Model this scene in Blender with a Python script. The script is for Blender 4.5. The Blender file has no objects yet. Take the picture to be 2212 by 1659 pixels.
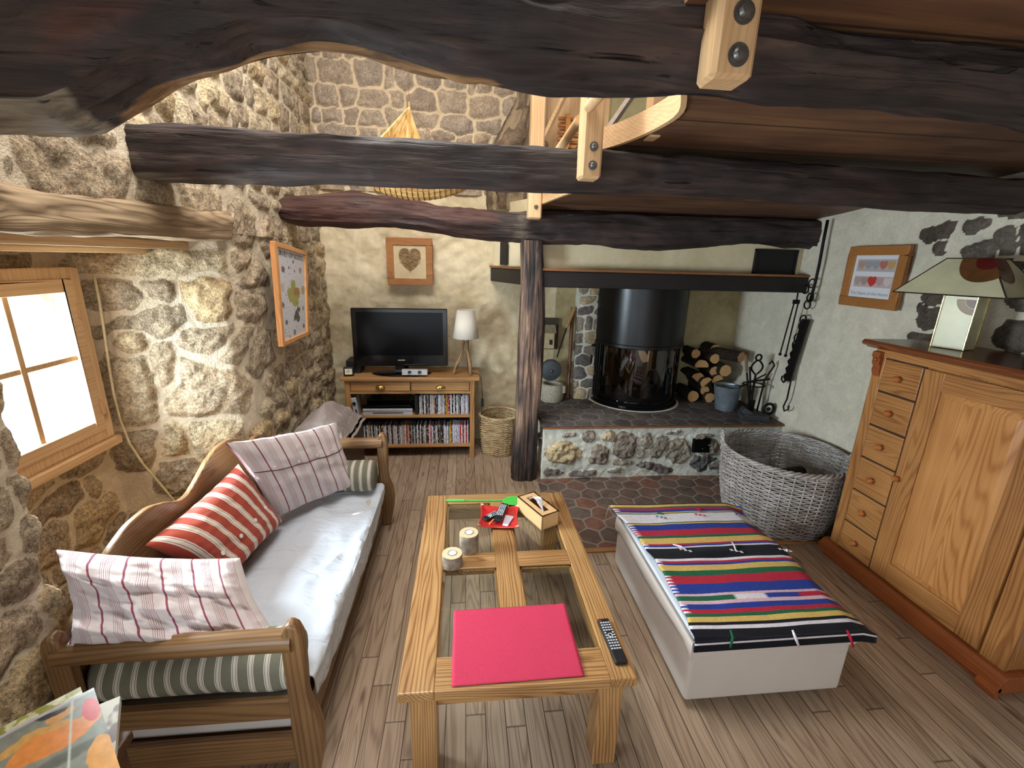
import bpy, bmesh, math, random
import numpy as np
from mathutils import Vector, Matrix

random.seed(7)
SC = bpy.context.scene
COL = SC.collection
PI = math.pi

# ------------------------------------------------------------------ camera
CAMZ = 1.85
F_PX, IW, IH = 960.0, 2212.0, 1659.0
PITCH, ROLL, YAW = math.radians(15.5), math.radians(1.6), math.radians(6.2)
_d = Vector((math.sin(YAW) * math.cos(PITCH), math.cos(YAW) * math.cos(PITCH), -math.sin(PITCH)))
_r0 = Vector((math.cos(YAW), -math.sin(YAW), 0.0))
_u0 = _r0.cross(_d)
_r = _r0 * math.cos(ROLL) + _u0 * math.sin(ROLL)
_u = -_r0 * math.sin(ROLL) + _u0 * math.cos(ROLL)
cam_data = bpy.data.cameras.new('camera')
cam = bpy.data.objects.new('camera', cam_data)
COL.objects.link(cam)
cam_data.sensor_fit = 'HORIZONTAL'
cam_data.sensor_width = 36.0
cam_data.lens = F_PX / IW * 36.0
cam_data.clip_start = 0.05
cam.matrix_world = Matrix(((_r.x, _u.x, -_d.x, 0), (_r.y, _u.y, -_d.y, 0), (_r.z, _u.z, -_d.z, CAMZ), (0, 0, 0, 1)))
SC.camera = cam

# ------------------------------------------------------------------ exposure, world, lights
SC.view_settings.view_transform = 'Standard'
SC.view_settings.look = 'None'
SC.view_settings.exposure = 0.05
SC.view_settings.gamma = 1.0
SC.view_settings.use_curve_mapping = False
SC.cycles.use_denoising = True
try:
    SC.cycles.denoiser = 'OPENIMAGEDENOISE'
except Exception:
    pass
SC.cycles.max_bounces = 8
SC.cycles.diffuse_bounces = 5
SC.cycles.glossy_bounces = 4
SC.cycles.transmission_bounces = 8
SC.cycles.transparent_max_bounces = 12
SC.cycles.caustics_reflective = False
SC.cycles.caustics_refractive = False
SC.cycles.sample_clamp_indirect = 6.0

world = bpy.data.worlds.new('daylight')
SC.world = world
world.use_nodes = True
_bg = world.node_tree.nodes['Background']
_bg.inputs[0].default_value = (0.86, 0.93, 1.0, 1)
_bg.inputs[1].default_value = 1.5


def area_light(name, loc, target, sx, sy, power, col, spread=PI):
    l = bpy.data.lights.new(name, 'AREA')
    l.shape = 'RECTANGLE'; l.size = sx; l.size_y = sy; l.energy = power; l.color = col
    l.spread = spread
    o = bpy.data.objects.new(name, l); COL.objects.link(o)
    o.location = loc
    o.rotation_euler = (Vector(target) - Vector(loc)).to_track_quat('-Z', 'Y').to_euler()
    return o


# daylight: an assumed opening behind the camera, an added fill lamp on the left beside the camera, an assumed light under the closed roof over the void, an added loft light, small window in view
area_light('assumed_rear_light', (-0.5, -1.9, 1.25), (1.6, 3.2, 0.7), 2.2, 1.9, 24, (0.84, 0.93, 1.0))  # assumed source: area light standing before the unseen rear opening
area_light('assumed_roof_light', (-0.35, 2.4, 4.08), (-0.2, 2.8, 0.0), 1.5, 2.2, 190, (1.0, 0.965, 0.915))  # assumed skylight: bare area light below the solid roof, no window built
area_light('added_loft_light', (1.9, 4.0, 3.5), (0.6, 4.2, 2.6), 0.9, 0.8, 3.5, (1.0, 0.9, 0.78))  # unseen light added to brighten the loft, no window there
area_light('side_fill_light', (-1.08, 0.30, 1.15), (2.8, 3.1, 0.55), 0.8, 1.0, 7, (0.80, 0.91, 1.0), math.radians(110))
area_light('small_window_daylight', (-1.93, 1.99, 1.36), (2.8, 3.2, -0.1), 0.60, 0.62, 112, (0.78, 0.90, 1.0), math.radians(150))
sun = bpy.data.lights.new('sun', 'SUN')
sun.energy = 26.0; sun.angle = math.radians(0.6); sun.color = (1.0, 0.93, 0.82)
sun_o = bpy.data.objects.new('sun', sun); COL.objects.link(sun_o)
sun_o.rotation_euler = Vector((0.60, 0.36, -0.55)).to_track_quat('-Z', 'Y').to_euler()


# ------------------------------------------------------------------ geometry helpers
def ray(px, py):
    return _d * F_PX + _r * (px - IW / 2) - _u * (py - IH / 2)


def on_y(px, py, y):
    v = ray(px, py); t = y / v.y
    return Vector((v.x * t, y, CAMZ + v.z * t))


def on_x(px, py, x):
    v = ray(px, py); t = x / v.x
    return Vector((x, v.y * t, CAMZ + v.z * t))


def on_z(px, py, z):
    v = ray(px, py); t = (z - CAMZ) / v.z
    return Vector((v.x * t, v.y * t, z))


def _hash(i, j, k, seed):
    n = (i.astype(np.int64) * 374761393 + j.astype(np.int64) * 668265263 + k.astype(np.int64) * 2147483647 + seed * 974711) & 0x7fffffff
    n = ((n ^ (n >> 13)) * 1274126177) & 0x7fffffff
    n = (n ^ (n >> 16)) & 0xffffff
    return n / float(0xffffff)


def vnoise(x, y, z=0.0, seed=0):
    x = np.asarray(x, float); y = np.asarray(y, float); z = np.asarray(z, float) + x * 0
    xi, yi, zi = np.floor(x), np.floor(y), np.floor(z)
    fx, fy, fz = x - xi, y - yi, z - zi
    fx, fy, fz = [t * t * (3 - 2 * t) for t in (fx, fy, fz)]
    r = 0
    for a in (0, 1):
        for b in (0, 1):
            for c in (0, 1):
                w = (fx if a else 1 - fx) * (fy if b else 1 - fy) * (fz if c else 1 - fz)
                r = r + w * _hash(xi + a, yi + b, zi + c, seed)
    return r * 2 - 1


def fbm(x, y, z=0.0, seed=0, o=3):
    r = 0; a = 1.0; s = 1.0
    for k in range(o):
        r = r + a * vnoise(np.asarray(x) * s, np.asarray(y) * s, np.asarray(z) * s, seed + k * 17)
        a *= 0.5; s *= 2.03
    return r


def smooth(a, b, x):
    t = np.clip((x - a) / (b - a), 0, 1)
    return t * t * (3 - 2 * t)


class MB:
    """collects geometry for one mesh object"""
    def __init__(s):
        s.v = []; s.f = []; s.m = []; s.uv = None; s.cur = 0

    def add(s, vs, fs):
        b = len(s.v)
        s.v += [tuple(p) for p in vs]
        s.f += [tuple(i + b for i in f) for f in fs]
        s.m += [s.cur] * len(fs)
        return s

    def box(s, c, d, rz=0.0, ry=0.0, rx=0.0):
        R = Matrix.Rotation(rz, 3, 'Z') @ Matrix.Rotation(ry, 3, 'Y') @ Matrix.Rotation(rx, 3, 'X')
        c = Vector(c); vs = []
        for z in (-.5, .5):
            for x, y in ((-.5, -.5), (.5, -.5), (.5, .5), (-.5, .5)):
                vs.append(c + R @ Vector((x * d[0], y * d[1], z * d[2])))
        return s.add(vs, [(3, 2, 1, 0), (4, 5, 6, 7), (0, 1, 5, 4), (1, 2, 6, 5), (2, 3, 7, 6), (3, 0, 4, 7)])

    def bb(s, x0, x1, y0, y1, z0, z1):
        return s.box(((x0 + x1) / 2, (y0 + y1) / 2, (z0 + z1) / 2), (abs(x1 - x0), abs(y1 - y0), abs(z1 - z0)))

    def tube(s, pts, rad, seg=10, caps=True, closed=False, flat=1.0):
        pts = [Vector(p) for p in pts]; n = len(pts)
        if not hasattr(rad, '__len__'):
            rad = [rad] * n
        vs = []; fs = []
        up = None
        for i, p in enumerate(pts):
            if closed:
                t = pts[(i + 1) % n] - pts[i - 1]
            else:
                t = pts[min(i + 1, n - 1)] - pts[max(i - 1, 0)]
            t.normalize()
            if up is None:
                up = Vector((0, 0, 1)) if abs(t.z) < .9 else Vector((1, 0, 0))
            a = t.cross(up)
            if a.length < 1e-5:
                a = t.orthogonal()
            a.normalize(); b = a.cross(t); b.normalize(); up = b
            for k in range(seg):
                w = 2 * PI * k / seg
                vs.append(p + a * math.cos(w) * rad[i] + b * math.sin(w) * rad[i] * flat)
        m = n if closed else n - 1
        for i in range(m):
            j = (i + 1) % n
            for k in range(seg):
                l = (k + 1) % seg
                fs.append((i * seg + k, i * seg + l, j * seg + l, j * seg + k))
        if caps and not closed:
            fs.append(tuple(range(seg - 1, -1, -1)))
            fs.append(tuple((n - 1) * seg + k for k in range(seg)))
        return s.add(vs, fs)

    def cyl(s, p0, p1, r0, r1=None, seg=16):
        return s.tube([p0, p1], [r0, r0 if r1 is None else r1], seg)

    def lathe(s, prof, c=(0, 0, 0), seg=32, close=False, axis='Z', a0=0.0, a1=2 * PI):
        full = abs(a1 - a0 - 2 * PI) < 1e-6
        cnt = seg if full else seg + 1
        vs = []; fs = []
        for (r, z) in prof:
            for k in range(cnt):
                w = a0 + (a1 - a0) * k / seg
                p = (r * math.cos(w), r * math.sin(w), z)
                if axis == 'Y': p = (p[0], p[2], p[1])
                if axis == 'X': p = (p[2], p[0], p[1])
                vs.append((p[0] + c[0], p[1] + c[1], p[2] + c[2]))
        n = len(prof)
        for i in range(n if close else n - 1):
            j = (i + 1) % n
            for k in range(seg):
                l = (k + 1) % cnt
                fs.append((i * cnt + k, i * cnt + l, j * cnt + l, j * cnt + k))
        return s.add(vs, fs)

    def prism(s, pts, a, b, axis='Y'):
        """pts in the plane across axis; extruded from a to b"""
        def P(u, v, w):
            return {'Y': (u, w, v), 'X': (w, u, v), 'Z': (u, v, w)}[axis]
        n = len(pts)
        vs = [P(u, v, a) for u, v in pts] + [P(u, v, b) for u, v in pts]
        fs = [tuple(range(n)), tuple(range(2 * n - 1, n - 1, -1))]
        fs += [(i, i + n, (i + 1) % n + n, (i + 1) % n) for i in range(n)]
        return s.add(vs, fs)

    def grid(s, P, closed_u=False):
        """P: numpy array (nu, nv, 3)"""
        nu, nv = P.shape[:2]
        b = len(s.v)
        s.v += [tuple(p) for p in P.reshape(-1, 3).tolist()]
        fs = []
        for i in range(nu if closed_u else nu - 1):
            j = (i + 1) % nu
            for k in range(nv - 1):
                fs.append((b + i * nv + k, b + j * nv + k, b + j * nv + k + 1, b + i * nv + k + 1))
        s.f += fs; s.m += [s.cur] * len(fs)
        return s

    def sphere(s, c, r, seg=16, rings=8, sc=(1, 1, 1)):
        prof = []
        vs = []; fs = []
        for i in range(rings + 1):
            a = -PI / 2 + PI * i / rings
            for k in range(seg):
                w = 2 * PI * k / seg
                vs.append((c[0] + r * sc[0] * math.cos(a) * math.cos(w), c[1] + r * sc[1] * math.cos(a) * math.sin(w), c[2] + r * sc[2] * math.sin(a)))
        for i in range(rings):
            for k in range(seg):
                l = (k + 1) % seg
                fs.append((i * seg + k, i * seg + l, (i + 1) * seg + l, (i + 1) * seg + k))
        return s.add(vs, fs)


def obj(name, mb, mat, parent=None, smooth_=False, bevel=0.0, bseg=2, fix=True, world=True, angle=40):
    """link what a builder holds as ONE mesh object; coordinates are the place's own unless world=False"""
    me = bpy.data.meshes.new(name)
    v = np.array(mb.v, dtype=float)
    if parent is not None and world:
        M = np.array(WM[parent.name].inverted())
        v = v @ M[:3, :3].T + M[:3, 3]
    me.from_pydata(v.tolist(), [], mb.f)
    mats = mat if isinstance(mat, (list, tuple)) else [mat]
    for m in mats: me.materials.append(m)
    if len(mats) > 1:
        me.polygons.foreach_set('material_index', mb.m)
    if fix:
        b = bmesh.new(); b.from_mesh(me)
        bmesh.ops.remove_doubles(b, verts=b.verts, dist=1e-6)
        bmesh.ops.recalc_face_normals(b, faces=b.faces)
        b.to_mesh(me); b.free()
    if smooth_:
        me.polygons.foreach_set('use_smooth', [True] * len(me.polygons))
        if smooth_ == 'auto':
            me.set_sharp_from_angle(angle=math.radians(angle))
    me.update()
    o = bpy.data.objects.new(name, me); COL.objects.link(o)
    if parent is not None:
        o.parent = parent
        WM[o.name] = WM[parent.name]
    else:
        WM[o.name] = Matrix.Identity(4)
    if bevel > 0:
        m = o.modifiers.new('bevel', 'BEVEL'); m.width = bevel; m.segments = bseg; m.limit_method = 'ANGLE'
        m.angle_limit = math.radians(35)
        m.harden_normals = False
    return o


WM = {}


def thing(name, label, cat, loc=(0, 0, 0), rz=0.0, group=None):
    o = bpy.data.objects.new(name, None); COL.objects.link(o)
    o.empty_display_size = 0.1
    o.location = loc; o.rotation_euler = (0, 0, rz)
    WM[o.name] = Matrix.Translation(loc) @ Matrix.Rotation(rz, 4, 'Z')
    return tag(o, label, cat, group)


def tag(o, label, cat, group=None, kind=None):
    o['label'] = label; o['category'] = cat
    if group: o['group'] = group
    if kind: o['kind'] = kind
    return o


def struct(o):
    o['kind'] = 'structure'
    return o


def point_attr(o, name, arr):
    me = o.data
    if arr.ndim == 1:
        a = me.attributes.new(name, 'FLOAT', 'POINT'); a.data.foreach_set('value', arr.astype(np.float32))
    else:
        a = me.attributes.new(name, 'FLOAT_COLOR', 'POINT')
        c = np.ones((len(arr), 4), np.float32); c[:, :3] = arr
        a.data.foreach_set('color', c.ravel())


def dup(root, loc=None, rz=None):
    r = root.copy(); COL.objects.link(r)
    if loc is not None: r.location = loc
    if rz is not None: r.rotation_euler = (0, 0, rz)
    for ch in list(root.children):
        c = ch.copy(); COL.objects.link(c); c.parent = r
        for g in ch.children:
            d = g.copy(); COL.objects.link(d); d.parent = c
    return r


# ------------------------------------------------------------------ materials
def srgb(r, g, b):
    f = lambda c: (c / 255 / 12.92) if c / 255 <= 0.04045 else ((c / 255 + 0.055) / 1.055) ** 2.4
    return (f(r), f(g), f(b), 1.0)


class NT:
    def __init__(s, name):
        s.m = bpy.data.materials.new(name); s.m.use_nodes = True
        s.t = s.m.node_tree; s.n = s.t.nodes; s.l = s.t.links
        s.b = s.n['Principled BSDF']

    def node(s, typ, **kw):
        n = s.n.new(typ)
        for k, v in kw.items():
            if k.startswith('i_'):
                key = k[2:]
                n.inputs[int(key) if key.isdigit() else key.replace('_', ' ')].default_value = v
            else:
                setattr(n, k, v)
        return n

    def link(s, a, b):
        s.l.new(a, b)

    def math(s, op, a, b=None, c=None):
        n = s.n.new('ShaderNodeMath'); n.operation = op
        for i, x in enumerate((a, b, c)):
            if x is None: continue
            if isinstance(x, (int, float)): n.inputs[i].default_value = x
            else: s.l.new(x, n.inputs[i])
        return n.outputs[0]

    def mix(s, fac, a, b, mode='MIX'):
        n = s.n.new('ShaderNodeMix'); n.data_type = 'RGBA'; n.blend_type = mode
        for sock, x in ((n.inputs[0], fac), (n.inputs[6], a), (n.inputs[7], b)):
            if isinstance(x, (int, float, tuple, list)): sock.default_value = x
            else: s.l.new(x, sock)
        return n.outputs[2]

    def ramp(s, fac, stops, interp='LINEAR'):
        n = s.n.new('ShaderNodeValToRGB'); n.color_ramp.interpolation = interp
        e = n.color_ramp.elements
        while len(e) < len(stops): e.new(0.5)
        for k, (p, c) in enumerate(stops):
            e[k].position = p; e[k].color = c if hasattr(c, '__len__') else (c, c, c, 1)
        s.l.new(fac, n.inputs[0])
        return n.outputs[0]

    def coords(s, kind='Object', scale=(1, 1, 1), rnd=False, loc=(0, 0, 0)):
        tc = s.n.new('ShaderNodeTexCoord'); out = tc.outputs[kind]
        if rnd:
            oi = s.n.new('ShaderNodeObjectInfo')
            v = s.n.new('ShaderNodeVectorMath'); v.operation = 'ADD'
            cx = s.n.new('ShaderNodeCombineXYZ')
            m = s.math('MULTIPLY', oi.outputs['Random'], 9.0)
            for k in range(3): s.l.new(m, cx.inputs[k])
            s.l.new(out, v.inputs[0]); s.l.new(cx.outputs[0], v.inputs[1]); out = v.outputs[0]
        mp = s.n.new('ShaderNodeMapping'); mp.inputs['Scale'].default_value = scale
        mp.inputs['Location'].default_value = loc
        s.l.new(out, mp.inputs[0])
        return mp.outputs[0]

    def noise(s, vec, scale, detail=3, rough=.55, dist=0.0, out=0):
        n = s.n.new('ShaderNodeTexNoise'); n.inputs['Scale'].default_value = scale
        n.inputs['Detail'].default_value = detail; n.inputs['Roughness'].default_value = rough
        n.inputs['Distortion'].default_value = dist
        s.l.new(vec, n.inputs['Vector'])
        return n.outputs[out]

    def bump(s, h, strength=.3, dist=.01, prev=None):
        n = s.n.new('ShaderNodeBump'); n.inputs['Strength'].default_value = strength
        n.inputs['Distance'].default_value = dist
        s.l.new(h, n.inputs['Height'])
        if prev is not None: s.l.new(prev, n.inputs['Normal'])
        s.l.new(n.outputs[0], s.b.inputs['Normal'])
        return n.outputs[0]

    def set(s, **kw):
        for k, v in kw.items():
            i = s.b.inputs[k.replace('_', ' ')]
            if isinstance(v, (int, float, tuple, list)): i.default_value = v
            else: s.l.new(v, i)
        return s


_cache = {}


def plain(name, col, rough=.5, metal=0.0, spec=.5, noise_amt=.12, scale=25, bump=0.0, emit=None, **kw):
    if name in _cache: return _cache[name]
    t = NT(name)
    vec = t.coords()
    n = t.noise(vec, scale, 3)
    dark = tuple(c * (1 - noise_amt * 2) for c in col[:3]) + (1,)
    lite = tuple(min(1, c * (1 + noise_amt)) for c in col[:3]) + (1,)
    t.set(Base_Color=t.ramp(n, [(.3, dark), (.7, lite)]), Roughness=rough, Metallic=metal)
    t.b.inputs['Specular IOR Level'].default_value = spec
    if bump: t.bump(n, bump, .005)
    _cache[name] = t.m
    return t.m


def wood(name, c_lo, c_hi, axis='X', s=1.0, ring=9.0, rough=.45, bump=.08, knots=True, spec=.4, contrast=1.0):
    key = name + '_' + axis
    if key in _cache: return _cache[key]
    t = NT(key)
    sc = {'X': (.55, 5, 5), 'Y': (5, .55, 5), 'Z': (5, 5, .55)}[axis]
    fine = {'X': (3, 90, 90), 'Y': (90, 3, 90), 'Z': (90, 90, 3)}[axis]
    v = t.coords('Object', tuple(q * s for q in sc), rnd=True)
    n = t.noise(v, 1.0, 2, .5, .3)
    sp = t.node('ShaderNodeSeparateXYZ'); t.link(t.coords('Object', (1, 1, 1), rnd=True), sp.inputs[0])
    a_, b_ = {'X': (1, 2), 'Y': (0, 2), 'Z': (0, 1)}[axis]
    across = t.math('MULTIPLY', t.math('ADD', sp.outputs[a_], t.math('MULTIPLY', sp.outputs[b_], .8)), 75.0 * s)
    warp = t.math('MULTIPLY', n, ring * 3.0)
    rings = t.math('MULTIPLY_ADD', t.math('SINE', t.math('MULTIPLY', t.math('ADD', across, warp), 2 * PI)), .5, .5)
    rings = t.math('POWER', rings, 2.6)
    rings = t.math('ADD', t.math('MULTIPLY', rings, .8), t.math('MULTIPLY', t.math('SUBTRACT', n, .35), .7))
    f = t.noise(t.coords('Object', tuple(q * s for q in fine), rnd=True), 1.0, 2)
    big = t.noise(t.coords('Object', (2.2, 2.2, 2.2), rnd=True), 1.0, 2)
    fac = t.math('ADD', t.math('MULTIPLY', rings, .36 * contrast), t.math('MULTIPLY', f, .5))
    fac = t.math('ADD', fac, t.math('MULTIPLY', t.math('SUBTRACT', big, .5), .7))
    col = t.ramp(fac, [(.08, c_hi), (.75, c_lo)])
    if knots:
        vo = t.node('ShaderNodeTexVoronoi'); vo.inputs['Scale'].default_value = 1.0
        ks = {'X': (2.2, 6, 6), 'Y': (6, 2.2, 6), 'Z': (6, 6, 2.2)}[axis]
        t.link(t.coords('Object', ks, rnd=True), vo.inputs['Vector'])
        k = t.ramp(vo.outputs['Distance'], [(.05, 1.0), (.13, 0.0)])
        dk = tuple(q * .38 for q in c_lo[:3]) + (1,)
        col = t.mix(t.math('MULTIPLY', k, .75), col, dk)
    t.set(Base_Color=col, Roughness=rough)
    t.b.inputs['Specular IOR Level'].default_value = spec
    t.bump(fac, bump, .004)
    _cache[key] = t.m
    return t.m


def pine(axis):      # honey pine of the daybed and tv cabinet
    return wood('honey_pine', srgb(122, 82, 44), srgb(182, 138, 88), axis, .8, 5, .42)


def daybed_wood(axis):
    return wood('daybed_pine', srgb(88, 60, 38), srgb(142, 108, 70), axis, .8, 5, .35)


def table_wood(axis):
    return wood('waxed_pine', srgb(114, 74, 40), srgb(188, 146, 96), axis, 1.1, 6, .3, contrast=1.15, spec=.5)


def oak(axis):
    return wood('orange_oak', srgb(122, 76, 40), srgb(176, 124, 72), axis, 1.0, 6, .32, knots=False, contrast=1.1)


def fresh_pine(axis):
    return wood('fresh_pine', srgb(178, 136, 92), srgb(218, 184, 142), axis, .8, 4, .5, contrast=.55)


def attr_color(name, attr='col', rough=.7, bump_scale=0, bump=.2, spec=.3, sheen=0.0, noise_amt=.1):
    if name in _cache: return _cache[name]
    t = NT(name)
    a = t.node('ShaderNodeAttribute'); a.attribute_name = attr
    vec = t.coords()
    n = t.noise(vec, 400 if not bump_scale else bump_scale, 2)
    lo = 1 - noise_amt
    col = t.mix(1.0, a.outputs['Color'], t.ramp(n, [(.3, (lo, lo, lo, 1)), (.7, (1, 1, 1, 1))]), 'MULTIPLY')
    t.set(Base_Color=col, Roughness=rough)
    t.b.inputs['Specular IOR Level'].default_value = spec
    if sheen: t.b.inputs['Sheen Weight'].default_value = sheen
    if bump_scale: t.bump(n, bump, .003)
    _cache[name] = t.m
    return t.m


def fabric(name, col, rough=.9, weave=600, bump=.15, amt=.08, wr=0.0):
    if name in _cache: return _cache[name]
    t = NT(name)
    vec = t.coords()
    w = t.noise(vec, weave, 1)
    big = t.noise(vec, 5, 3)
    lo = tuple(c * (1 - amt) for c in col[:3]) + (1,)
    c = t.ramp(t.math('ADD', t.math('MULTIPLY', w, .5), t.math('MULTIPLY', big, .5)), [(.35, lo), (.65, col)])
    t.set(Base_Color=c, Roughness=rough)
    t.b.inputs['Specular IOR Level'].default_value = .15
    t.b.inputs['Sheen Weight'].default_value = .15
    p = t.bump(w, bump, .002)
    if wr:
        wn = t.noise(t.coords('Object', (3, 9, 9)), 1.3, 4, .5, 1.2)
        t.bump(wn, wr, .03, p)
    _cache[name] = t.m
    return t.m


def stone_material(name, stones, mortar, bump=.6, speck=1.0, mottle=1.0):
    t = NT(name)
    am = t.node('ShaderNodeAttribute'); am.attribute_name = 'mask'
    at = t.node('ShaderNodeAttribute'); at.attribute_name = 'tone'
    vec = t.coords()
    n1 = t.noise(vec, 9, 5, .65, .6)
    n2 = t.noise(vec, 70, 4, .7)
    n3 = t.noise(vec, 230, 2, .6)
    base = t.ramp(at.outputs['Fac'], [(i / (len(stones) - 1), c) for i, c in enumerate(stones)])
    v = t.math('ADD', t.math('MULTIPLY', t.math('SUBTRACT', n1, .5), 1.5 * mottle), t.math('MULTIPLY', t.math('SUBTRACT', n2, .5), 1.5 * speck))
    v = t.math('ADD', v, t.math('MULTIPLY', t.math('SUBTRACT', n3, .5), .8 * speck))
    sh = t.ramp(t.math('ADD', v, .5), [(0, (.38, .36, .34, 1)), (.5, (1, 1, 1, 1)), (1, (1.75, 1.7, 1.6, 1))])
    st = t.mix(1.0, base, sh, 'MULTIPLY')
    mo = t.mix(1.0, mortar, t.ramp(t.math('ADD', t.math('MULTIPLY', n1, .6), t.math('MULTIPLY', n2, .4)), [(.3, (.72, .70, .68, 1)), (.7, (1.12, 1.1, 1.08, 1))]), 'MULTIPLY')
    m = t.math('ADD', am.outputs['Fac'], t.math('MULTIPLY', t.math('SUBTRACT', n2, .5), .5))
    mk = t.ramp(m, [(.36, 0.0), (.6, 1.0)])
    t.set(Base_Color=t.mix(mk, mo, st), Roughness=.92)
    t.b.inputs['Specular IOR Level'].default_value = .2
    h = t.math('ADD', t.math('MULTIPLY', n1, .8), t.math('MULTIPLY', n2, .7))
    h = t.math('ADD', h, t.math('MULTIPLY', n3, .18))
    t.bump(h, bump, .018)
    return t.m


def plaster_material(name, c_lo, c_hi, bump=.35, stain=None):
    t = NT(name)
    vec = t.coords()
    n1 = t.noise(vec, 2.2, 5, .6, .8); n2 = t.noise(vec, 22, 5, .65)
    col = t.ramp(t.math('ADD', t.math('MULTIPLY', n1, .75), t.math('MULTIPLY', n2, .25)), [(.35, c_lo), (.62, c_hi)])
    t.set(Base_Color=col, Roughness=.93)
    t.b.inputs['Specular IOR Level'].default_value = .15
    t.bump(t.math('ADD', t.math('MULTIPLY', n1, 1.2), t.math('MULTIPLY', n2, .45)), bump, .02)
    return t.m


M = {}
M['stone'] = stone_material('rubble_stone', [srgb(142, 126, 106), srgb(166, 148, 124), srgb(150, 136, 116), srgb(180, 164, 136), srgb(170, 148, 114)], srgb(214, 200, 176), bump=.75, mottle=.9, speck=1.5)
M['stone_far'] = stone_material('gable_stone', [srgb(142, 126, 110), srgb(164, 148, 128), srgb(150, 136, 122), srgb(172, 152, 126)], srgb(210, 190, 160), bump=.4, mottle=.7)
M['stone_hearth'] = stone_material('hearth_stone', [srgb(102, 98, 98), srgb(122, 112, 104), srgb(150, 140, 124), srgb(178, 160, 128)], srgb(214, 216, 206), bump=.7)
M['stone_right'] = stone_material('dark_wall_stone', [srgb(84, 74, 66), srgb(100, 92, 84)], srgb(216, 210, 192), bump=.4)
M['plaster'] = plaster_material('lime_plaster', srgb(184, 166, 132), srgb(222, 208, 178), .45)
M['plaster_white'] = plaster_material('white_plaster', srgb(190, 184, 166), srgb(222, 220, 208), .2)
M['plaster_cream'] = plaster_material('cream_plaster', srgb(196, 182, 146), srgb(218, 206, 174), .15)
M['black_metal'] = plain('black_metal', srgb(24, 24, 26), .38, .6, .5)
M['iron'] = plain('wrought_iron', srgb(34, 31, 30), .6, .7, .4, .3, 60, .3)
M['gloss_black'] = plain('gloss_black', srgb(8, 8, 10), .12, 0, .35, 0)
M['matt_black'] = plain('matt_black', srgb(18, 18, 20), .55, 0, .4, .1)
M['silver'] = plain('silver_plastic', srgb(190, 192, 196), .3, .25, .5, .03)
M['white_fabric'] = fabric('white_sheet', srgb(206, 213, 224), wr=.7)
M['cream_fabric'] = fabric('cream_cotton', srgb(196, 186, 178), wr=.12)
M['white_plastic'] = plain('white_plastic', srgb(232, 232, 230), .4, 0, .5, .02)
M['brass'] = plain('aged_brass', srgb(190, 150, 84), .3, .95, .5, .1)
M['steel'] = plain('bolt_steel', srgb(120, 120, 118), .4, .9, .5, .15)


def glass_mat(name, tint=(1, 1, 1, 1), rough=0.0, fres=1.5):
    t = NT(name)
    t.n.remove(t.b)
    tr = t.node('ShaderNodeBsdfTransparent'); tr.inputs[0].default_value = tint
    gl = t.node('ShaderNodeBsdfGlossy'); gl.inputs['Roughness'].default_value = rough
    fr = t.node('ShaderNodeFresnel')
    ge = t.node('ShaderNodeNewGeometry')
    t.link(t.math('ADD', t.math('MULTIPLY', ge.outputs['Backfacing'], 1.0 / fres - fres), fres), fr.inputs[0])
    mx = t.node('ShaderNodeMixShader')
    t.link(fr.outputs[0], mx.inputs[0]); t.link(tr.outputs[0], mx.inputs[1]); t.link(gl.outputs[0], mx.inputs[2])
    out = [n for n in t.n if n.type == 'OUTPUT_MATERIAL'][0]
    t.link(mx.outputs[0], out.inputs[0])
    return t.m


M['pane'] = glass_mat('window_glass', (.97, .99, .98, 1))
M['table_glass'] = glass_mat('table_glass', (.93, .945, .92, 1), 0, 1.52)
M['stove_glass'] = glass_mat('stove_glass', (.22, .18, .16, 1), 0.02, 1.9)


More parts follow.
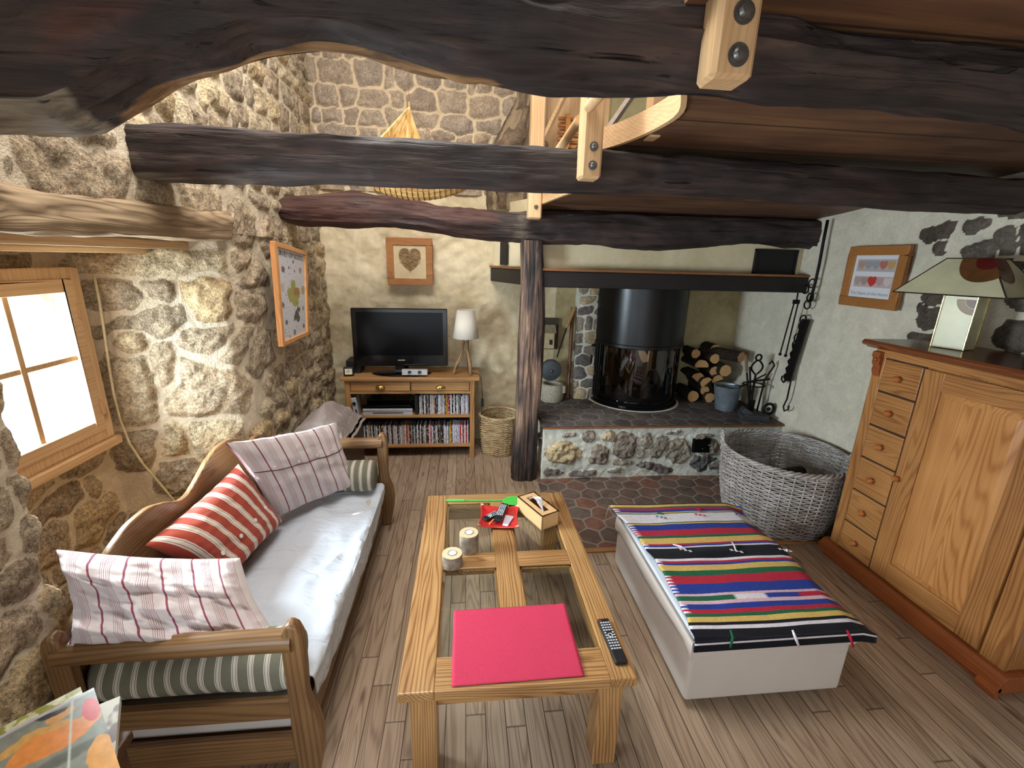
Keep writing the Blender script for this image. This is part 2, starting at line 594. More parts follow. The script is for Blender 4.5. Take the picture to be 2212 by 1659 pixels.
# old oak beams
def beam_material():
    t = NT('old_dark_oak')
    ab = t.node('ShaderNodeAttribute'); ab.attribute_name = 'bare'
    ag = t.node('ShaderNodeAttribute'); ag.attribute_name = 'grey'
    ar = t.node('ShaderNodeAttribute'); ar.attribute_name = 'red'
    g = t.noise(t.coords('Object', (1.6, 26, 26), rnd=True), 1.0, 4, .6, .8)
    big = t.noise(t.coords('Object', (2.2, 6, 6), rnd=True), 1.0, 4, .6, .5)
    crack = t.noise(t.coords('Object', (2.2, 45, 45), rnd=True), 1.0, 2, .5, .6)
    dark = t.ramp(t.math('ADD', t.math('MULTIPLY', g, .45), t.math('MULTIPLY', big, .55)),
                  [(.32, srgb(26, 23, 23)), (.48, srgb(50, 43, 42)), (.6, srgb(72, 58, 54)), (.75, srgb(104, 82, 72))])
    red = t.ramp(g, [(.3, srgb(42, 27, 25)), (.7, srgb(92, 62, 54))])
    bare = t.ramp(g, [(.3, srgb(84, 60, 38)), (.5, srgb(136, 102, 66)), (.7, srgb(172, 138, 96))])
    gry = t.ramp(g, [(.3, srgb(56, 49, 42)), (.5, srgb(116, 107, 92)), (.7, srgb(150, 141, 124))])
    def m(att):
        return t.ramp(t.math('ADD', att, t.math('MULTIPLY', t.math('SUBTRACT', big, .5), .8)), [(.4, 0.0), (.62, 1.0)])
    c = t.mix(m(ar.outputs['Fac']), dark, red)
    c = t.mix(m(ab.outputs['Fac']), c, bare)
    c = t.mix(m(ag.outputs['Fac']), c, gry)
    ck = t.ramp(crack, [(.27, 1.0), (.33, 0.0)])
    c = t.mix(t.math('MULTIPLY', ck, .8), c, srgb(12, 10, 10))
    t.set(Base_Color=c, Roughness=t.ramp(big, [(.3, .55), (.7, .8)]))
    t.b.inputs['Specular IOR Level'].default_value = .3
    fine_ = t.noise(t.coords('Object', (9, 60, 60), rnd=True), 1.0, 3, .65)
    g = t.math('ADD', t.math('MULTIPLY', g, .75), t.math('MULTIPLY', fine_, .4))
    h = t.math('ADD', t.math('MULTIPLY', g, .8), t.math('MULTIPLY', t.math('SUBTRACT', 1.0, ck), .5))
    t.bump(h, .9, .016)
    return t.m


M['beam'] = beam_material()


# ------------------------------------------------------------------ surfaces of stones
def stone_field(U, V, seeds, gap=.10, p=2.6, warp=.02, wseed=3, edge=.35):
    """nearest stone of anisotropic seeds (u, v, ru, rv, ang, tone) -> mask, tone, bulge"""
    shp = U.shape
    u = (U + warp * fbm(U * 9, V * 9, 0, wseed, 3)).ravel()
    v = (V + warp * fbm(U * 9, V * 9, 5.5, wseed + 9, 3)).ravel()
    d1 = np.full(u.shape, 9.0); d2 = np.full(u.shape, 9.0); tn = np.zeros(u.shape)
    for (a, b, ra, rb, an, tone) in seeds:
        R = 2.2 * max(ra, rb)
        idx = np.nonzero((np.abs(u - a) < R) & (np.abs(v - b) < R))[0]
        if len(idx) == 0: continue
        du = u[idx] - a; dv = v[idx] - b
        c, s = math.cos(an), math.sin(an)
        x = np.abs((du * c + dv * s) / ra); y = np.abs((-du * s + dv * c) / rb)
        d = (x ** p + y ** p) ** (1 / p)
        o1 = d1[idx]; o2 = d2[idx]
        near = d < o1
        d2[idx] = np.where(near, o1, np.minimum(o2, d))
        d1[idx] = np.where(near, d, o1)
        t0 = tn[idx]; tn[idx] = np.where(near, tone, t0)
    e = np.minimum(1.0 - d1, (d2 - d1) * .5 - gap)
    mask = smooth(-.03, .07, e)
    bulge = smooth(0.0, edge, e)
    return mask.reshape(shp), tn.reshape(shp), bulge.reshape(shp)


def coursed(u0, u1, v0, v1, w=(.13, .28), h=(.09, .17), seed=1, over=1.12, tilt=.12, avoid=()):
    rg = random.Random(seed); out = []
    v = v0 - .05
    while v < v1 + .05:
        hh = rg.uniform(*h)
        u = u0 - rg.uniform(0, .2)
        while u < u1 + .1:
            ww = rg.uniform(*w)
            hj = hh * rg.uniform(.78, 1.15)
            if rg.random() < .16:
                ww *= .5
            cu, cv = u + ww / 2, v + hh / 2 + rg.uniform(-.02, .02)
            ok = True
            for (a, b, ra, rb, an, tt) in avoid:
                if abs(cu - a) < ra + ww * .35 and abs(cv - b) < rb + hj * .35: ok = False; break
            if ok:
                out.append((cu, cv, ww / 2 * over, hj / 2 * over, rg.uniform(-tilt, tilt), rg.random()))
            u += ww
        v += hh
    return out


def attr_surface(name, grids, mat, extra=()):
    """grids: list of (P(nu,nv,3), mask, tone)"""
    mb = MB(); mk = []; tn = []
    for P, a, b in grids:
        mb.grid(P); mk.append(a.ravel()); tn.append(b.ravel())
    o = obj(name, mb, mat, smooth_=True, fix=False)
    point_attr(o, 'mask', np.concatenate(mk)); point_attr(o, 'tone', np.concatenate(tn))
    return o


def wall_grid(path, z0, z1, du, dz, seeds_fn, depth=.03, rough=.006, gap=.07, seed=1, flip=False, p=2.6, warp=.02, keep=None, bulgeedge=.35):
    """a vertical surface standing over a plan polyline, its stones standing proud to the left of travel (or right if flip)"""
    path = [Vector((a, b, 0)) for a, b in path]
    L = [0.0]
    for a, b in zip(path, path[1:]): L.append(L[-1] + (b - a).length)
    n = max(2, int(L[-1] / du)); m = max(2, int((z1 - z0) / dz))
    S = np.linspace(0, L[-1], n + 1); Z = np.linspace(z0, z1, m + 1)
    X = np.interp(S, L, [q.x for q in path]); Y = np.interp(S, L, [q.y for q in path])
    tx = np.gradient(X, S); ty = np.gradient(Y, S)
    ln = np.hypot(tx, ty); nx, ny = -ty / ln, tx / ln
    if flip: nx, ny = -nx, -ny
    SS, ZZ = np.meshgrid(S, Z, indexing='ij')
    seeds = seeds_fn(L[-1], L)
    mk, tn, bu = stone_field(SS, ZZ, seeds, gap=gap, p=p, warp=warp, wseed=seed, edge=bulgeedge)
    hgt = depth * bu * (.55 + .6 * tn) + rough * fbm(SS * 28, ZZ * 28, 0, seed + 4, 3) * (0.4 + mk) + .012 * fbm(SS * 2.5, ZZ * 2.5, 0, seed + 8, 2)
    P = np.stack([X[:, None] + nx[:, None] * hgt, Y[:, None] + ny[:, None] * hgt, ZZ], -1)
    return P, mk, tn, SS, ZZ


# ------------------------------------------------------------------ floor
def floor_material():
    t = NT('pine_floorboards')
    tc = t.node('ShaderNodeTexCoord')
    sp = t.node('ShaderNodeSeparateXYZ'); t.link(tc.outputs['Object'], sp.inputs[0])
    W = .083
    u = t.math('DIVIDE', sp.outputs[0], W)
    iu = t.math('FLOOR', u); fu = t.math('FRACT', u)
    wn = t.node('ShaderNodeTexWhiteNoise', noise_dimensions='1D'); t.link(iu, wn.inputs['W'])
    v = t.math('DIVIDE', t.math('ADD', sp.outputs[1], t.math('MULTIPLY', wn.outputs[0], 5.0)), 1.45)
    iv = t.math('FLOOR', v); fv = t.math('FRACT', v)
    cb = t.node('ShaderNodeCombineXYZ'); t.link(iu, cb.inputs[0]); t.link(iv, cb.inputs[1])
    wn2 = t.node('ShaderNodeTexWhiteNoise', noise_dimensions='2D'); t.link(cb.outputs[0], wn2.inputs['Vector'])
    # grain with an offset of its own for every board
    off = t.math('MULTIPLY', wn2.outputs[0], 40.0)
    gv = t.node('ShaderNodeCombineXYZ')
    t.link(t.math('MULTIPLY', sp.outputs[0], 11.0), gv.inputs[0])
    t.link(t.math('MULTIPLY', sp.outputs[1], .8), gv.inputs[1]); t.link(off, gv.inputs[2])
    n = t.noise(gv.outputs[0], 1.0, 1.5, .45, .25)
    r = t.math('MULTIPLY_ADD', t.math('SINE', t.math('MULTIPLY', n, 95.0)), .5, .5)
    r = t.math('POWER', r, 2.2)
    fv2 = t.node('ShaderNodeCombineXYZ')
    t.link(t.math('MULTIPLY', sp.outputs[0], 160.0), fv2.inputs[0]); t.link(t.math('MULTIPLY', sp.outputs[1], 5.0), fv2.inputs[1]); t.link(off, fv2.inputs[2])
    f = t.noise(fv2.outputs[0], 1.0, 2)
    kn = t.node('ShaderNodeTexVoronoi'); kn.inputs['Scale'].default_value = 1.0
    kv = t.node('ShaderNodeCombineXYZ'); t.link(t.math('MULTIPLY', sp.outputs[0], 9.0), kv.inputs[0]); t.link(t.math('MULTIPLY', sp.outputs[1], 2.6), kv.inputs[1]); t.link(off, kv.inputs[2])
    t.link(kv.outputs[0], kn.inputs['Vector'])
    knot = t.ramp(kn.outputs['Distance'], [(.06, 1.0), (.17, 0.0)])
    fac = t.math('ADD', t.math('MULTIPLY', r, .32), t.math('MULTIPLY', f, .40))
    fac = t.math('ADD', fac, t.math('MULTIPLY', t.math('SUBTRACT', wn2.outputs[0], .5), .30))
    col = t.ramp(fac, [(.05, srgb(172, 150, 128)), (.38, srgb(150, 128, 107)), (.8, srgb(104, 82, 66))])
    col = t.mix(t.math('MULTIPLY', knot, .7), col, srgb(70, 44, 30))
    e1 = t.math('MINIMUM', fu, t.math('SUBTRACT', 1.0, fu))
    s1 = t.ramp(e1, [(.012, 1.0), (.035, 0.0)])
    e2 = t.math('MINIMUM', fv, t.math('SUBTRACT', 1.0, fv))
    s2 = t.ramp(e2, [(.0008, 1.0), (.002, 0.0)])
    seam = t.math('MAXIMUM', s1, s2)
    col = t.mix(t.math('MULTIPLY', seam, .8), col, srgb(46, 32, 22))
    t.set(Base_Color=col, Roughness=t.ramp(fac, [(.1, .36), (.8, .5)]))
    t.b.inputs['Specular IOR Level'].default_value = .4
    h = t.math('SUBTRACT', t.math('MULTIPLY', r, -.15), seam)
    t.bump(h, .35, .003)
    return t.m


fl = MB(); fl.bb(-1.95, 3.0, -2.3, 4.6, -.06, 0)
struct(obj('floor', fl, floor_material(), fix=False))

M['tomette'] = stone_material('terracotta_tile', [srgb(92, 70, 60), srgb(100, 86, 78), srgb(116, 78, 64), srgb(96, 84, 76), srgb(88, 74, 66)], srgb(134, 126, 118), bump=.15, speck=.5, mottle=.8)
M['tomette_dark'] = stone_material('sooty_tile', [srgb(74, 68, 66), srgb(92, 86, 84), srgb(84, 72, 68), srgb(80, 76, 76)], srgb(120, 116, 114), bump=.2, speck=.5, mottle=1.0)


def tile_seeds(u0, u1, v0, v1, w, seed):
    rg = random.Random(seed); out = []; r = 0; v = v0
    while v < v1 + w:
        u = u0 + (w / 2 if r % 2 else 0)
        while u < u1 + w:
            out.append((u + rg.uniform(-.016, .016), v + rg.uniform(-.014, .014), w * rg.uniform(.66, .80), w * rg.uniform(.66, .80), 0, rg.random()))
            u += w
        v += w * .87; r += 1
    return out


def tile_floor(name, x0, x1, y0, y1, z, mat, w=.165, seed=5, body=None):
    X = np.linspace(x0, x1, int((x1 - x0) / .008)); Y = np.linspace(y0, y1, int((y1 - y0) / .008))
    XX, YY = np.meshgrid(X, Y, indexing='ij')
    mk, tn, bu = stone_field(XX, YY, tile_seeds(x0, x1, y0, y1, w, seed), gap=.035, p=2.0, warp=.006, wseed=seed)
    P = np.stack([XX, YY, z + .003 * bu + .0015 * fbm(XX * 12, YY * 12, 0, 3, 2)], -1)
    return attr_surface(name, [(P, mk, tn)], mat)


o = tile_floor('floor_tiles', .62, 2.86, 2.50, 3.52, .004, M['tomette'])
struct(o)
tr = MB(); tr.bb(.60, 2.86, 2.465, 2.505, 0, .012)
struct(obj('trim_1', tr, pine('X'), bevel=.003))

# ------------------------------------------------------------------ left wall with the window niche
XW, XN = -1.32, -1.85
NP = [(XW, -2.3), (XW, .9), (XW - .02, 1.36), (XN, 1.48), (XN, 2.36), (XW - .04, 2.70), (XW, 2.80), (XW, 4.47)]
UP = [(XW, -2.3), (XW, 4.47)]


def lin_s(path, x, y):
    s = 0; best = (9e9, 0)
    for (a, b), (c, d) in zip(path, path[1:]):
        l = math.hypot(c - a, d - b); t = max(0, min(1, ((x - a) * (c - a) + (y - b) * (d - b)) / l / l))
        q = math.hypot(a + t * (c - a) - x, b + t * (d - b) - y)
        if q < best[0]: best = (q, s + t * l)
        s += l
    return best[1]


def jamb_hit(px, py):
    """where a line of sight meets the splayed far jamb"""
    v = ray(px, py); a = Vector((XN, 2.36)); b = Vector((XW - .04, 2.70)); e = b - a
    n = Vector((-e.y, e.x)); t = (n.x * a.x + n.y * a.y) / (n.x * v.x + n.y * v.y)
    return v.x * t, v.y * t, CAMZ + v.z * t


def trace(px, py, where):
    if where == 'j':
        x, y, z = jamb_hit(px, py)
    elif where == 'n':
        p = on_x(px, py, XN); x, y, z = p
    else:
        p = on_x(px, py, XW); x, y, z = p
    return x, y, z


TR = [  # big blocks of the niche and wall: x, y, half width, half height in the photograph, surface, tone
    (350, 572, 150, 26, 'j', .75), (262, 655, 68, 50, 'j', .45), (345, 625, 40, 22, 'j', .4), (300, 690, 90, 40, 'j', .5), (452, 650, 44, 60, 'j', 1.0),
    (470, 735, 62, 36, 'j', .35), (282, 735, 40, 28, 'j', .8), (285, 840, 52, 74, 'j', .62), (455, 840, 82, 58, 'j', .25), (360, 800, 28, 50, 'j', .3),
    (310, 965, 46, 38, 'j', .5), (380, 960, 35, 40, 'j', .8), (450, 945, 60, 38, 'j', .75), (390, 1020, 40, 40, 'j', .5),
    (520, 490, 24, 40, 'w', .3), (548, 600, 26, 26, 'w', .4), (543, 655, 26, 32, 'w', .35), (525, 570, 20, 26, 'w', .3), (560, 760, 30, 36, 'w', .45), (520, 750, 26, 40, 'w', .3),
    (110, 350, 130, 62, 'w', .2), (15, 340, 40, 60, 'w', .5), (340, 418, 38, 26, 'w', .4), (420, 430, 42, 28, 'w', .25), (190, 290, 40, 26, 'w', .2),
]


def left_seeds(path):
    def fn(Lt, L):
        tr_ = []
        for px, py, hw, hh, wh, tone in TR:
            x, y, z = trace(px, py, wh)
            x2, y2, z2 = trace(px + hw, py, wh)
            _, _, z3 = trace(px, py + hh, wh)
            s1 = lin_s(path, x, y); ru = max(.045, abs(lin_s(path, x2, y2) - s1)); rv = max(.045, abs(z - z3))
            tr_.append((s1, z, ru * 1.42, rv * 1.42, 0, tone))
        s0 = L[0]
        out = coursed(1.5, Lt, -.1, 4.0, (.14, .32), (.10, .20), 11, 1.32, .16, avoid=tr_)
        return out + tr_
    return fn


PA, mkA, tnA, SA, ZA = wall_grid(NP, 0, 1.97, .0105, .0105, left_seeds(NP),   .026, .005, .062, 3, flip=True, p=2.4, warp=.024)
# keep from y=0.3 on only: nothing of the wall behind the camera needs stones
i0 = int(2.6 / .0105)
PA, mkA, tnA = PA[i0:], mkA[i0:], tnA[i0:]
PB, mkB, tnB, SB, ZB = wall_grid(UP, 1.955, 4.1, .0115, .0115, left_seeds(UP), .026, .005, .070, 5, flip=True, p=2.4, warp=.024)
i0 = int(2.6 / .0115)
PB, mkB, tnB = PB[i0:], mkB[i0:], tnB[i0:]
wl = attr_surface('wall_left', [(PA, mkA, tnA), (PB, mkB, tnB)], M['stone'])
struct(wl)
# window opening in the niche's back
WY0, WY1, WZ0, WZ1 = 1.60, 2.335, .93, 1.765
b = bmesh.new(); b.from_mesh(wl.data)
dead = [f for f in b.faces if (lambda c: c.x < XN + .06 and WY0 + .02 < c.y < WY1 - .02 and WZ0 + .02 < c.z < WZ1 - .02)(f.calc_center_median())]
bmesh.ops.delete(b, geom=dead, context='FACES'); b.to_mesh(wl.data); b.free()
# the plain part of the wall beside and behind the camera, and the outer thickness round the window
w = MB(); w.bb(-1.95, XW, -2.3, .32, 0, 4.1)
struct(obj('wall_rear_left', w, M['plaster_white']))
w = MB()
w.bb(-2.14, XN - .03, .3, WY0, 0, 4.1); w.bb(-2.14, XN - .03, WY1, 4.6, 0, 4.1)
w.bb(-2.14, XN - .03, WY0, WY1, 0, WZ0); w.bb(-2.14, XN - .03, WY0, WY1, WZ1, 4.1)
w.bb(-2.14, XW - .06, .3, 4.6, 4.1, 4.15)
struct(obj('wall_outer', w, M['plaster_white']))
# soffit over the niche
w = MB(); w.bb(XN - .05, XW - .14, 1.3, 2.8, 1.86, 1.99)
struct(obj('trim_2', w, M['plaster']))

# window: one frame with casement, cross bars and panes
wd = obj('window_1', MB().bb(XN - .02, XN + .05, WY0, WY0 + .05, WZ0, WZ1).bb(XN - .02, XN + .05, WY1 - .05, WY1, WZ0, WZ1)
         .bb(XN - .02, XN + .05, WY0 + .05, WY1 - .05, WZ0, WZ0 + .05).bb(XN - .02, XN + .05, WY0 + .05, WY1 - .05, WZ1 - .05, WZ1), fresh_pine('Z'), bevel=.004)
struct(wd)
ya, yb, za, zb = WY0 + .052, WY1 - .052, WZ0 + .052, WZ1 - .052
c = MB()
c.bb(XN, XN + .06, ya, ya + .055, za, zb); c.bb(XN, XN + .06, yb - .055, yb, za, zb)
c.bb(XN, XN + .06, ya + .055, yb - .055, za, za + .055); c.bb(XN, XN + .06, ya + .055, yb - .055, zb - .055, zb)
obj('casement', c, fresh_pine('Y'), wd, bevel=.004)
c = MB(); ym = (ya + yb) / 2; zm = (za + zb) / 2 + .01
c.bb(XN + .008, XN + .045, ym - .013, ym + .013, za + .05, zb - .05); c.bb(XN + .012, XN + .041, ya + .05, yb - .05, zm - .012, zm + .012)
obj('glazing_bar', c, fresh_pine('Z'), wd, bevel=.003)
obj('pane', MB().bb(XN + .02, XN + .024, ya + .05, yb - .05, za + .05, zb - .05), M['pane'], wd)
c = MB(); c.bb(XN + .058, XN + .066, yb - .012, yb + .008, za + .08, za + .15); c.bb(XN + .058, XN + .066, yb - .012, yb + .008, zb - .18, zb - .11)
obj('hinge', c, fresh_pine('Z'), wd)
c = MB(); c.bb(XN + .02, XN + .075, WY0 - .01, WY1 + .01, WZ0 - .045, WZ0)
obj('window_sill', c, fresh_pine('Y'), wd, bevel=.006)

# ------------------------------------------------------------------ beams
def beam(name, xs, zb, zt, y0, y1, mat, bare=None, grey=None, red=None, label='', step=.011, chamfer=.03, yoff=None, amp=1.0, seed=0):
    X = np.arange(xs[0], xs[-1] + step, step)
    B = np.interp(X, zb[0], zb[1]); T = np.interp(X, zt[0], zt[1])
    k = np.hanning(9); k /= k.sum()
    pad = lambda a: np.convolve(np.pad(a, 4, mode='edge'), k, 'valid')
    B, T = pad(B), pad(T)
    yo = np.interp(X, yoff[0], yoff[1]) if yoff else X * 0
    # unit section, anticlockwise seen along x, rounded corners
    sec = []
    n = 22
    c = chamfer
    for a in np.linspace(0, 1, n, False): sec.append((0, a, 'f'))      # front, bottom to top
    for a in np.linspace(0, 1, n, False): sec.append((a, 1, 't'))
    for a in np.linspace(0, 1, n, False): sec.append((1, 1 - a, 'b'))
    for a in np.linspace(0, 1, n, False): sec.append((1 - a, 0, 'u'))
    su = np.array([s[0] for s in sec]); sv = np.array([s[1] for s in sec])
    H = (T - B)[:, None]; Wd = (y1 - y0)
    yy = su[None, :] * Wd; zz = sv[None, :] * H
    # rounding
    fy = np.minimum(yy, Wd - yy); fz = np.minimum(zz, H - zz)
    near = np.clip(1 - (fy + fz) / (c * 2), 0, 1)
    cy = np.sign(Wd / 2 - yy) * near * c * .5; cz = np.sign(H / 2 - zz) * near * c * .5
    XX = X[:, None] + su[None, :] * 0
    nz = -amp * .010 * np.clip(fbm(XX * 6, yy * 20 + 7, zz * 20, seed + 31, 2) - .45, 0, 1) + amp * (.009 * fbm(XX * 3, yy * 9 + 3, zz * 9, seed, 3) + .004 * fbm(XX * 5, yy * 45, zz * 45 + 9, seed + 5, 2))
    ny = np.where(su < .5, -1, 1) * (np.abs(su - .5) > .49); nzz = np.where(sv < .5, -1, 1) * (np.abs(sv - .5) > .49)
    Y = y0 + yy + cy + yo[:, None] + ny[None, :] * nz
    Z = B[:, None] + zz + cz + nzz[None, :] * nz
    P = np.stack([XX, Y, Z], -1)
    nx, ns = P.shape[:2]
    mb = MB()
    mb.v = [tuple(p) for p in P.reshape(-1, 3).tolist()]
    for i in range(nx - 1):
        for j in range(ns):
            l = (j + 1) % ns
            mb.f.append((i * ns + j, (i + 1) * ns + j, (i + 1) * ns + l, i * ns + l))
    mb.f.append(tuple(range(ns))); mb.f.append(tuple((nx - 1) * ns + k for k in range(ns - 1, -1, -1)))
    mb.m = [0] * len(mb.f)
    o = obj(name, mb, mat, smooth_=True, fix=False)
    Xr, Sr, Vr = XX.ravel(), (su[None, :] + XX * 0).ravel(), (sv[None, :] + XX * 0).ravel()
    z = lambda f: f(Xr, Sr, Vr) if f else np.zeros(len(Xr))
    point_attr(o, 'bare', z(bare)); point_attr(o, 'grey', z(grey)); point_attr(o, 'red', z(red))
    tag(o, label, 'beam')
    return o


b1x = [-1.32, -1.1, -.95, -.86, -.73, -.63, -.5, -.38, -.26, -.14, 0, .3, .6, 1.0, 1.3, 1.6, 2.0, 2.86]
b1z = [2.12, 2.13, 2.14, 2.18, 2.25, 2.285, 2.32, 2.34, 2.34, 2.322, 2.31, 2.30, 2.30, 2.305, 2.31, 2.285, 2.25, 2.22]
b1 = beam('ceiling_beam', (-1.34, 2.86), (b1x, b1z), ([-1.4, -.9, -.5, .3, 1, 2.86], [2.44, 2.58, 2.60, 2.50, 2.46, 2.44]), 1.2, 1.46, M['beam'],
          bare=lambda x, s, v: 1.1 * smooth(-.98, -.75, x) * (1 - smooth(.02, .16, x)) * (v < .03) * smooth(.35, .62, s),
          grey=lambda x, s, v: 1.1 * (1 - smooth(-.96, -.84, x)) * ((v < .03) & (s > .04)),
          red=lambda x, s, v: .72 * np.exp(-((x + .78) / .2) ** 2) * np.exp(-((v - .28) / .2) ** 2) + .45 * smooth(.9, 1.3, x) * np.exp(-((v - .25) / .25) ** 2),
          label='massive arched black oak beam crossing nearest overhead, bare wood under its bend', chamfer=.05, amp=1.6, seed=2)
def px_curve(pts, y):
    q = [on_y(a, b, y) for a, b in pts]
    return [p.x for p in q], [p.z for p in q]


b2 = beam('ceiling_beam', (-1.42, 2.86), px_curve([(240, 383), (300, 380), (690, 384), (900, 392), (1100, 400), (1240, 403), (1412, 404), (1700, 424), (1900, 440), (2180, 452), (2400, 470)], 2.09), px_curve([(240, 255), (310, 259), (700, 282), (1240, 315), (1700, 345), (2100, 372), (2400, 395)], 2.08), 2.08, 2.32, M['beam'],
          bare=lambda x, s, v: .25 * (v < .02) + 0 * s,
          grey=lambda x, s, v: .42 * (1 - smooth(-1.3, -1.1, x)) + .30 * (v < .02) * (1 - smooth(.0, .5, x)) + 0 * s,
          red=lambda x, s, v: .35 * smooth(.8, 1.6, x) + 0 * s,
          label='straight black squared oak beam, the middle one of the three', chamfer=.02, seed=12)


b3b = px_curve([(600, 478), (640, 488), (740, 492), (850, 490), (920, 498), (980, 512), (1060, 522), (1150, 528), (1230, 524), (1330, 533), (1430, 541), (1500, 535), (1560, 528), (1640, 528), (1700, 535), (1800, 540)], 3.56)
b3t = px_curve([(570, 440), (600, 422), (660, 415), (760, 407), (850, 420), (940, 443), (1050, 448), (1135, 452), (1300, 453), (1800, 470)], 3.5)
b3 = beam('ceiling_beam', (-1.40, 2.86), b3b, b3t, 3.5, 3.72, M['beam'],
          grey=lambda x, s, v: .42 * np.exp(-((x - .42) / .14) ** 2) + .35 * np.exp(-((x + 1.3) / .08) ** 2) + 0 * s,
          red=lambda x, s, v: .62 * (1 - smooth(.1, .5, x)) + 0 * s,
          label='wavy reddish brown oak beam resting on the rough oak post', chamfer=.05, amp=1.6, seed=31)

# lintel over the window niche: one thick old beam, two boards behind it
lt = beam('window_lintel', (.55, 2.74), ([.5, 2.74], [1.88, 1.905]), ([.5, 1.4, 2.1, 2.74], [2.02, 2.02, 2.04, 2.07]), 0, .16, M['beam'],
          bare=lambda x, s, v: .95 + 0 * x, grey=lambda x, s, v: .30 + .22 * (v < .25) + 0 * x, label='weathered oak lintel beam over the window niche', chamfer=.02, seed=44)
for v_ in lt.data.vertices:
    x, y, z = v_.co; v_.co = (XW + .035 - y, x, z)
lt['category'] = 'lintel'
lt.data.materials[0] = wood('old_lintel_wood', srgb(104, 82, 60), srgb(172, 148, 116), 'Y', 1.0, 6, .75, .5)
for k, (x0, x1, z0, z1) in enumerate(((XW - .26, XW - .135, 1.865, 1.90), (XW - .40, XW - .27, 1.835, 1.87))):
    m = MB(); m.bb(x0, x1, 1.42, 2.72 - .10 * k, z0, z1)
    o = obj('lintel_board', m, fresh_pine('Y'), bevel=.004)
    tag(o, ('pale board under the niche ceiling just behind the lintel beam', 'pale board under the niche ceiling closest to the window')[k], 'board')

# oak post under the third beam
pc = []
q = [(on_y(1148, 528, 3.58), .085), (on_y(1150, 600, 3.58), .088), (on_y(1148, 700, 3.58), .098), (on_y(1143, 800, 3.58), .10), (on_y(1138, 900, 3.58), .096), (on_y(1133, 980, 3.58), .108), (on_y(1130, 1034, 3.58), .108)]
zs = [a.z for a, r in q][::-1]; xs_ = [a.x for a, r in q][::-1]; rs = [r for a, r in q][::-1]
Z = np.arange(0, zs[-1] + .03, .012)
cx = np.interp(Z, zs, xs_); rr = np.interp(Z, zs, rs)
A = np.linspace(0, 2 * PI, 72, False)
ca, sa = np.cos(A), np.sin(A)
sq = (np.abs(ca) ** 5 + np.abs(sa) ** 5) ** (-1 / 5)
ZZ, AA = np.meshgrid(Z, A, indexing='ij')
rad = rr[:, None] * sq[None, :] * (1 - .0 * AA) + .010 * fbm(ca[None, :] * 3, sa[None, :] * 3, ZZ * 2.5, 3, 3) - .010 * np.clip(fbm(ca[None, :] * 16, sa[None, :] * 16, ZZ * 1.6, 8, 2), 0, 1)
P = np.stack([cx[:, None] + rad * ca, 3.58 + rad * sa * .95, ZZ], -1)
mb = MB(); ns = len(A)
mb.v = [tuple(p) for p in P.reshape(-1, 3).tolist()]
for i in range(len(Z) - 1):
    for j in range(ns):
        mb.f.append((i * ns + j, i * ns + (j + 1) % ns, (i + 1) * ns + (j + 1) % ns, (i + 1) * ns + j))
mb.m = [0] * len(mb.f)


def post_material():
    t = NT('old_post_oak')
    g = t.noise(t.coords('Object', (26, 26, 1.8)), 1.0, 4, .6, .9)
    big = t.noise(t.coords('Object', (5, 5, 2.2)), 1.0, 3, .6)
    c = t.ramp(t.math('ADD', t.math('MULTIPLY', g, .65), t.math('MULTIPLY', big, .35)), [(.40, srgb(20, 16, 16)), (.47, srgb(58, 45, 42)), (.55, srgb(102, 80, 68)), (.66, srgb(156, 126, 100))])
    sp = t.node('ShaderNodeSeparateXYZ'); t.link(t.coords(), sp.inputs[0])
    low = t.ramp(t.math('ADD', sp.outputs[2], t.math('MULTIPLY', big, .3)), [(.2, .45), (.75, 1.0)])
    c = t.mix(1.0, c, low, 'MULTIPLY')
    t.set(Base_Color=c, Roughness=.7)
    t.bump(g, .8, .02)
    return t.m


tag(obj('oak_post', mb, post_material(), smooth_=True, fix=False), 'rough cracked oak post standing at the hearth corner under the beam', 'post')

# ------------------------------------------------------------------ back wall, fireplace alcove, right wall, ceiling
YB = 4.45


def relief(name, x0, x1, z0, z1, y, mat, amp=.016, step=.016, axis='y', face=-1, seed=3):
    U = np.linspace(x0, x1, max(2, int((x1 - x0) / step))); V = np.linspace(z0, z1, max(2, int((z1 - z0) / step)))
    UU, VV = np.meshgrid(U, V, indexing='ij')
    h = amp * fbm(UU * 2.6, VV * 3.4, 0, seed, 4) + amp * .35 * fbm(UU * 12, VV * 14, 0, seed + 7, 3)
    if axis == 'y': P = np.stack([UU, y + face * h, VV], -1)
    else: P = np.stack([y + face * h, UU, VV], -1)
    mb = MB(); mb.grid(P)
    return obj(name, mb, mat, smooth_=True, fix=False)


struct(relief('wall_back', XW - .05, .98, 0, 2.45, YB, M['plaster'], .022))
PG, mkG, tnG, _, _ = wall_grid([(-1.36, YB), (.62, YB)], 2.42, 4.1, .013, .013, lambda Lt, L: coursed(0, Lt, 2.3, 4.1, (.14, .34), (.11, .19), 21, 1.3, .12), .024, .006, .065, 9, flip=True, p=2.4)
struct(attr_surface('wall_gable', [(PG, mkG, tnG)], M['stone_far']))
struct(relief('wall_alcove', .90, 2.90, .45, 2.3, YB - .012, plaster_material('shaded_plaster', srgb(138, 126, 92), srgb(178, 164, 126), .15), .012, seed=9))  # plaster toned down: the shade behind the stove hood is in its colour

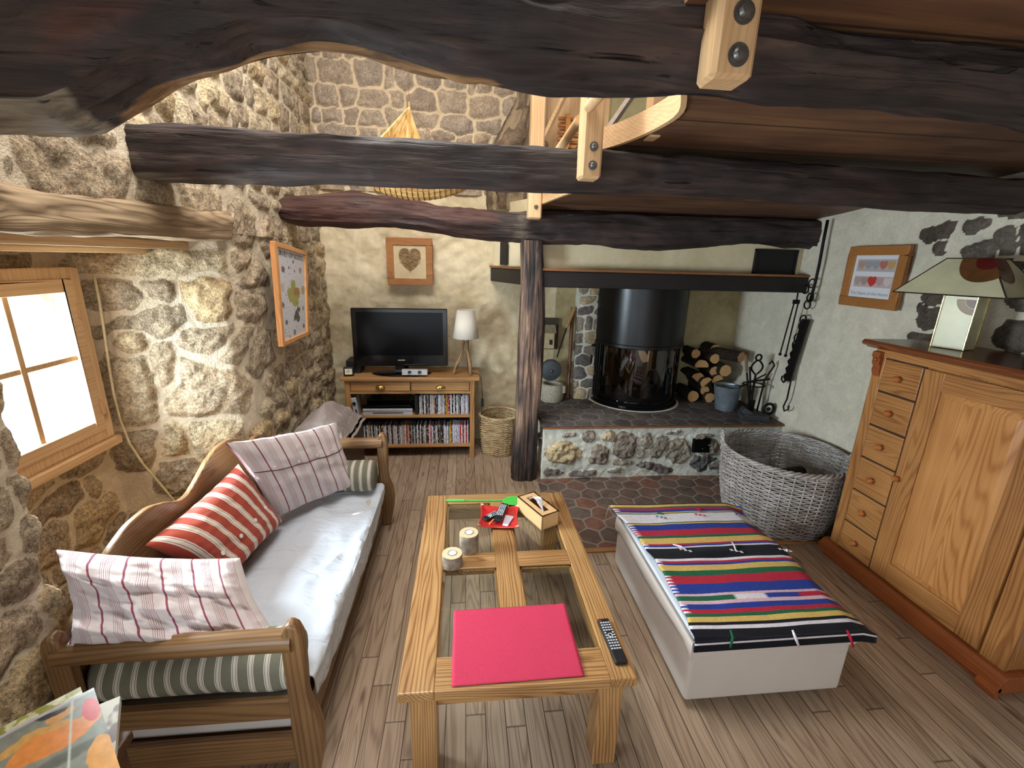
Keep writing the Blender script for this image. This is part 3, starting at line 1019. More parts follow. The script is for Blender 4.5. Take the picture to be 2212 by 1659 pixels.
# right wall: plaster with bare stones towards the dresser
seedsR = []
for px, py, hw, hh, tone in ((2022, 500, 34, 28, 0.0), (2105, 483, 40, 20, .8), (2030, 535, 20, 24, .3), (2120, 540, 46, 20, 1.0), (2180, 520, 40, 36, .7), (2010, 452, 30, 8, .2), (2180, 590, 40, 26, .3),
                             (2010, 680, 30, 36, .1), (2020, 640, 26, 24, .1), (2000, 735, 50, 18, .2), (2060, 700, 26, 30, .4), (2190, 460, 40, 14, .4)):
    p = on_x(px, py, 2.85); p2 = on_x(px + hw, py, 2.85); p3 = on_x(px, py + hh, 2.85)
    seedsR.append((-p.y + 4.47, p.z, abs(p.y - p2.y) * .95, abs(p.z - p3.z) * .95, 0, tone))
seedsR += [(a, b_, r1, r2, 0, t_) for a, b_, r1, r2, t_ in ((2.45, 2.05, .16, .10, .4), (2.45, 1.8, .13, .12, .7), (2.5, 1.55, .15, .10, .2), (2.75, 1.9, .12, .1, .5), (2.8, 1.65, .12, .11, .6), (3.0, 2.05, .12, .1, .4))]
PR, mkR, tnR, _, _ = wall_grid([(2.85, 4.47), (2.85, 1.0)], 0, 2.6, .014, .014, lambda Lt, L: seedsR, .02, .003, .03, 19, flip=True, p=2.3, warp=.03)
struct(attr_surface('wall_right', [(PR, mkR, tnR)], M['stone_right']))
w = MB(); w.bb(2.85, 2.95, -2.3, 1.02, 0, 2.7)
struct(obj('wall_rear_right', w, M['plaster_white']))
# wall behind the camera with a wide assumed opening, and the roof over the void, closed to keep the sun out
w = MB()
w.bb(-1.95, -1.1, -2.35, -2.25, 0, 4.2); w.bb(1.5, 2.95, -2.35, -2.25, 0, 4.2); w.bb(-1.1, 1.5, -2.35, -2.25, 2.35, 4.2)
struct(obj('wall_rear', w, M['plaster_white']))
w = MB(); w.bb(-2.0, 2.95, -2.3, 4.6, 4.12, 4.2)
struct(obj('roof', w, M['plaster_white']))

# loft floor of wide boards on the beams: its edge bows between the railing posts
def zc(y): return 2.555 - .087 * y


edge = [(.52, -2.2), (.52, 1.3), (.70, 1.55), (.815, 1.78), (.80, 1.9), (.75, 2.05), (.66, 2.22), (.54, 2.30), (.54, 2.5), (.70, 2.75), (.745, 2.95), (.66, 3.15), (.56, 3.45), (.52, 3.75), (.52, 4.48)]


def ceiling_material():
    t = NT('ceiling_boards')
    g = t.noise(t.coords('Object', (1.2, 14, 14)), 1.0, 4, .6, 1.2)
    big = t.noise(t.coords('Object', (1.5, 3, 3)), 1.0, 3)
    c = t.ramp(t.math('ADD', t.math('MULTIPLY', g, .5), t.math('MULTIPLY', big, .5)), [(.35, srgb(66, 44, 34)), (.5, srgb(98, 68, 48)), (.65, srgb(124, 90, 60))])
    tc = t.node('ShaderNodeTexCoord'); sp = t.node('ShaderNodeSeparateXYZ'); t.link(tc.outputs['Object'], sp.inputs[0])
    fr = t.math('FRACT', t.math('DIVIDE', sp.outputs[1], .31))
    e = t.math('MINIMUM', fr, t.math('SUBTRACT', 1.0, fr))
    c = t.mix(t.ramp(e, [(.01, .8), (.03, 0.0)]), c, srgb(24, 16, 12))
    t.set(Base_Color=c, Roughness=.6); t.bump(g, .3, .006)
    return t.m


mb = MB(); n = len(edge)
vs = [(x, y, zc(y)) for x, y in edge] + [(2.9, y, zc(y)) for x, y in edge] + [(x, y, zc(y) + .045) for x, y in edge] + [(2.9, y, zc(y) + .045) for x, y in edge]
fs = []
for i in range(n - 1):
    fs += [(i, i + 1, n + i + 1, n + i), (2 * n + i, 3 * n + i, 3 * n + i + 1, 2 * n + i + 1), (i, 2 * n + i, 2 * n + i + 1, i + 1)]
mb.add(vs, fs)
struct(obj('ceiling', mb, ceiling_material(), fix=True))
# curved pine fascia strips along the bowed edge
for k, (a, b_) in enumerate(((1.28, 2.31), (2.49, 3.48))):
    pts = [(x, y) for x, y in edge if a - .02 <= y <= b_ + .02]
    ys = np.linspace(pts[0][1], pts[-1][1], 24); xs = np.interp(ys, [p[1] for p in pts], [p[0] for p in pts])
    kk = np.hanning(7); kk /= kk.sum(); xs = np.convolve(np.pad(xs, 3, mode='edge'), kk, 'valid')
    P = np.zeros((24, 5, 3))
    for i in range(24):
        for j, (dx, dz) in enumerate(((-.022, -.006), (-.022, .085), (.0, .085), (.0, -.006), (-.022, -.006))):
            P[i, j] = (xs[i] + dx, ys[i], zc(ys[i]) + dz)
    o = obj('loft_fascia', MB().grid(P), fresh_pine('Y'), smooth_='auto')
    tag(o, ('curved pine edge board of the loft between nearest and middle beams', 'curved pine edge board of the loft between middle and far beams')[k], 'edge board')

# ------------------------------------------------------------------ railing posts bolted on the beams
def rail_post(name, x0, x1, yf, yb_, z0, z1, label, bolts, r):
    t = thing(name, label, 'post', ((x0 + x1) / 2, yb_, z0), 0, 'pine railing posts bolted to the beams')
    c = .018
    m = MB(); m.bb(x0, x1, yf, yb_, z0, z1)
    obj('shaft', m, fresh_pine('Z'), t, bevel=.010, bseg=1)
    for z in bolts:
        q = MB(); q.lathe([(0, -.010 - r * .5), (r * .7, -.010 - r * .4), (r, -.010), (r, 0)], ((x0 + x1) / 2 + .005, yf, z), 8, axis='Y')
        q.lathe([(0, -.004), (r * 1.45, -.004), (r * 1.45, 0)], ((x0 + x1) / 2 + .005, yf, z), 18, axis='Y')
        obj('bolt', q, M['steel'], t, smooth_='auto')
    return t


a = on_y(1538, 165, 1.13); b_ = on_y(1628, 165, 1.13)
rail_post('railing_post', a.x, b_.x, 1.13, 1.215, a.z, a.z + .95, 'pine railing post with two dark bolts on the nearest beam', (on_y(1583, 118, 1.13).z, on_y(1590, 25, 1.13).z), .017)
a = on_y(1254, 384, 2.0); b_ = on_y(1298, 384, 2.0)
rail_post('railing_post', a.x, b_.x, 2.0, 2.095, a.z, a.z + .95, 'pine railing post with two bolts on the middle beam', (on_y(1273, 357, 2.0).z, on_y(1273, 316, 2.0).z), .013)
a = on_y(1141, 472, 3.40); b_ = on_y(1170, 472, 3.40)
rail_post('railing_post', a.x, b_.x, 3.40, 3.505, a.z, a.z + .95, 'pine railing post with one pale bolt on the far beam above the oak post', (on_y(1157, 447, 3.4).z,), .010)
# handrail dowels between the posts
for k, (p0, p1, lab) in enumerate((((.50, 2.0, 2.46), (.60, 1.215, 2.56), 'round pine rail running from the middle railing post to the nearest'), ((.52, 3.40, 2.42), (.49, 2.095, 2.44), 'round pine rail running from the far railing post to the middle one'))):
    p1 = (p1[0] - .0, p1[1], p1[2])
    o = obj('handrail', MB().cyl(p0, p1, .022, seg=14), fresh_pine('Y'), smooth_='auto'); tag(o, lab, 'rail')

# ------------------------------------------------------------------ loft glimpsed above: pier, panelling, brace, ladder
zr = np.linspace(2.28, 3.4, 70); ar = np.linspace(0, 2 * PI, 60, False)
ZZ, AA = np.meshgrid(zr, ar, indexing='ij')
cxr = np.interp(zr, [2.28, 2.5, 2.9, 3.1, 3.4], [.40, .40, .47, .52, .56])[:, None]
rr = np.interp(zr, [2.28, 2.5, 2.8, 3.0, 3.15, 3.4], [.17, .18, .20, .15, .11, .09])[:, None]
bm = fbm(np.cos(AA) * 2.2, np.sin(AA) * 2.2, ZZ * 6, 4, 4)
rd = rr * (1 + .35 * bm)
P = np.stack([cxr + rd * np.cos(AA), 4.27 + rd * np.sin(AA), ZZ], -1)
pm = stone_material('pier_rock', [srgb(92, 78, 64), srgb(116, 98, 80)], srgb(160, 142, 116), bump=.9)
mb = MB(); mb.v = [tuple(p) for p in P.reshape(-1, 3).tolist()]
for i in range(len(zr) - 1):
    for j in range(60):
        mb.f.append((i * 60 + j, i * 60 + (j + 1) % 60, (i + 1) * 60 + (j + 1) % 60, (i + 1) * 60 + j))
mb.m = [0] * len(mb.f)
o = obj('wall_pier', mb, pm, smooth_=True, fix=False)
point_attr(o, 'mask', smooth(-.35, .15, bm).ravel()); point_attr(o, 'tone', (bm * .5 + .5).ravel())
struct(o)
w = MB(); w.bb(.60, 2.9, 4.40, 4.48, 2.2, 4.15)
struct(obj('wall_loft', w, fresh_pine('Z')))
w = MB(); w.bb(1.16, 2.9, 3.9, 3.96, 2.3, 4.1)
struct(obj('wall_loft_partition', w, plaster_material('loft_plaster', srgb(124, 114, 84), srgb(150, 140, 104), .2)))
p0, p1 = on_y(1166, 318, 4.2), on_y(1214, 218, 4.2)
o = obj('stair_brace', MB().tube([p0 - (p1 - p0) * .2, p1 + (p1 - p0) * .6], .024, 4), fresh_pine('Z')); tag(o, 'slanting pine brace seen behind the middle railing post', 'brace')
m = MB()
for k in range(9):
    z = 2.62 + .055 * k
    m.bb(.82, 1.02, 4.33, 4.36, z, z + .022)
m.bb(.88, .92, 4.30, 4.34, 2.5, 3.1)
o = obj('slatted_panel', m, wood('dark_pine', srgb(150, 92, 44), srgb(205, 140, 76), 'X')); tag(o, 'slatted pine panel seen in the loft behind the slanting brace', 'panel')
p0, p1 = on_y(1300, 300, 3.0), on_y(1352, 225, 3.0)
o = obj('loft_strut', MB().tube([p0 - (p1 - p0) * .3, p1 + (p1 - p0) * .5], .022, 4), plain('grey_wood', srgb(128, 112, 98), .7)); tag(o, 'grey slanting strut right of the middle railing post', 'strut')
m = MB(); p = on_y(1400, 270, 2.05); m.bb(p.x, p.x + .05, 2.02, 2.10, zc(2) - .01, zc(2) + .5)
o = obj('baluster', m, fresh_pine('Z'), bevel=.006); tag(o, 'short pine baluster standing on the curved loft edge', 'baluster')

# chimney breast above the mantel, and its return to the back wall
w = MB()
ZM = 1.80
w.prism([(.60, 3.66), (2.86, 3.66), (2.86, 4.5), (.26, 4.5), (.26, 4.40)], ZM, 2.34, axis='Z')
struct(obj('wall_chimney_breast', w, M['plaster_cream']))
t = thing('mantel_beam', 'black mantel beam with thin pine strip on top, above the stove', 'mantel', (.6, 3.55, 1.66))
m = MB(); m.prism([(.57, 3.54), (2.86, 3.54), (2.86, 3.70), (.63, 3.70), (.33, 4.5), (.24, 4.42)], 1.655, 1.782, axis='Z')
mantm = wood('black_beam', srgb(16, 14, 14), srgb(36, 32, 31), 'X', 1, 5, .5, .2, knots=False)
obj('beam_body', m, mantm, t, bevel=.008)
m = MB(); m.prism([(.56, 3.53), (2.86, 3.53), (2.86, 3.70), (.63, 3.70), (.33, 4.5), (.23, 4.42)], 1.782, 1.80, axis='Z')
obj('top_strip', m, wood('red_pine', srgb(100, 62, 36), srgb(144, 96, 58), 'X'), t)
for k, (x0, x1, y, z0, z1) in enumerate(((2.41, 2.79, 3.655, 1.80, 2.0), (.335, .40, 4.18, 1.82, 2.0))):
    if k == 0:
        m = MB(); m.bb(x0, x1, y - .02, y + .002, z0, z0 + .012).bb(x0, x1, y - .02, y + .002, z1 - .012, z1).bb(x0, x0 + .012, y - .02, y + .002, z0, z1).bb(x1 - .012, x1, y - .02, y + .002, z0, z1)
        m.bb(x0 + .01, x1 - .01, y - .006, y + .002, z0 + .01, z1 - .01)
        o = obj('vent_panel', m, M['matt_black']); tag(o, 'black rectangular vent panel at right end above the mantel', 'vent')
    else:
        m = MB(); m.box((.345, 4.16, 1.91), (.012, .13, .2), rz=.40)
        o = obj('vent_panel', m, M['matt_black']); tag(o, 'small black vent panel left of the oak post above the mantel', 'vent')

# hearth platform
t = thing('raised_hearth', 'raised stone hearth with dark tiled top under the stove', 'hearth', (.65, 3.5, 0))
HZ = .505
X0 = .66
seedsH = []
for cxp, cyp, hw, hh, tone in ((330, 345, 165, 100, 1.0), (580, 180, 68, 50, .45), (780, 190, 60, 45, .9), (680, 370, 100, 95, .45), (930, 270, 112, 118, .4), (1130, 230, 40, 90, .5),
                               (1080, 350, 34, 55, .5), (900, 430, 90, 32, .6), (1260, 300, 75, 120, .4), (1440, 330, 110, 105, .55), (400, 175, 65, 24, .6), (240, 530, 100, 34, .2), (530, 535, 125, 30, .2),
                               (820, 505, 60, 18, .3), (1220, 495, 190, 36, .15), (1670, 440, 130, 75, 0.0), (1680, 190, 100, 30, .4), (1380, 160, 80, 20, .4)):
    px, py = 1140 + cxp / 4.424, 900 + cyp / 4.424
    p = on_y(px, py, 3.5); hw_ = hw / 4.424 / 960 * 3.75; hh_ = hh / 4.424 / 960 * 3.75 * 1.05
    seedsH.append((p.x - X0, p.z, hw_ * 1.15, hh_ * 1.15, random.uniform(-.2, .2), tone))
for xx in (1.5, 1.8, 2.05): seedsH.append((xx, .3, .12, .09, 0, .4)); seedsH.append((xx + .1, .1, .1, .05, 0, .2))
PH, mkH, tnH, UU, VV = wall_grid([(.74, 4.45), (.66, 3.50), (2.86, 3.50)], 0, HZ - .02, .008, .008, lambda Lt, L: [(a_ + L[1], b2_, c_, d_, e_, f_) for a_, b2_, c_, d_, e_, f_ in seedsH] + [(.2, .3, .1, .08, 0, .3), (.5, .2, .1, .08, 0, .3), (.8, .33, .07, .06, 0, .3)],
                                 .03, .011, .04, 29, flip=True, p=2.2, warp=.022, bulgeedge=.3)
mb = MB(); mb.grid(PH)
o = obj('stone_base', mb, M['stone_hearth'], t, smooth_=True, fix=False); point_attr(o, 'mask', mkH.ravel()); point_attr(o, 'tone', tnH.ravel())
hole = MB(); p = on_y(1512, 960, 3.5)
hole.bb(p.x - .075, p.x + .075, 3.462, 3.5, p.z - .062, p.z + .06)
obj('ash_opening', hole, plain('opening_shade', srgb(6, 6, 7), .95, 0, .1), t)  # solid near-black block, the hole's inner shade put into its colour
m = MB(); m.bb(.655, 2.86, 3.47, 3.49, HZ - .022, HZ - .004)
obj('edge_strip', m, wood('red_pine', srgb(100, 62, 36), srgb(144, 96, 58), 'X'), t, bevel=.002)
XX, YY = np.meshgrid(np.linspace(.64, 2.86, 270), np.linspace(3.47, 4.46, 125), indexing='ij')
mk, tn, bu = stone_field(XX, YY, tile_seeds(.6, 2.9, 3.4, 4.5, .17, 8), gap=.035, p=2.0, warp=.008, wseed=8)
mb = MB(); mb.grid(np.stack([XX, YY, HZ + .003 * bu], -1))
o = obj('tile_top', mb, M['tomette_dark'], t, smooth_=True, fix=False); point_attr(o, 'mask', mk.ravel()); point_attr(o, 'tone', tn.ravel())

# stone jamb beside the stove
PJ, mkJ, tnJ, _, _ = wall_grid([(1.10, 4.44), (1.105, 4.26), (1.345, 4.24), (1.36, 4.44)], HZ, 1.80, .010, .010,
                               lambda Lt, L: coursed(L[1] - .02, L[1] + .26, .5, 1.85, (.13, .21), (.09, .17), 77, 1.12, .2), .012, .004, .07, 39, flip=True, p=2.4, warp=.012)
struct(attr_surface('wall_stove_jamb', [(PJ, mkJ, tnJ)], M['stone_hearth']))

# ------------------------------------------------------------------ stove
SX, SY = 1.715, 4.27
t = thing('wood_stove', 'large black cylindrical stove with curved glass front on the hearth', 'stove', (SX, SY, HZ))
hood = NT('stove_hood_metal')
n_ = hood.noise(hood.coords(), 4, 3)
hood.set(Base_Color=srgb(22, 23, 25), Roughness=hood.ramp(n_, [(.3, .30), (.7, .42)]), Metallic=.4)
hood.b.inputs['Specular IOR Level'].default_value = .5
obj('hood', MB().lathe([(.43, 1.10), (.445, 1.10), (.445, 1.125), (.437, 1.13), (.437, 1.95), (.43, 1.95)], (SX, SY, 0), 72), hood.m, t, smooth_='auto')
a0, a1 = math.radians(185), math.radians(355)
obj('glass_front', MB().lathe([(.405, .565), (.405, 1.10)], (SX, SY, 0), 60, a0=a0, a1=a1), M['stove_glass'], t, smooth_=True, fix=False)
m = MB(); m.lathe([(.30, .60), (.33, .60), (.33, 1.12), (.30, 1.12)], (SX, SY + .02, 0), 48, a0=math.radians(-10), a1=math.radians(190))
m.lathe([(0, .60), (.40, .60)], (SX, SY, 0), 48)
obj('firebox', m, plain('firebrick', srgb(46, 36, 30), .85, 0, .2, .3, 8), t, smooth_='auto')
m = MB(); m.lathe([(.0, HZ), (.44, HZ), (.44, HZ + .02), (.42, HZ + .03), (.425, .57), (.395, .572), (.395, .56), (0, .56)], (SX, SY, 0), 72)
obj('glass_top_ring', MB().lathe([(.39, 1.085), (.415, 1.085), (.415, 1.10), (.39, 1.10)], (SX, SY, 0), 60, close=True), M['gloss_black'], t, smooth_='auto')
obj('base_ring', m, M['gloss_black'], t, smooth_='auto')
m = MB()
for k, ang in enumerate((184, 190, 196)):
    a = math.radians(ang)
    m.cyl((SX + .425 * math.cos(a), SY + .425 * math.sin(a), .56), (SX + .425 * math.cos(a), SY + .425 * math.sin(a), 1.10), .010, seg=8)
m.bb(SX - .47, SX - .425, SY - .02, SY + .14, HZ, 1.14)
obj('side_frame', MB().bb(SX + .38, SX + .42, SY - .10, SY + .14, HZ, 1.10), M['black_metal'], t)
obj('side_frame', m, M['black_metal'], t, smooth_='auto')
m = MB()
for k in range(4):
    m.tube([(SX - .2 + .1 * k, SY - .12 + .03 * k, .625), (SX - .05 + .1 * k, SY + .12, .64)], [.02, .024], 8)
obj('charred_log', m, plain('charred', srgb(96, 76, 60), .9), t, smooth_='auto')
# ash lip of mortar around the stove foot
m = MB(); m.lathe([(.44, HZ + .004), (.452, HZ + .009), (.465, HZ + .004)], (SX, SY, 0), 60, a0=math.radians(180), a1=math.radians(350))
obj('mortar_lip', m, M['plaster_white'], t, smooth_=True, fix=False)

# ------------------------------------------------------------------ log pile
bark = plain('log_bark', srgb(48, 38, 31), .9, 0, .2, .35, 40, .6)


def end_mat():
    t = NT('log_end')
    tc = t.coords()
    sp = t.node('ShaderNodeSeparateXYZ'); t.link(tc, sp.inputs[0])
    r = t.math('SQRT', t.math('ADD', t.math('POWER', sp.outputs[0], 2.0), t.math('POWER', sp.outputs[2], 2.0)))
    w = t.math('MULTIPLY_ADD', t.math('SINE', t.math('MULTIPLY', t.math('ADD', r, t.math('MULTIPLY', t.noise(tc, 20, 2), .01)), 1100.0)), .5, .5)
    t.set(Base_Color=t.ramp(t.math('ADD', t.math('MULTIPLY', w, .5), t.math('MULTIPLY', t.noise(tc, 30, 3), .5)), [(.2, srgb(206, 164, 112)), (.9, srgb(158, 114, 70))]), Roughness=.85)
    return t.m


LE = end_mat()


def log(px, py, r, y, label, length=.30, half=None, tilt=0.0):
    p = on_y(px, py, y)
    o = bpy.data.objects.new('firewood_log', None); COL.objects.link(o); o.location = p
    WM[o.name] = Matrix.Translation(p)
    tag(o, label, 'log', 'split logs stacked beside the stove')
    n = 24; pts = []
    for k in range(n):
        a = 2 * PI * k / n
        x, z = r * math.cos(a), r * math.sin(a)
        if half is not None:
            nx, nz = math.cos(half), math.sin(half)
            d = x * nx + z * nz
            if d < -r * .1: x -= nx * (d + r * .1); z -= nz * (d + r * .1)
        f = 1 + .04 * math.sin(3 * a + px) + .03 * math.sin(7 * a + py)
        pts.append((x * f, z * f))
    m = MB(); m.prism([(a * .97, b * .97) for a, b in pts], 0.0, length, axis='Y')
    L = obj('bark', m, bark, o, smooth_='auto', world=False)
    e = MB(); e.prism([(a * .93, b * .93) for a, b in pts], -.003, .004, axis='Y')
    obj('cut_end', e, LE, o, world=False)
    o.rotation_euler = (0, 0, tilt)
    return o


log(1497, 856, .062, 4.13, 'round log at bottom left of the pile, touching the stove')
log(1522, 843, .050, 4.16, 'small round log at pile bottom between two others')
log(1533, 859, .054, 4.11, 'bottom log of the pile nearest the bucket')
log(1506, 822, .086, 4.18, 'large dark log lying on the left of the second row', half=.9)
log(1526, 828, .066, 4.13, 'split half log leaning in the middle of the pile', half=2.3)
log(1550, 822, .062, 4.15, 'split half log in the middle of the pile above the bucket', half=1.9)
log(1515, 792, .076, 4.15, 'half round log with flat side down in the third row', half=1.57)
log(1543, 802, .052, 4.19, 'log half hidden in the pile centre behind two others')
log(1567, 801, .064, 4.12, 'round pale log at the right of the third row')
log(1544, 775, .052, 4.14, 'small round log near the top of the pile')
log(1601, 772, .056, 3.98, 'log at the upper right of the pile pointing out furthest', .42, tilt=.45)
log(1503, 764, .05, 4.22, 'dark rough log on top of the pile against the stove', .2)
log(1545, 754, .05, 4.24, 'dark log lying on the very top of the pile', .2)
log(1565, 838, .05, 4.25, 'dark log behind the bucket at the pile bottom', .18)

# galvanised bucket
zc_ = plain('galvanised_zinc', srgb(140, 150, 158), .45, .55, .5, .15, 14)
bk = on_z(1562, 884, HZ)
bk = Vector((bk.x + .02, 3.90, HZ))
t = thing('ash_bucket', 'grey galvanised bucket beside the log pile', 'bucket', bk)
obj('pail', MB().lathe([(0, .008), (.085, .008), (.125, .235), (.132, .240), (.132, .235), (.128, .23), (.09, 0), (0, 0)], bk, 36), zc_, t, smooth_='auto')
m = MB(); m.tube([bk + Vector((-.13 + .26 * k / 14, -.10 * math.sin(PI * k / 14), .235 + .03 * math.sin(PI * k / 14))) for k in range(15)], .004, 6)
obj('bail_handle', m, M['iron'], t, smooth_=True)

# fire tools in a stand
ft = Vector((2.66, 3.72, HZ))
t = thing('fire_tool_stand', 'wrought iron stand of fire tools at right end of the hearth', 'fire tools', ft)
m = MB(); m.lathe([(0, 0), (.105, 0), (.105, .012), (.02, .03), (.012, .06), (.009, .40), (0, .40)], ft, 20)
m.tube([ft + Vector((.09 * math.cos(a), .09 * math.sin(a), .30)) for a in np.linspace(0, 2 * PI, 20, False)], .007, 7, closed=True)
for s_ in (-1, 1):
    m.tube([ft + Vector((s_ * (.01 + .045 * math.sin(PI * k / 12)), 0, .40 + .13 * k / 12)) for k in range(13)], .0085, 7)
obj('stand', m, M['iron'], t, smooth_='auto')
m = MB(); m.tube([ft + Vector((.028 * math.cos(a), 0, .555 + .028 * math.sin(a))) for a in np.linspace(0, 2 * PI, 14, False)], .0085, 7, closed=True)
obj('finial', m, M['iron'], t, smooth_=True)
m = MB(); p0 = ft + Vector((-.11, -.03, .42)); p1 = ft + Vector((-.03, -.05, .05))
m.tube([p0, p1], .009, 8)
obj('wooden_handle', MB().tube([p0 + (p0 - p1) * .02, p0 + (p0 - p1) * .45], .013, 8), plain('handle_wood', srgb(120, 92, 66), .6), t, smooth_='auto')
m.box(p1 + Vector((0, 0, .04)), (.085, .012, .14), rz=.3)
obj('shovel', m, M['iron'], t)
m = MB(); m.tube([ft + Vector((-.05, .03, .46)), ft + Vector((.03, .02, .04))], .0085, 7)
obj('poker', m, M['iron'], t)
m = MB()
p = ft + Vector((.055, -.03, .05))
m.tube([p, p + Vector((.02, 0, .30)), p + Vector((.06, 0, .38)), p + Vector((.09, 0, .44)), p + Vector((.06, 0, .48)), p + Vector((.035, 0, .45))], .0085, 7)
obj('tongs', m, M['iron'], t, smooth_=True)
m = MB(); m.tube([ft + Vector((-.09, -.05, .34)), ft + Vector((.12, -.03, .36))], .010, 7); m.tube([ft + Vector((-.17, -.04, .28)), ft + Vector((.10, .0, .40))], .007, 7)
obj('toasting_fork', m, M['iron'], t)
# cast iron shoe / ash pan on the floor of the hearth and a curly dog iron
m = MB(); m.box(ft + Vector((-.04, -.12, .035)), (.24, .12, .05), rz=-.25, rx=.1); m.box(ft + Vector((-.10, -.10, .07)), (.09, .09, .05), rz=-.3, ry=.5)
o = obj('ash_pan', m, plain('pan_iron', srgb(72, 74, 78), .6, .5), bevel=.004); tag(o, 'flat grey iron ash pan lying at the foot of the fire tools', 'ash pan')
m = MB(); c0 = ft + Vector((.10, -.12, .10))
m.tube([c0 + Vector((.05 * math.cos(a), 0, .05 * math.sin(a))) for a in np.linspace(0, 2 * PI, 18, False)], .013, 8, closed=True)
m.tube([c0 + Vector((0, 0, -.05)), c0 + Vector((-.02, .0, -.09))], .012, 8); m.sphere(c0, .018, 10, 6)
o = obj('fire_dog', m, M['iron'], smooth_=True); tag(o, 'small curled iron fire dog right of the ash pan', 'fire dog')

# pot hanger with chain, hung by the right wall
t = thing('pot_hanger', 'long toothed iron pot hanger with chain rings hanging at the right wall', 'pot hanger', (2.78, 3.40, 1.0))
m = MB()
P_ = lambda px, py, x=2.79: on_x(px, py, x)
m.tube([P_(1788, 475), P_(1779, 520), P_(1770, 570), P_(1760, 615), P_(1750, 650)], .011, 8)
obj('hanging_bar', m, M['iron'], t, smooth_=True)
for k, (px, py) in enumerate(((1754, 612), (1750, 643), (1744, 658), (1735, 690), (1732, 705), (1722, 730), (1718, 745), (1740, 625))):
    c0 = P_(px, py); m = MB()
    m.tube([c0 + Vector((.0, .034 * math.cos(a), .034 * math.sin(a))) for a in np.linspace(0, 2 * PI, 16, False)], .006, 6, closed=True)
    obj('chain_ring', m, M['iron'], t, smooth_=True)
m = MB(); a_, b_ = P_(1742, 690), P_(1700, 822)
pts = []
for k in range(17):
    q = a_.lerp(b_, k / 16); w_ = .042 * (1 - .35 * k / 16)
    pts.append((q.y + w_ + (.026 if k % 2 else 0) * (k > 6), q.z))
for k in range(16, -1, -1):
    q = a_.lerp(b_, k / 16); pts.append((q.y - .030, q.z))
m.prism(pts, 2.782, 2.80, axis='X')
obj('toothed_blade', m, M['iron'], t)
m = MB(); m.tube([P_(1712, 800), P_(1707, 830), P_(1700, 862), P_(1692, 878), P_(1694, 888), P_(1703, 884), P_(1704, 876)], .007, 6)
m.tube([P_(1706, 815), P_(1692, 826), P_(1688, 820), P_(1690, 812)], .008, 6)
obj('hook', m, M['iron'], t, smooth_=True)
t = thing('roasting_rod_pair', 'pair of thin iron rods hanging under the mantel end', 'iron rods', (2.74, 3.55, 1.3))
m = MB(); m.tube([P_(1724, 632, 2.72), P_(1721, 648, 2.72)], .006, 6); m.box(P_(1720, 652, 2.72), (.05, .02, .035))
obj('hanger', m, M['iron'], t)
for a_, b_ in (((1716, 652), (1685, 765)), ((1724, 655), (1697, 768))):
    m = MB(); m.tube([P_(*a_, 2.72), P_(*b_, 2.72)], .006, 6); m.sphere(P_(*b_, 2.72), .014, 10, 6)
    obj('rod', m, M['iron'], t, smooth_='auto')
m = MB(); m.tube([P_(1789, 462, 2.8), P_(1789, 480, 2.8), P_(1786, 492, 2.8)], .016, 8)

# left of stove: niche, box, pan, trough, broom
t = MB(); t.bb(.70, .935, 4.40, 4.448, .99, 1.305)
o = obj('wall_recess', t, plain('recess_dark', srgb(70, 62, 52), .9)); struct(o)
m = MB(); m.bb(.76, .885, 4.33, 4.41, 1.01, 1.17)
t = thing('wooden_box', 'small cream wooden house-shaped box in the niche left of stove', 'box', (.82, 4.37, 1.01))
cb = plain('cream_board', srgb(190, 172, 136), .7)
obj('body', m, cb, t, bevel=.003)
obj('roof', MB().prism([(4.30, 1.17), (4.37, 1.245), (4.43, 1.17)], .75, .895, axis='X'), plain('slatted_roof', srgb(150, 136, 110), .7), t)
obj('opening', MB().bb(.835, .865, 4.326, 4.332, 1.05, 1.10), M['matt_black'], t)
pc = on_y(1190, 800, 4.22)
t = thing('long_handled_pan', 'round grey lidded pan with long wooden handle leaning beside stove', 'pan', (pc.x, 4.22, HZ + .2))
m = MB(); m.lathe([(0, -.030), (.06, -.028), (.098, -.018), (.104, 0), (.108, .0), (.108, .03), (.10, .045), (0, .045)], (pc.x, 4.22, pc.z), 36, axis='Y')
obj('pan_body', m, plain('pan_grey', srgb(84, 90, 96), .5, .5), t, smooth_='auto')
obj('lid_knob', MB().sphere((pc.x, 4.18, pc.z), .014, 12, 8), M['steel'], t, smooth_=True)
h0, h1, h2 = on_y(1203, 772, 4.27), on_y(1224, 708, 4.32), on_y(1241, 665, 4.36)
obj('handle_rod', MB().tube([h0, h1], .007, 8), M['iron'], t)
obj('wooden_grip', MB().tube([h1, h1.lerp(h2, .3), h2], [.012, .018, .02], 10), plain('handle_wood2', srgb(168, 128, 78), .6), t, smooth_='auto')
t0 = on_z(1192, 864, HZ)
m = MB(); m.lathe([(0, 0), (.105, 0), (.118, .03), (.12, .15), (.112, .175), (.085, .178), (.08, .12), (0, .11)], (.86, 4.22, HZ), 28)
m.box((.955, 4.17, HZ + .13), (.05, .05, .07))
o = obj('stone_mortar', m, plain('granite', srgb(172, 166, 148), .9, 0, .2, .2, 90, .5), smooth_='auto'); tag(o, 'pale rough stone mortar on the hearth under the pan', 'stone mortar')
q0, q1 = on_z(1226, 862, HZ + .0), on_y(1236, 690, 4.40)
t = thing('hearth_stick', 'reddish bamboo blow pipe leaning on the jamb left of stove', 'stick', q0)
obj('tube', MB().tube([q0 + Vector((0, 0, .01)), q0.lerp(q1, .5), q1 + Vector((0, 0, .12))], [.016, .017, .02], 10), plain('bamboo_red', srgb(104, 58, 40), .5), t, smooth_='auto')

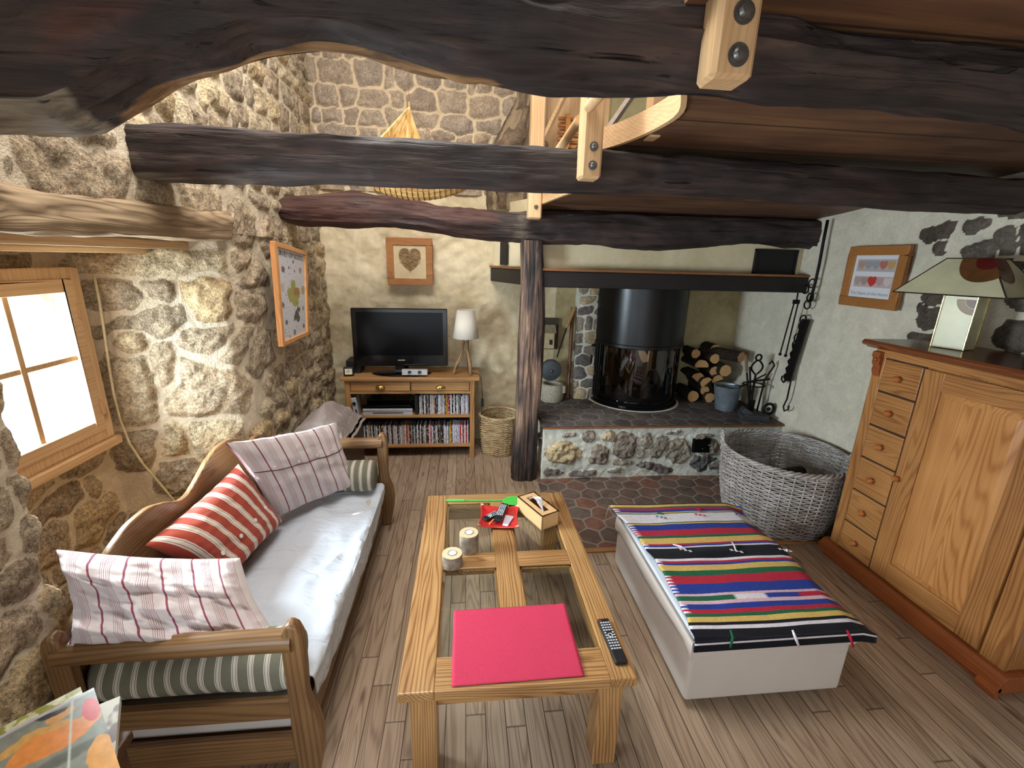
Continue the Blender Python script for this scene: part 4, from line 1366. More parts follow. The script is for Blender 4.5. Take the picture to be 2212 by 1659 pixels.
# ------------------------------------------------------------------ pictures
t = thing('heart_picture', 'brown wood framed picture of a heart above the television', 'picture', (-.51, 4.40, 1.6))
fx0, fx1, fz0, fz1 = -.725, -.305, 1.60, 2.03
fw = .062
fm = wood('picture_oak', srgb(132, 82, 40), srgb(172, 116, 62), 'X', knots=False)
m = MB()
yF = 4.385
for c_, d_ in ((((fx0 + fx1) / 2, yF, fz1 - fw / 2), (fx1 - fx0, .03, fw)), (((fx0 + fx1) / 2, yF, fz0 + fw / 2), (fx1 - fx0, .03, fw)), ((fx0 + fw / 2, yF, (fz0 + fz1) / 2), (fw, .03, fz1 - fz0 - 2 * fw)), ((fx1 - fw / 2, yF, (fz0 + fz1) / 2), (fw, .03, fz1 - fz0 - 2 * fw))):
    m.box(c_, d_)
obj('frame', m, fm, t, bevel=.004)
n = 110
U, V = np.meshgrid(np.linspace(0, 1, n), np.linspace(0, 1, n), indexing='ij')
P = np.stack([fx0 + .055 + U * (fx1 - fx0 - .11), np.full_like(U, yF - .004), fz0 + .055 + V * (fz1 - fz0 - .11)], -1)
hx = (U - .5) * 3.5; hy = (V - .50) * 3.3
heart = (hx ** 2 + hy ** 2 - 1) ** 3 - hx ** 2 * hy ** 3
hmask = smooth(.02, -.02, heart)
nzv = fbm(U * 14, V * 40, 0, 5, 3)
pc_ = np.array(srgb(204, 184, 148)[:3]); hc = np.array(srgb(128, 104, 72)[:3])
col = pc_ * (1 + .08 * fbm(U * 6, V * 6, 0, 3)[..., None]) * (1 - hmask[..., None]) + hc * (1 + .45 * nzv[..., None]) * hmask[..., None]
ring = smooth(.10, .0, np.abs(heart)) * (heart < .05)
o = obj('heart_print', MB().grid(P), attr_color('print_paper', rough=.8), t, fix=False)
point_attr(o, 'col', np.clip(col.reshape(-1, 3), 0, 1))

# poster on the left wall, tilted outward a little
Pa, Pb, Pc_, Pd = Vector((-1.20, 3.06, 1.93)), Vector((-1.235, 3.74, 1.875)), Vector((-1.235, 3.62, 1.245)), Vector((-1.20, 3.01, 1.265))
t = thing('map_poster', 'pine framed map poster hanging on the left stone wall', 'poster', (-1.24, 3.35, 1.25))
ctr = (Pa + Pb + Pc_ + Pd) / 4


def quad(u, v, off=0.0):
    p = Pa.lerp(Pb, u).lerp(Pd.lerp(Pc_, u), v)
    nn = (Pb - Pa).cross(Pd - Pa).normalized()
    if nn.x < 0: nn = -nn
    return p + nn * off


def quad_strip(u0, u1, v0, v1, d0, d1):
    m = MB()
    vs = [quad(u, v, d) for d in (d0, d1) for u, v in ((u0, v0), (u1, v0), (u1, v1), (u0, v1))]
    m.add(vs, [(0, 1, 2, 3), (7, 6, 5, 4), (0, 4, 5, 1), (1, 5, 6, 2), (2, 6, 7, 3), (3, 7, 4, 0)])
    return m


m = MB()
for u0, u1, v0, v1 in ((0, 1, 0, .045), (0, 1, .955, 1), (0, .065, .045, .955), (.935, 1, .045, .955)):
    q_ = quad_strip(u0, u1, v0, v1, -.02, .012); m.add(q_.v, q_.f)
obj('frame', m, wood('poster_pine', srgb(186, 124, 70), srgb(222, 164, 106), 'Z', knots=False), t, bevel=.003)
nu, nv = 120, 190
U, V = np.meshgrid(np.linspace(.05, .95, nu), np.linspace(.035, .965, nv), indexing='ij')
Pg = np.array([[tuple(quad(u, v, 0.0)) for v in np.linspace(.035, .965, nv)] for u in np.linspace(.05, .95, nu)])
paper = np.array(srgb(206, 206, 212)[:3])
col = np.ones((nu, nv, 3)) * paper
def blot(cx, cy, rx, ry, rgb, warp=0.0):
    d = ((U - cx) / rx) ** 2 + ((V - cy) / ry) ** 2 + warp * fbm(U * 14, V * 14, 0, 7, 2)
    k = smooth(1.12, .88, d)[..., None]
    col[:] = col * (1 - k) + np.array(srgb(*rgb)[:3]) * k
for cx_, cy_, r1, r2, rgb in ((.22, .25, .05, .032, (120, 96, 90)), (.78, .235, .05, .034, (176, 140, 130)), (.17, .43, .05, .045, (196, 180, 168)), (.86, .46, .07, .052, (176, 164, 130)), (.15, .60, .03, .03, (110, 96, 92)),
                               (.22, .78, .04, .027, (110, 106, 100)), (.84, .67, .04, .03, (168, 164, 120)), (.84, .875, .04, .027, (120, 110, 112)), (.48, .91, .05, .032, (132, 130, 136)), (.55, .155, .025, .018, (110, 104, 110)), (.40, .225, .022, .016, (110, 104, 110)), (.58, .25, .02, .014, (110, 104, 110)), (.3, .935, .02, .015, (120, 116, 116))):
    blot(cx_, cy_, r1, r2, rgb)
blot(.50, .40, .10, .06, (168, 164, 92), .8); blot(.47, .50, .13, .12, (160, 158, 88), .9); blot(.63, .50, .13, .06, (158, 142, 84), .7); blot(.60, .47, .08, .04, (170, 120, 74), .6); blot(.52, .58, .16, .07, (164, 162, 96), .8); blot(.62, .73, .14, .075, (92, 92, 88), .8)
rg = random.Random(4)
for k in range(90):
    blot(rg.uniform(.1, .9), rg.uniform(.16, .94), .012, .006, rg.choice([(150, 150, 156), (170, 168, 172), (130, 128, 132)]))
o = obj('map_print', MB().grid(Pg), attr_color('print_paper', rough=.8), t, fix=False)
point_attr(o, 'col', np.clip(col.reshape(-1, 3), 0, 1))


def text_obj(name, s_, mat, parent, origin, right, up, height, width=None, depth=.0006):
    cu = bpy.data.curves.new(name, 'FONT'); cu.body = s_; cu.size = 1.0; cu.extrude = 0.0
    tmp = bpy.data.objects.new('tmp_text', cu); COL.objects.link(tmp)
    dg = bpy.context.evaluated_depsgraph_get()
    me = bpy.data.meshes.new_from_object(tmp.evaluated_get(dg))
    vs = np.array([v.co[:] for v in me.vertices]); fs = [tuple(p.vertices) for p in me.polygons]
    bpy.data.objects.remove(tmp)
    if len(vs) == 0: return None
    x0, x1 = vs[:, 0].min(), vs[:, 0].max(); z0, z1 = vs[:, 1].min(), vs[:, 1].max()
    sy = height / (z1 - z0); sx = (width / (x1 - x0)) if width else sy
    R_, U_ = Vector(right).normalized(), Vector(up).normalized()
    m = MB(); m.add([Vector(origin) + R_ * ((a - x0) * sx) + U_ * ((b - z0) * sy) for a, b, _ in vs], fs)
    return obj(name, m, mat, parent, fix=False)


ink = plain('ink', srgb(52, 50, 56), .8, 0, .2, 0)
og = quad(.085, .118, .002); rt = quad(.9, .118, .002) - og; upv = quad(.085, .05, .002) - og
text_obj('title_text', 'URVEY OF SCOTC', ink, t, og, rt, upv, .032, rt.length)

# sampler picture on the right wall
A_ = on_x(1833, 533, 2.80); B_ = on_x(1968, 527, 2.80); C_ = on_x(1926, 665, 2.80); D_ = on_x(1806, 656, 2.80)
yc = (A_.y + D_.y) / 2, (B_.y + C_.y) / 2
y_l, y_r = 3.12, 2.665
z_b, z_t = 1.60, 2.015
t = thing('sampler_picture', 'brown framed embroidered sampler with rows of hearts on right wall', 'picture', (2.80, (y_l + y_r) / 2, z_b))
m = MB(); fw = .062
for c_, d_ in (((2.805, (y_l + y_r) / 2, z_t - fw / 2), (.03, y_l - y_r, fw)), ((2.805, (y_l + y_r) / 2, z_b + fw / 2), (.03, y_l - y_r, fw)), ((2.805, y_l - fw / 2, (z_b + z_t) / 2), (.03, fw, z_t - z_b - 2 * fw)), ((2.805, y_r + fw / 2, (z_b + z_t) / 2), (.03, fw, z_t - z_b - 2 * fw))):
    m.box(c_, d_)
obj('frame', m, fm, t, bevel=.004)
nu = nv = 120
U, V = np.meshgrid(np.linspace(0, 1, nu), np.linspace(0, 1, nv), indexing='ij')   # u left to right as seen, v up
P = np.stack([np.full_like(U, 2.80), y_l - .05 - U * (y_l - y_r - .10), z_b + .05 + V * (z_t - z_b - .10)], -1)
col = np.ones((nu, nv, 3)) * np.array(srgb(214, 214, 218)[:3])


def rectc(u0, u1, v0, v1, rgb):
    k = ((U > u0) & (U < u1) & (V > v0) & (V < v1))[..., None]
    col[:] = np.where(k, np.array(srgb(*rgb)[:3]), col)


def heartc(cx_, cy_, s_, rgb):
    x = (U - cx_) / s_; y = (V - cy_) / s_ + .1
    x = x * 1.15; k = ((x * x + y * y - 1) ** 3 - x * x * y ** 3 < 0)[..., None]
    col[:] = np.where(k, np.array(srgb(*rgb)[:3]), col)


rectc(.10, .94, .62, .88, (176, 168, 164)); rectc(.10, .94, .28, .52, (190, 168, 166))
for k, (a_, b_) in enumerate(zip((.2, .36, .52, .68, .84), ((176, 140, 130), (150, 150, 156), (150, 150, 154), (176, 110, 96), (186, 150, 100)))): heartc(a_, .75, .085, b_)
for k, (a_, b_) in enumerate(zip((.18, .34, .51, .68, .84), ((168, 150, 142), (158, 140, 132), (190, 56, 52), (178, 150, 146), (206, 190, 190)))): heartc(a_, .40, .10 if k == 2 else .085, b_)
o = obj('embroidery', MB().grid(P), attr_color('linen', rough=.9, bump_scale=500), t, fix=False)
point_attr(o, 'col', col.reshape(-1, 3))
text_obj('stitched_text', 'The Heart of the Home', plain('thread', srgb(140, 136, 134), .9), t, (2.7985, y_l - .075, z_b + .085), (0, -1, 0), (0, 0, 1), .022, .30)

# beige cable down the niche
m = MB()
pts = [jamb_hit(a, b_) for a, b_ in ((192, 590), (205, 650), (216, 720), (226, 790), (236, 850), (250, 905), (270, 955), (300, 1000), (335, 1040), (372, 1085), (388, 1110))]
m.tube([Vector(p) + Vector((.035, -.02, 0)) for p in pts], .006, 8)
o = obj('wall_cable', m, plain('beige_cable', srgb(206, 190, 154), .5), smooth_=True); tag(o, 'beige cable running down the stone beside the window', 'cable')

# ------------------------------------------------------------------ daybed
DX0, DX1, DY0, DY1 = -1.30, -.565, 1.25, 2.89
t = thing('daybed', 'honey pine daybed with scalloped back along the left stone wall', 'daybed', (-.93, 2.07, 0))


def post_outline(xc, side):
    """side +1: the room side of the daybed"""
    h = [(-.030, 0.0), (-.034, .12), (-.040, .22), (-.036, .32), (-.034, .40), (-.036, .52), (-.036, .60), (-.034, .655), (-.022, .69), (0, .705),
         (.022, .69), (.034, .655), (.036, .60), (.034, .52), (.030, .42), (.036, .36), (.056, .31), (.066, .24), (.062, .16), (.046, .08), (.030, 0.0)]
    return [(xc + side * a, z) for a, z in h]


for (x, s_, y) in ((DX1, 1, DY0), (DX1, 1, DY1), (DX0 + .03, -1, DY0), (DX0 + .03, -1, DY1)):
    m = MB(); m.prism(post_outline(x, s_), y - .022, y + .022, axis='Y')
    obj('end_post', m, daybed_wood('Z'), t, smooth_='auto', bevel=.010, bseg=3)
for y in (DY0, DY1):
    obj('arm_rail', MB().cyl((DX0 + .03, y, .628), (DX1, y, .628), .037, seg=24), daybed_wood('X'), t, smooth_='auto')
    m = MB(); m.bb(DX0 + .03, DX1 - .01, y - .014, y + .014, .305, .385)
    obj('end_rail', m, daybed_wood('X'), t, bevel=.004)
    m = MB(); m.bb(DX0 + .03, DX1 - .01, y - .012, y + .012, .10, .225)
    obj('lower_rail', m, daybed_wood('X'), t, bevel=.004)
m = MB(); m.bb(DX1 - .036, DX1 - .010, DY0 + .02, DY1 - .02, .115, .265)
obj('side_rail', m, daybed_wood('Y'), t, bevel=.005)
ky = [1.27, 1.40, 1.50, 1.62, 1.74, 1.85, 1.92, 1.98, 2.06, 2.16, 2.26, 2.36, 2.46, 2.54, 2.60, 2.66, 2.74, 2.87]
kz = [.66, .70, .80, .845, .85, .81, .77, .765, .80, .85, .88, .88, .85, .80, .765, .78, .76, .66]
yy_ = np.linspace(1.27, 2.87, 90); zz_ = np.interp(yy_, ky, kz); kk = np.hanning(7); kk /= kk.sum(); zz_ = np.convolve(np.pad(zz_, 3, mode='edge'), kk, 'valid')
pts = list(zip(yy_.tolist(), zz_.tolist())) + [(2.87, .30), (1.27, .30)]
m = MB(); m.prism(pts, DX0 - .0, DX0 + .028, axis='X')
obj('scalloped_back', m, daybed_wood('Y'), t, smooth_='auto', bevel=.007, bseg=3)
m = MB(); m.bb(DX0 + .02, DX1 - .03, DY0 + .03, DY1 - .03, .16, .20)
obj('slat_base', m, daybed_wood('X'), t)


def sheet_z(x, y):
    return .016 * fbm(x * 3.2, y * 1.8, 1.0, 5, 3) + .010 * fbm(x * 9 + y * 4, y * 5 - x * 3, 4.0, 9, 2)


t = thing('mattress', 'white sheeted mattress lying on the daybed', 'mattress', (-.93, 2.07, .2))
m = MB(); m.bb(DX0 + .035, DX1 - .035, DY0 + .03, DY1 - .03, .202, .325)
obj('mattress_body', m, M['cream_fabric'], t, bevel=.02, bseg=3)
S = np.linspace(0, 1, 100); Y = np.linspace(DY0 + .11, DY1 - .04, 170)
SS, YY = np.meshgrid(S, Y, indexing='ij')
Wd = (DX1 - .002) - (DX0 + .04)
drop = np.interp(Y, [1.36, 1.45, 1.7, 2.0, 2.3, 2.6, 2.86], [.075, .11, .155, .135, .15, .115, .07])[None, :] * np.ones_like(SS)
tot = Wd + drop; d_ = SS * tot; r_ = .028
flat_ = np.minimum(d_, Wd - r_); over = np.clip(d_ - (Wd - r_), 0, None)
ang = np.clip(over / r_, 0, PI / 2); down = np.clip(over - r_ * PI / 2, 0, None)
X = DX0 + .04 + flat_ + r_ * np.sin(ang); Z = .350 - r_ * (1 - np.cos(ang)) - down
wob = sheet_z(X, YY)
foldw = .006 * fbm(YY * 14, down * 3, 2.0, 14, 2) * smooth(0, .08, down)
rid = .020 * np.abs(fbm(X * 6 - YY * 2.2, YY * 3.5 + X * 2, 7.0, 21, 2))
Z = Z + (wob - rid * .7) * (ang < 1.2); X = X + foldw + .006 + .004 * (ang > .5)
m = MB(); m.grid(np.stack([X, YY, Z], -1))
o = obj('sheet', m, M['white_fabric'], t, smooth_=True, fix=False)
sm = o.modifiers.new('thick', 'SOLIDIFY'); sm.thickness = .003; sm.offset = -1

# striped bolsters
def bolster_mat():
    t = NT('ticking_stripe')
    tc = t.coords()
    sp = t.node('ShaderNodeSeparateXYZ'); t.link(tc, sp.inputs[0])
    fr = t.math('FRACT', t.math('DIVIDE', t.math('ADD', sp.outputs[0], 3.0), .052))
    g, w = srgb(124, 122, 106), srgb(214, 207, 192)
    c = t.ramp(fr, [(0, g), (.50, w), (.56, g), (.60, w), (.76, g), (.80, w), (.87, g)], 'CONSTANT')
    n = t.noise(tc, 500, 1)
    t.set(Base_Color=t.mix(1.0, c, t.ramp(n, [(.3, .86), (.7, 1.0)]), 'MULTIPLY'), Roughness=.9)
    t.b.inputs['Specular IOR Level'].default_value = .1
    t.bump(t.noise(t.coords('Object', (5, 14, 14)), 1.0, 3), .25, .02)
    return t.m


BM = bolster_mat()
for k, (y, z, lab) in enumerate(((DY0 + .115, .445, 'green and white striped bolster at the near end of the daybed'), (DY1 - .115, .445, 'green and white striped bolster at the far end of the daybed'))):
    prof = [(0, -.335), (.05, -.338), (.085, -.33), (.098, -.31), (.102, -.28), (.101, 0), (.102, .28), (.098, .31), (.085, .33), (.05, .338), (0, .335)]
    m = MB()
    seg = 40; vs = []; fs = []
    fine = []
    for (r1, x1), (r2, x2) in zip(prof, prof[1:]):
        k_ = 8 if abs(x2 - x1) > .1 else 1
        for q in range(k_): fine.append((r1 + (r2 - r1) * q / k_, x1 + (x2 - x1) * q / k_))
    fine.append(prof[-1])
    for r, x in fine:
        for j in range(seg):
            a = 2 * PI * j / seg
            f = 1 + .035 * math.sin(3 * a + x * 9) + .02 * math.sin(5 * a - x * 21)
            zz = r * f * math.sin(a); zz = max(zz, -.086)
            vs.append((-.925 + x * .98, y + r * f * math.cos(a), z + zz))
    for i in range(len(fine) - 1):
        for j in range(seg):
            l = (j + 1) % seg
            fs.append((i * seg + j, i * seg + l, (i + 1) * seg + l, (i + 1) * seg + j))
    m.add(vs, fs)
    o = obj('bolster', m, BM, smooth_=True); tag(o, lab, 'bolster', 'striped bolsters of the daybed')


# pillows
def stripe_mat(name, period, stops, base_rough=.9, u_axis=0, off=0.0):
    t = NT(name)
    tc = t.node('ShaderNodeTexCoord'); sp = t.node('ShaderNodeSeparateXYZ'); t.link(tc.outputs['UV'], sp.inputs[0])
    fr = t.math('FRACT', t.math('DIVIDE', t.math('ADD', sp.outputs[u_axis], off), period))
    c = t.ramp(fr, stops, 'CONSTANT')
    vec = t.coords()
    n = t.noise(vec, 420, 1)
    t.set(Base_Color=t.mix(1.0, c, t.ramp(n, [(.3, .88), (.7, 1.0)]), 'MULTIPLY'), Roughness=base_rough)
    t.b.inputs['Specular IOR Level'].default_value = .12
    t.b.inputs['Sheen Weight'].default_value = .1
    t.bump(t.noise(vec, 11, 4, .55, 1.0), .35, .02)
    return t.m


wht = srgb(214, 204, 204); pu = srgb(140, 74, 92); thn = srgb(146, 88, 100)
st = [(0, pu), (.065, wht)]
x = .36
for k in range(6):
    st += [(x, thn), (x + .013, wht)]; x += .056
purple = stripe_mat('plum_stripe', .118, st)
rd_, wh2, br = srgb(168, 74, 58), srgb(226, 214, 200), srgb(120, 84, 66)
red = stripe_mat('red_stripe', .085, [(0, rd_), (.30, wh2), (.38, br), (.41, wh2), (.60, br), (.63, wh2), (.70, rd_)])


def pillow(name, c, th, mat, label, seed=1, su=.65, sv=.5, wr=.012, sag=0.0, mb_parts=None, back=None, n=64, pinch=.05):
    """c: corner points bottom-left, bottom-right, top-right, top-left; front is towards the room"""
    A_, B_, C_, D_ = [Vector(q) for q in c]
    ctr = (A_ + B_ + C_ + D_) / 4
    t = thing(name, label, 'pillow', (ctr.x, ctr.y, min(q.z for q in (A_, B_, C_, D_))))
    nn = (B_ - A_).cross(D_ - A_).normalized()
    if nn.dot(Vector((0, 0, CAMZ)) - ctr) < 0: nn = -nn
    U, V = np.meshgrid(np.linspace(0, 1, n), np.linspace(0, 1, n), indexing='ij')
    a = 2 * U - 1; b = 2 * V - 1
    pu_ = U + -np.sign(a) * pinch * (1 - np.abs(b) ** 2) * np.abs(a) ** 3 * 0 - a * pinch * (1 - b * b) * np.abs(a)
    pv_ = V - b * pinch * (1 - a * a) * np.abs(b)
    A, B, C, D = [np.array(q) for q in (A_, B_, C_, D_)]
    base = ((1 - pu_) * (1 - pv_))[..., None] * A + (pu_ * (1 - pv_))[..., None] * B + (pu_ * pv_)[..., None] * C + ((1 - pu_) * pv_)[..., None] * D
    puff = (np.clip(1 - a ** 4, 0, 1) * np.clip(1 - b ** 4, 0, 1)) ** .55
    puff = puff * (1 + .12 * fbm(U * 2.2, V * 2.2, 0, seed, 2))
    w1 = wr * fbm(U * 5 + V * 2, V * 5, 0, seed + 3, 3) * (.35 + .65 * puff) + wr * .9 * np.abs(fbm(U * 9, V * 3, 3, seed + 5, 2)) * (1 - puff)
    N = np.array(nn)
    F = base + N * (puff * th * .5 + w1)[..., None]
    lump = .5 * wr * fbm(U * 2.5, V * 9, 9, seed + 11, 2)
    F = F + N * (lump * puff)[..., None]
    Bk = base - N * (puff * th * (.5 if back is None else back) - w1)[..., None]
    m = MB(); m.grid(F); m.grid(Bk)
    me_o = obj('cover', m, mat, t, smooth_=True, fix=False)
    uvl = me_o.data.uv_layers.new(name='UVMap')
    uv = np.concatenate([np.stack([U * su, V * sv], -1).reshape(-1, 2)] * 2)
    idx = np.zeros(len(me_o.data.loops), np.int32); me_o.data.loops.foreach_get('vertex_index', idx)
    uvl.data.foreach_set('uv', uv[idx].ravel())
    return t, F, N, nn


# far pillow standing against the far end
tA, FA, NA, _ = pillow('pillow', [(-1.12, 2.37, .385), (-.70, 2.76, .39), (-.84, 2.84, .80), (-1.165, 2.13, .965)], .16, purple, 'white pillow with thin plum stripes leaning upright at the far end', 3, .66, .50, .010)
m = MB()
I = np.linspace(2, 61, 40).astype(int)
obj('flap_seam', MB().tube([Vector(FA[i, 42] + NA * .001) for i in I], .0028, 5), plain('seam_plum', srgb(96, 48, 62), .8), tA, smooth_=True)
for i in (14, 28, 40, 52):
    p = FA[i, 45]; obj('button', MB().tube([Vector(p + NA * .001), Vector(p + NA * .005)], .0075, 12), M['white_plastic'], tA)
tB, FB, NB, _ = pillow('pillow', [(-1.10, 1.80, .39), (-1.04, 2.33, .39), (-1.205, 2.30, .77), (-1.225, 1.60, .765)], .17, red, 'white pillow with wide brick red stripes lying against the daybed back', 8, .66, .42, .008)
for i in (10, 24, 38, 52):
    p = FB[i, 26]; obj('button', MB().tube([Vector(p + NB * .001), Vector(p + NB * .005)], .010, 14), M['white_plastic'], tB)
tC, FC, NC, _ = pillow('pillow', [(-1.22, 1.24, .67), (-.64, 1.37, .47), (-.97, 1.76, .58), (-1.31, 1.37, .92)], .30, purple, 'large puffy plum striped pillow slumped over the near arm', 15, .70, .52, .034, n=90)

# grey folded throw on a low chest in the corner
t0 = thing('storage_chest', 'low dark chest behind the daybed carrying the grey throw', 'chest', (-1.05, 3.3, 0))
m = MB(); m.bb(-1.24, -.86, 3.03, 3.62, .02, .54); obj('chest_body', m, wood('dark_chest', srgb(48, 34, 26), srgb(78, 56, 40), 'Y', knots=False), t0, bevel=.005)
m = MB(); m.bb(-1.25, -.85, 3.02, 3.63, .54, .565); obj('chest_lid', m, wood('dark_chest', srgb(48, 34, 26), srgb(78, 56, 40), 'Y', knots=False), t0, bevel=.005)
m = MB(); m.bb(-1.23, -.87, 3.04, 3.61, 0, .02); obj('chest_foot', m, M['matt_black'], t0)
grey = fabric('grey_throw', srgb(140, 128, 124), wr=.3)
m = MB()
U, V = np.meshgrid(np.linspace(0, 1, 70), np.linspace(0, 1, 80), indexing='ij')
for k, (x0_, x1_, y0_, y1_, zt_) in enumerate(((-1.245, -.84, 3.03, 3.60, .60), (-1.24, -.85, 3.05, 3.58, .64), (-1.235, -.82, 3.02, 3.56, .67))):
    x2 = x0_ + (x1_ - x0_) * U + .010 * fbm(V * 5, U * 2, k, 3); y2 = y0_ + (y1_ - y0_) * V + .012 * fbm(U * 4, V * 2, k, 9)
    e_ = np.minimum(np.minimum(U, 1 - U) * 7, np.minimum(V, 1 - V) * 9)
    z2 = zt_ - .055 * (1 - smooth(0, 1, e_)) + .010 * fbm(U * 6, V * 6, k, 8, 3)
    if k == 2:
        z2 = z2 + .11 * np.exp(-((U - .42 - .1 * V) / .22) ** 2) * np.exp(-((V - .5) / .38) ** 2) - .16 * smooth(.72, 1.0, U) * (1 + .2 * np.sin(V * 30)) + .008 * np.sin(V * 44 + U * 8) * smooth(.6, .9, U)
    z2 = np.maximum(z2, .5655)
    m.grid(np.stack([x2, y2, z2], -1))
o = obj('folded_throw', m, grey, smooth_=True, fix=False); tag(o, 'grey folded throw heaped in the corner beside the tv cabinet', 'throw')

# ------------------------------------------------------------------ coffee table
TX0, TX1, TY0, TY1, TZ = -.228, .604, 1.175, 2.478, .45
t = thing('coffee_table', 'waxed pine coffee table with four glass panes in its top', 'table', ((TX0 + TX1) / 2, (TY0 + TY1) / 2, 0))
th = .040
gl, gr, gm0, gm1 = -.105, .505, .145, .255      # glass edges and centre stile
yn, ym0, ym1, yf = 1.312, 1.795, 1.905, 2.375
m = MB(); m.bb(TX0, gl, TY0, TY1, TZ - th, TZ); obj('top_stile', m, table_wood('Y'), t, bevel=.006, bseg=3)
m = MB(); m.bb(gr, TX1, TY0, TY1, TZ - th, TZ); obj('top_stile', m, table_wood('Y'), t, bevel=.006, bseg=3)
m = MB(); m.bb(gm0, gm1, yn, yf, TZ - th, TZ - .0005); obj('centre_stile', m, table_wood('Y'), t, bevel=.002)
m = MB(); m.bb(gl, gr, TY0, yn, TZ - th, TZ - .0003); obj('top_rail', m, table_wood('X'), t, bevel=.002)
m = MB(); m.bb(gl, gr, yf, TY1, TZ - th, TZ - .0003); obj('top_rail', m, table_wood('X'), t, bevel=.002)
for x0, x1 in ((gl, gm0), (gm1, gr)):
    m = MB(); m.bb(x0, x1, ym0, ym1, TZ - th, TZ - .0006); obj('cross_rail', m, table_wood('X'), t, bevel=.002)
for x0, x1 in ((gl, gm0), (gm1, gr)):
    for y0, y1 in ((yn, ym0), (ym1, yf)):
        g_ = obj('glass_pane', MB().bb(x0 - .0, x1 + .0, y0, y1, TZ - .011, TZ - .006), M['table_glass'], t)
        m = MB(); bw = .009
        m.bb(x0, x0 + bw, y0, y1, TZ - .03, TZ - .012).bb(x1 - bw, x1, y0, y1, TZ - .03, TZ - .012).bb(x0, x1, y0, y0 + bw, TZ - .03, TZ - .012).bb(x0, x1, y1 - bw, y1, TZ - .03, TZ - .012)
        obj('glazing_bead', m, table_wood('Y'), g_)
L = .092
for lx in (TX0 + .035, TX1 - .035 - L):
    for ly in (TY0 + .03, TY1 - .03 - L):
        m = MB(); m.bb(lx, lx + L, ly, ly + L, 0, TZ - th); obj('leg', m, table_wood('Z'), t, bevel=.006)
for y in (TY0 + .055, TY1 - .055 - .022):
    m = MB(); m.bb(TX0 + .035 + L, TX1 - .035 - L, y, y + .022, TZ - th - .085, TZ - th); obj('apron', m, table_wood('X'), t, bevel=.002)
for x in (TX0 + .06, TX1 - .06 - .022):
    m = MB(); m.bb(x, x + .022, TY0 + .03 + L, TY1 - .03 - L, TZ - th - .085, TZ - th); obj('apron', m, table_wood('Y'), t, bevel=.002)

# things on the table
q = [on_z(980, 1321, TZ), on_z(1220, 1306, TZ), on_z(1263, 1462, TZ), on_z(975, 1485, TZ)]
U, V = np.meshgrid(np.linspace(0, 1, 40), np.linspace(0, 1, 40), indexing='ij')
Q = [np.array(v_) for v_ in q]
P = ((1 - U) * (1 - V))[..., None] * Q[0] + (U * (1 - V))[..., None] * Q[1] + (U * V)[..., None] * Q[2] + ((1 - U) * V)[..., None] * Q[3]
P[..., 2] = TZ + .0022 + .0012 * (fbm(U * 4, V * 4, 0, 3) + 1) + .003 * smooth(.93, 1, U) * smooth(.2, 0, V)
m = MB(); m.grid(P)
pmat = NT('red_felt'); nn_ = pmat.noise(pmat.coords(), 300, 2)
pmat.set(Base_Color=pmat.ramp(nn_, [(.3, srgb(176, 50, 76)), (.7, srgb(190, 58, 86))]), Roughness=.85)
pmat.b.inputs['Specular IOR Level'].default_value = .2
pmat.bump(nn_, .1, .002)
o = obj('placemat', m, pmat.m, smooth_=True, fix=False); tag(o, 'crimson red rectangular placemat on the near end of the table', 'placemat')
sm = o.modifiers.new('thick', 'SOLIDIFY'); sm.thickness = .0018; sm.offset = -1


def remote(label, p, rz, l, w, h, rows, cols, zbase, tilt=0.0, top='standard'):
    t = thing('remote_control', label, 'remote control', (p[0], p[1], zbase), rz)
    if tilt:
        t.rotation_euler = (tilt, 0, rz)
    m = MB(); m.box((0, 0, h / 2), (w, l, h)); obj('casing', m, M['matt_black'], t, bevel=h * .35, bseg=3, world=False)
    wp = plain('key_grey', srgb(196, 198, 204), .5, 0, .4, 0)
    m = MB(); by = l / 2 - l * .12
    dy = l * .66 / rows
    for r in range(rows):
        for c in range(cols):
            if top == 'standard' and rows // 3 < r < rows // 3 + 3 and 0 < c < cols - 1: continue
            m.box((-w * .32 + w * .64 * c / (cols - 1), by - dy * r, h + .0008), (w * .14, dy * .42, .0022))
    obj('keys', m, wp, t, world=False)
    m = MB(); m.tube([(.0 + w * .17 * math.cos(a), by - dy * (rows // 3 + 2) + w * .17 * math.sin(a), h + .001) for a in np.linspace(0, 2 * PI, 14, False)], .0018, 5, closed=True)
    obj('direction_ring', m, wp, t, world=False)
    m = MB(); m.box((-w * .33, by + l * .05, h + .0008), (w * .16, l * .025, .002)); obj('power_key', m, plain('key_red', srgb(200, 40, 36), .5), t, world=False)
    return t


p = (on_z(1316, 1342, TZ + .01) + on_z(1327, 1429, TZ + .01)) / 2
remote('black remote control alone on the near right corner of the table', p, .045, .205, .048, .018, 11, 4, TZ + .0005)

pp = [on_z(1050, 1087, TZ + .02), on_z(1121, 1097, TZ + .02), on_z(1112, 1150, TZ + .02), on_z(1028, 1132, TZ + .02)]
pcx = sum((v_ for v_ in pp), Vector()) / 4
t = thing('square_plate', 'red square ceramic plate holding remotes and a card', 'plate', (pcx.x, pcx.y, TZ), -.12)
n = 40
U, V = np.meshgrid(np.linspace(-1, 1, n), np.linspace(-1, 1, n), indexing='ij')
hw_ = .112
rr_ = np.maximum(np.abs(U), np.abs(V)); dg_ = np.abs(U * V)
X = U * hw_ * (1 - .10 * (1 - V ** 2) * np.abs(U)); Yp = V * hw_ * (1 - .10 * (1 - U ** 2) * np.abs(V))
Zp = .006 + .012 * rr_ ** 3 + .016 * dg_ ** 2
m = MB(); m.grid(np.stack([X, Yp, Zp], -1))
gz = plain('red_glaze', srgb(198, 44, 44), .18, 0, .6, .05, 10)
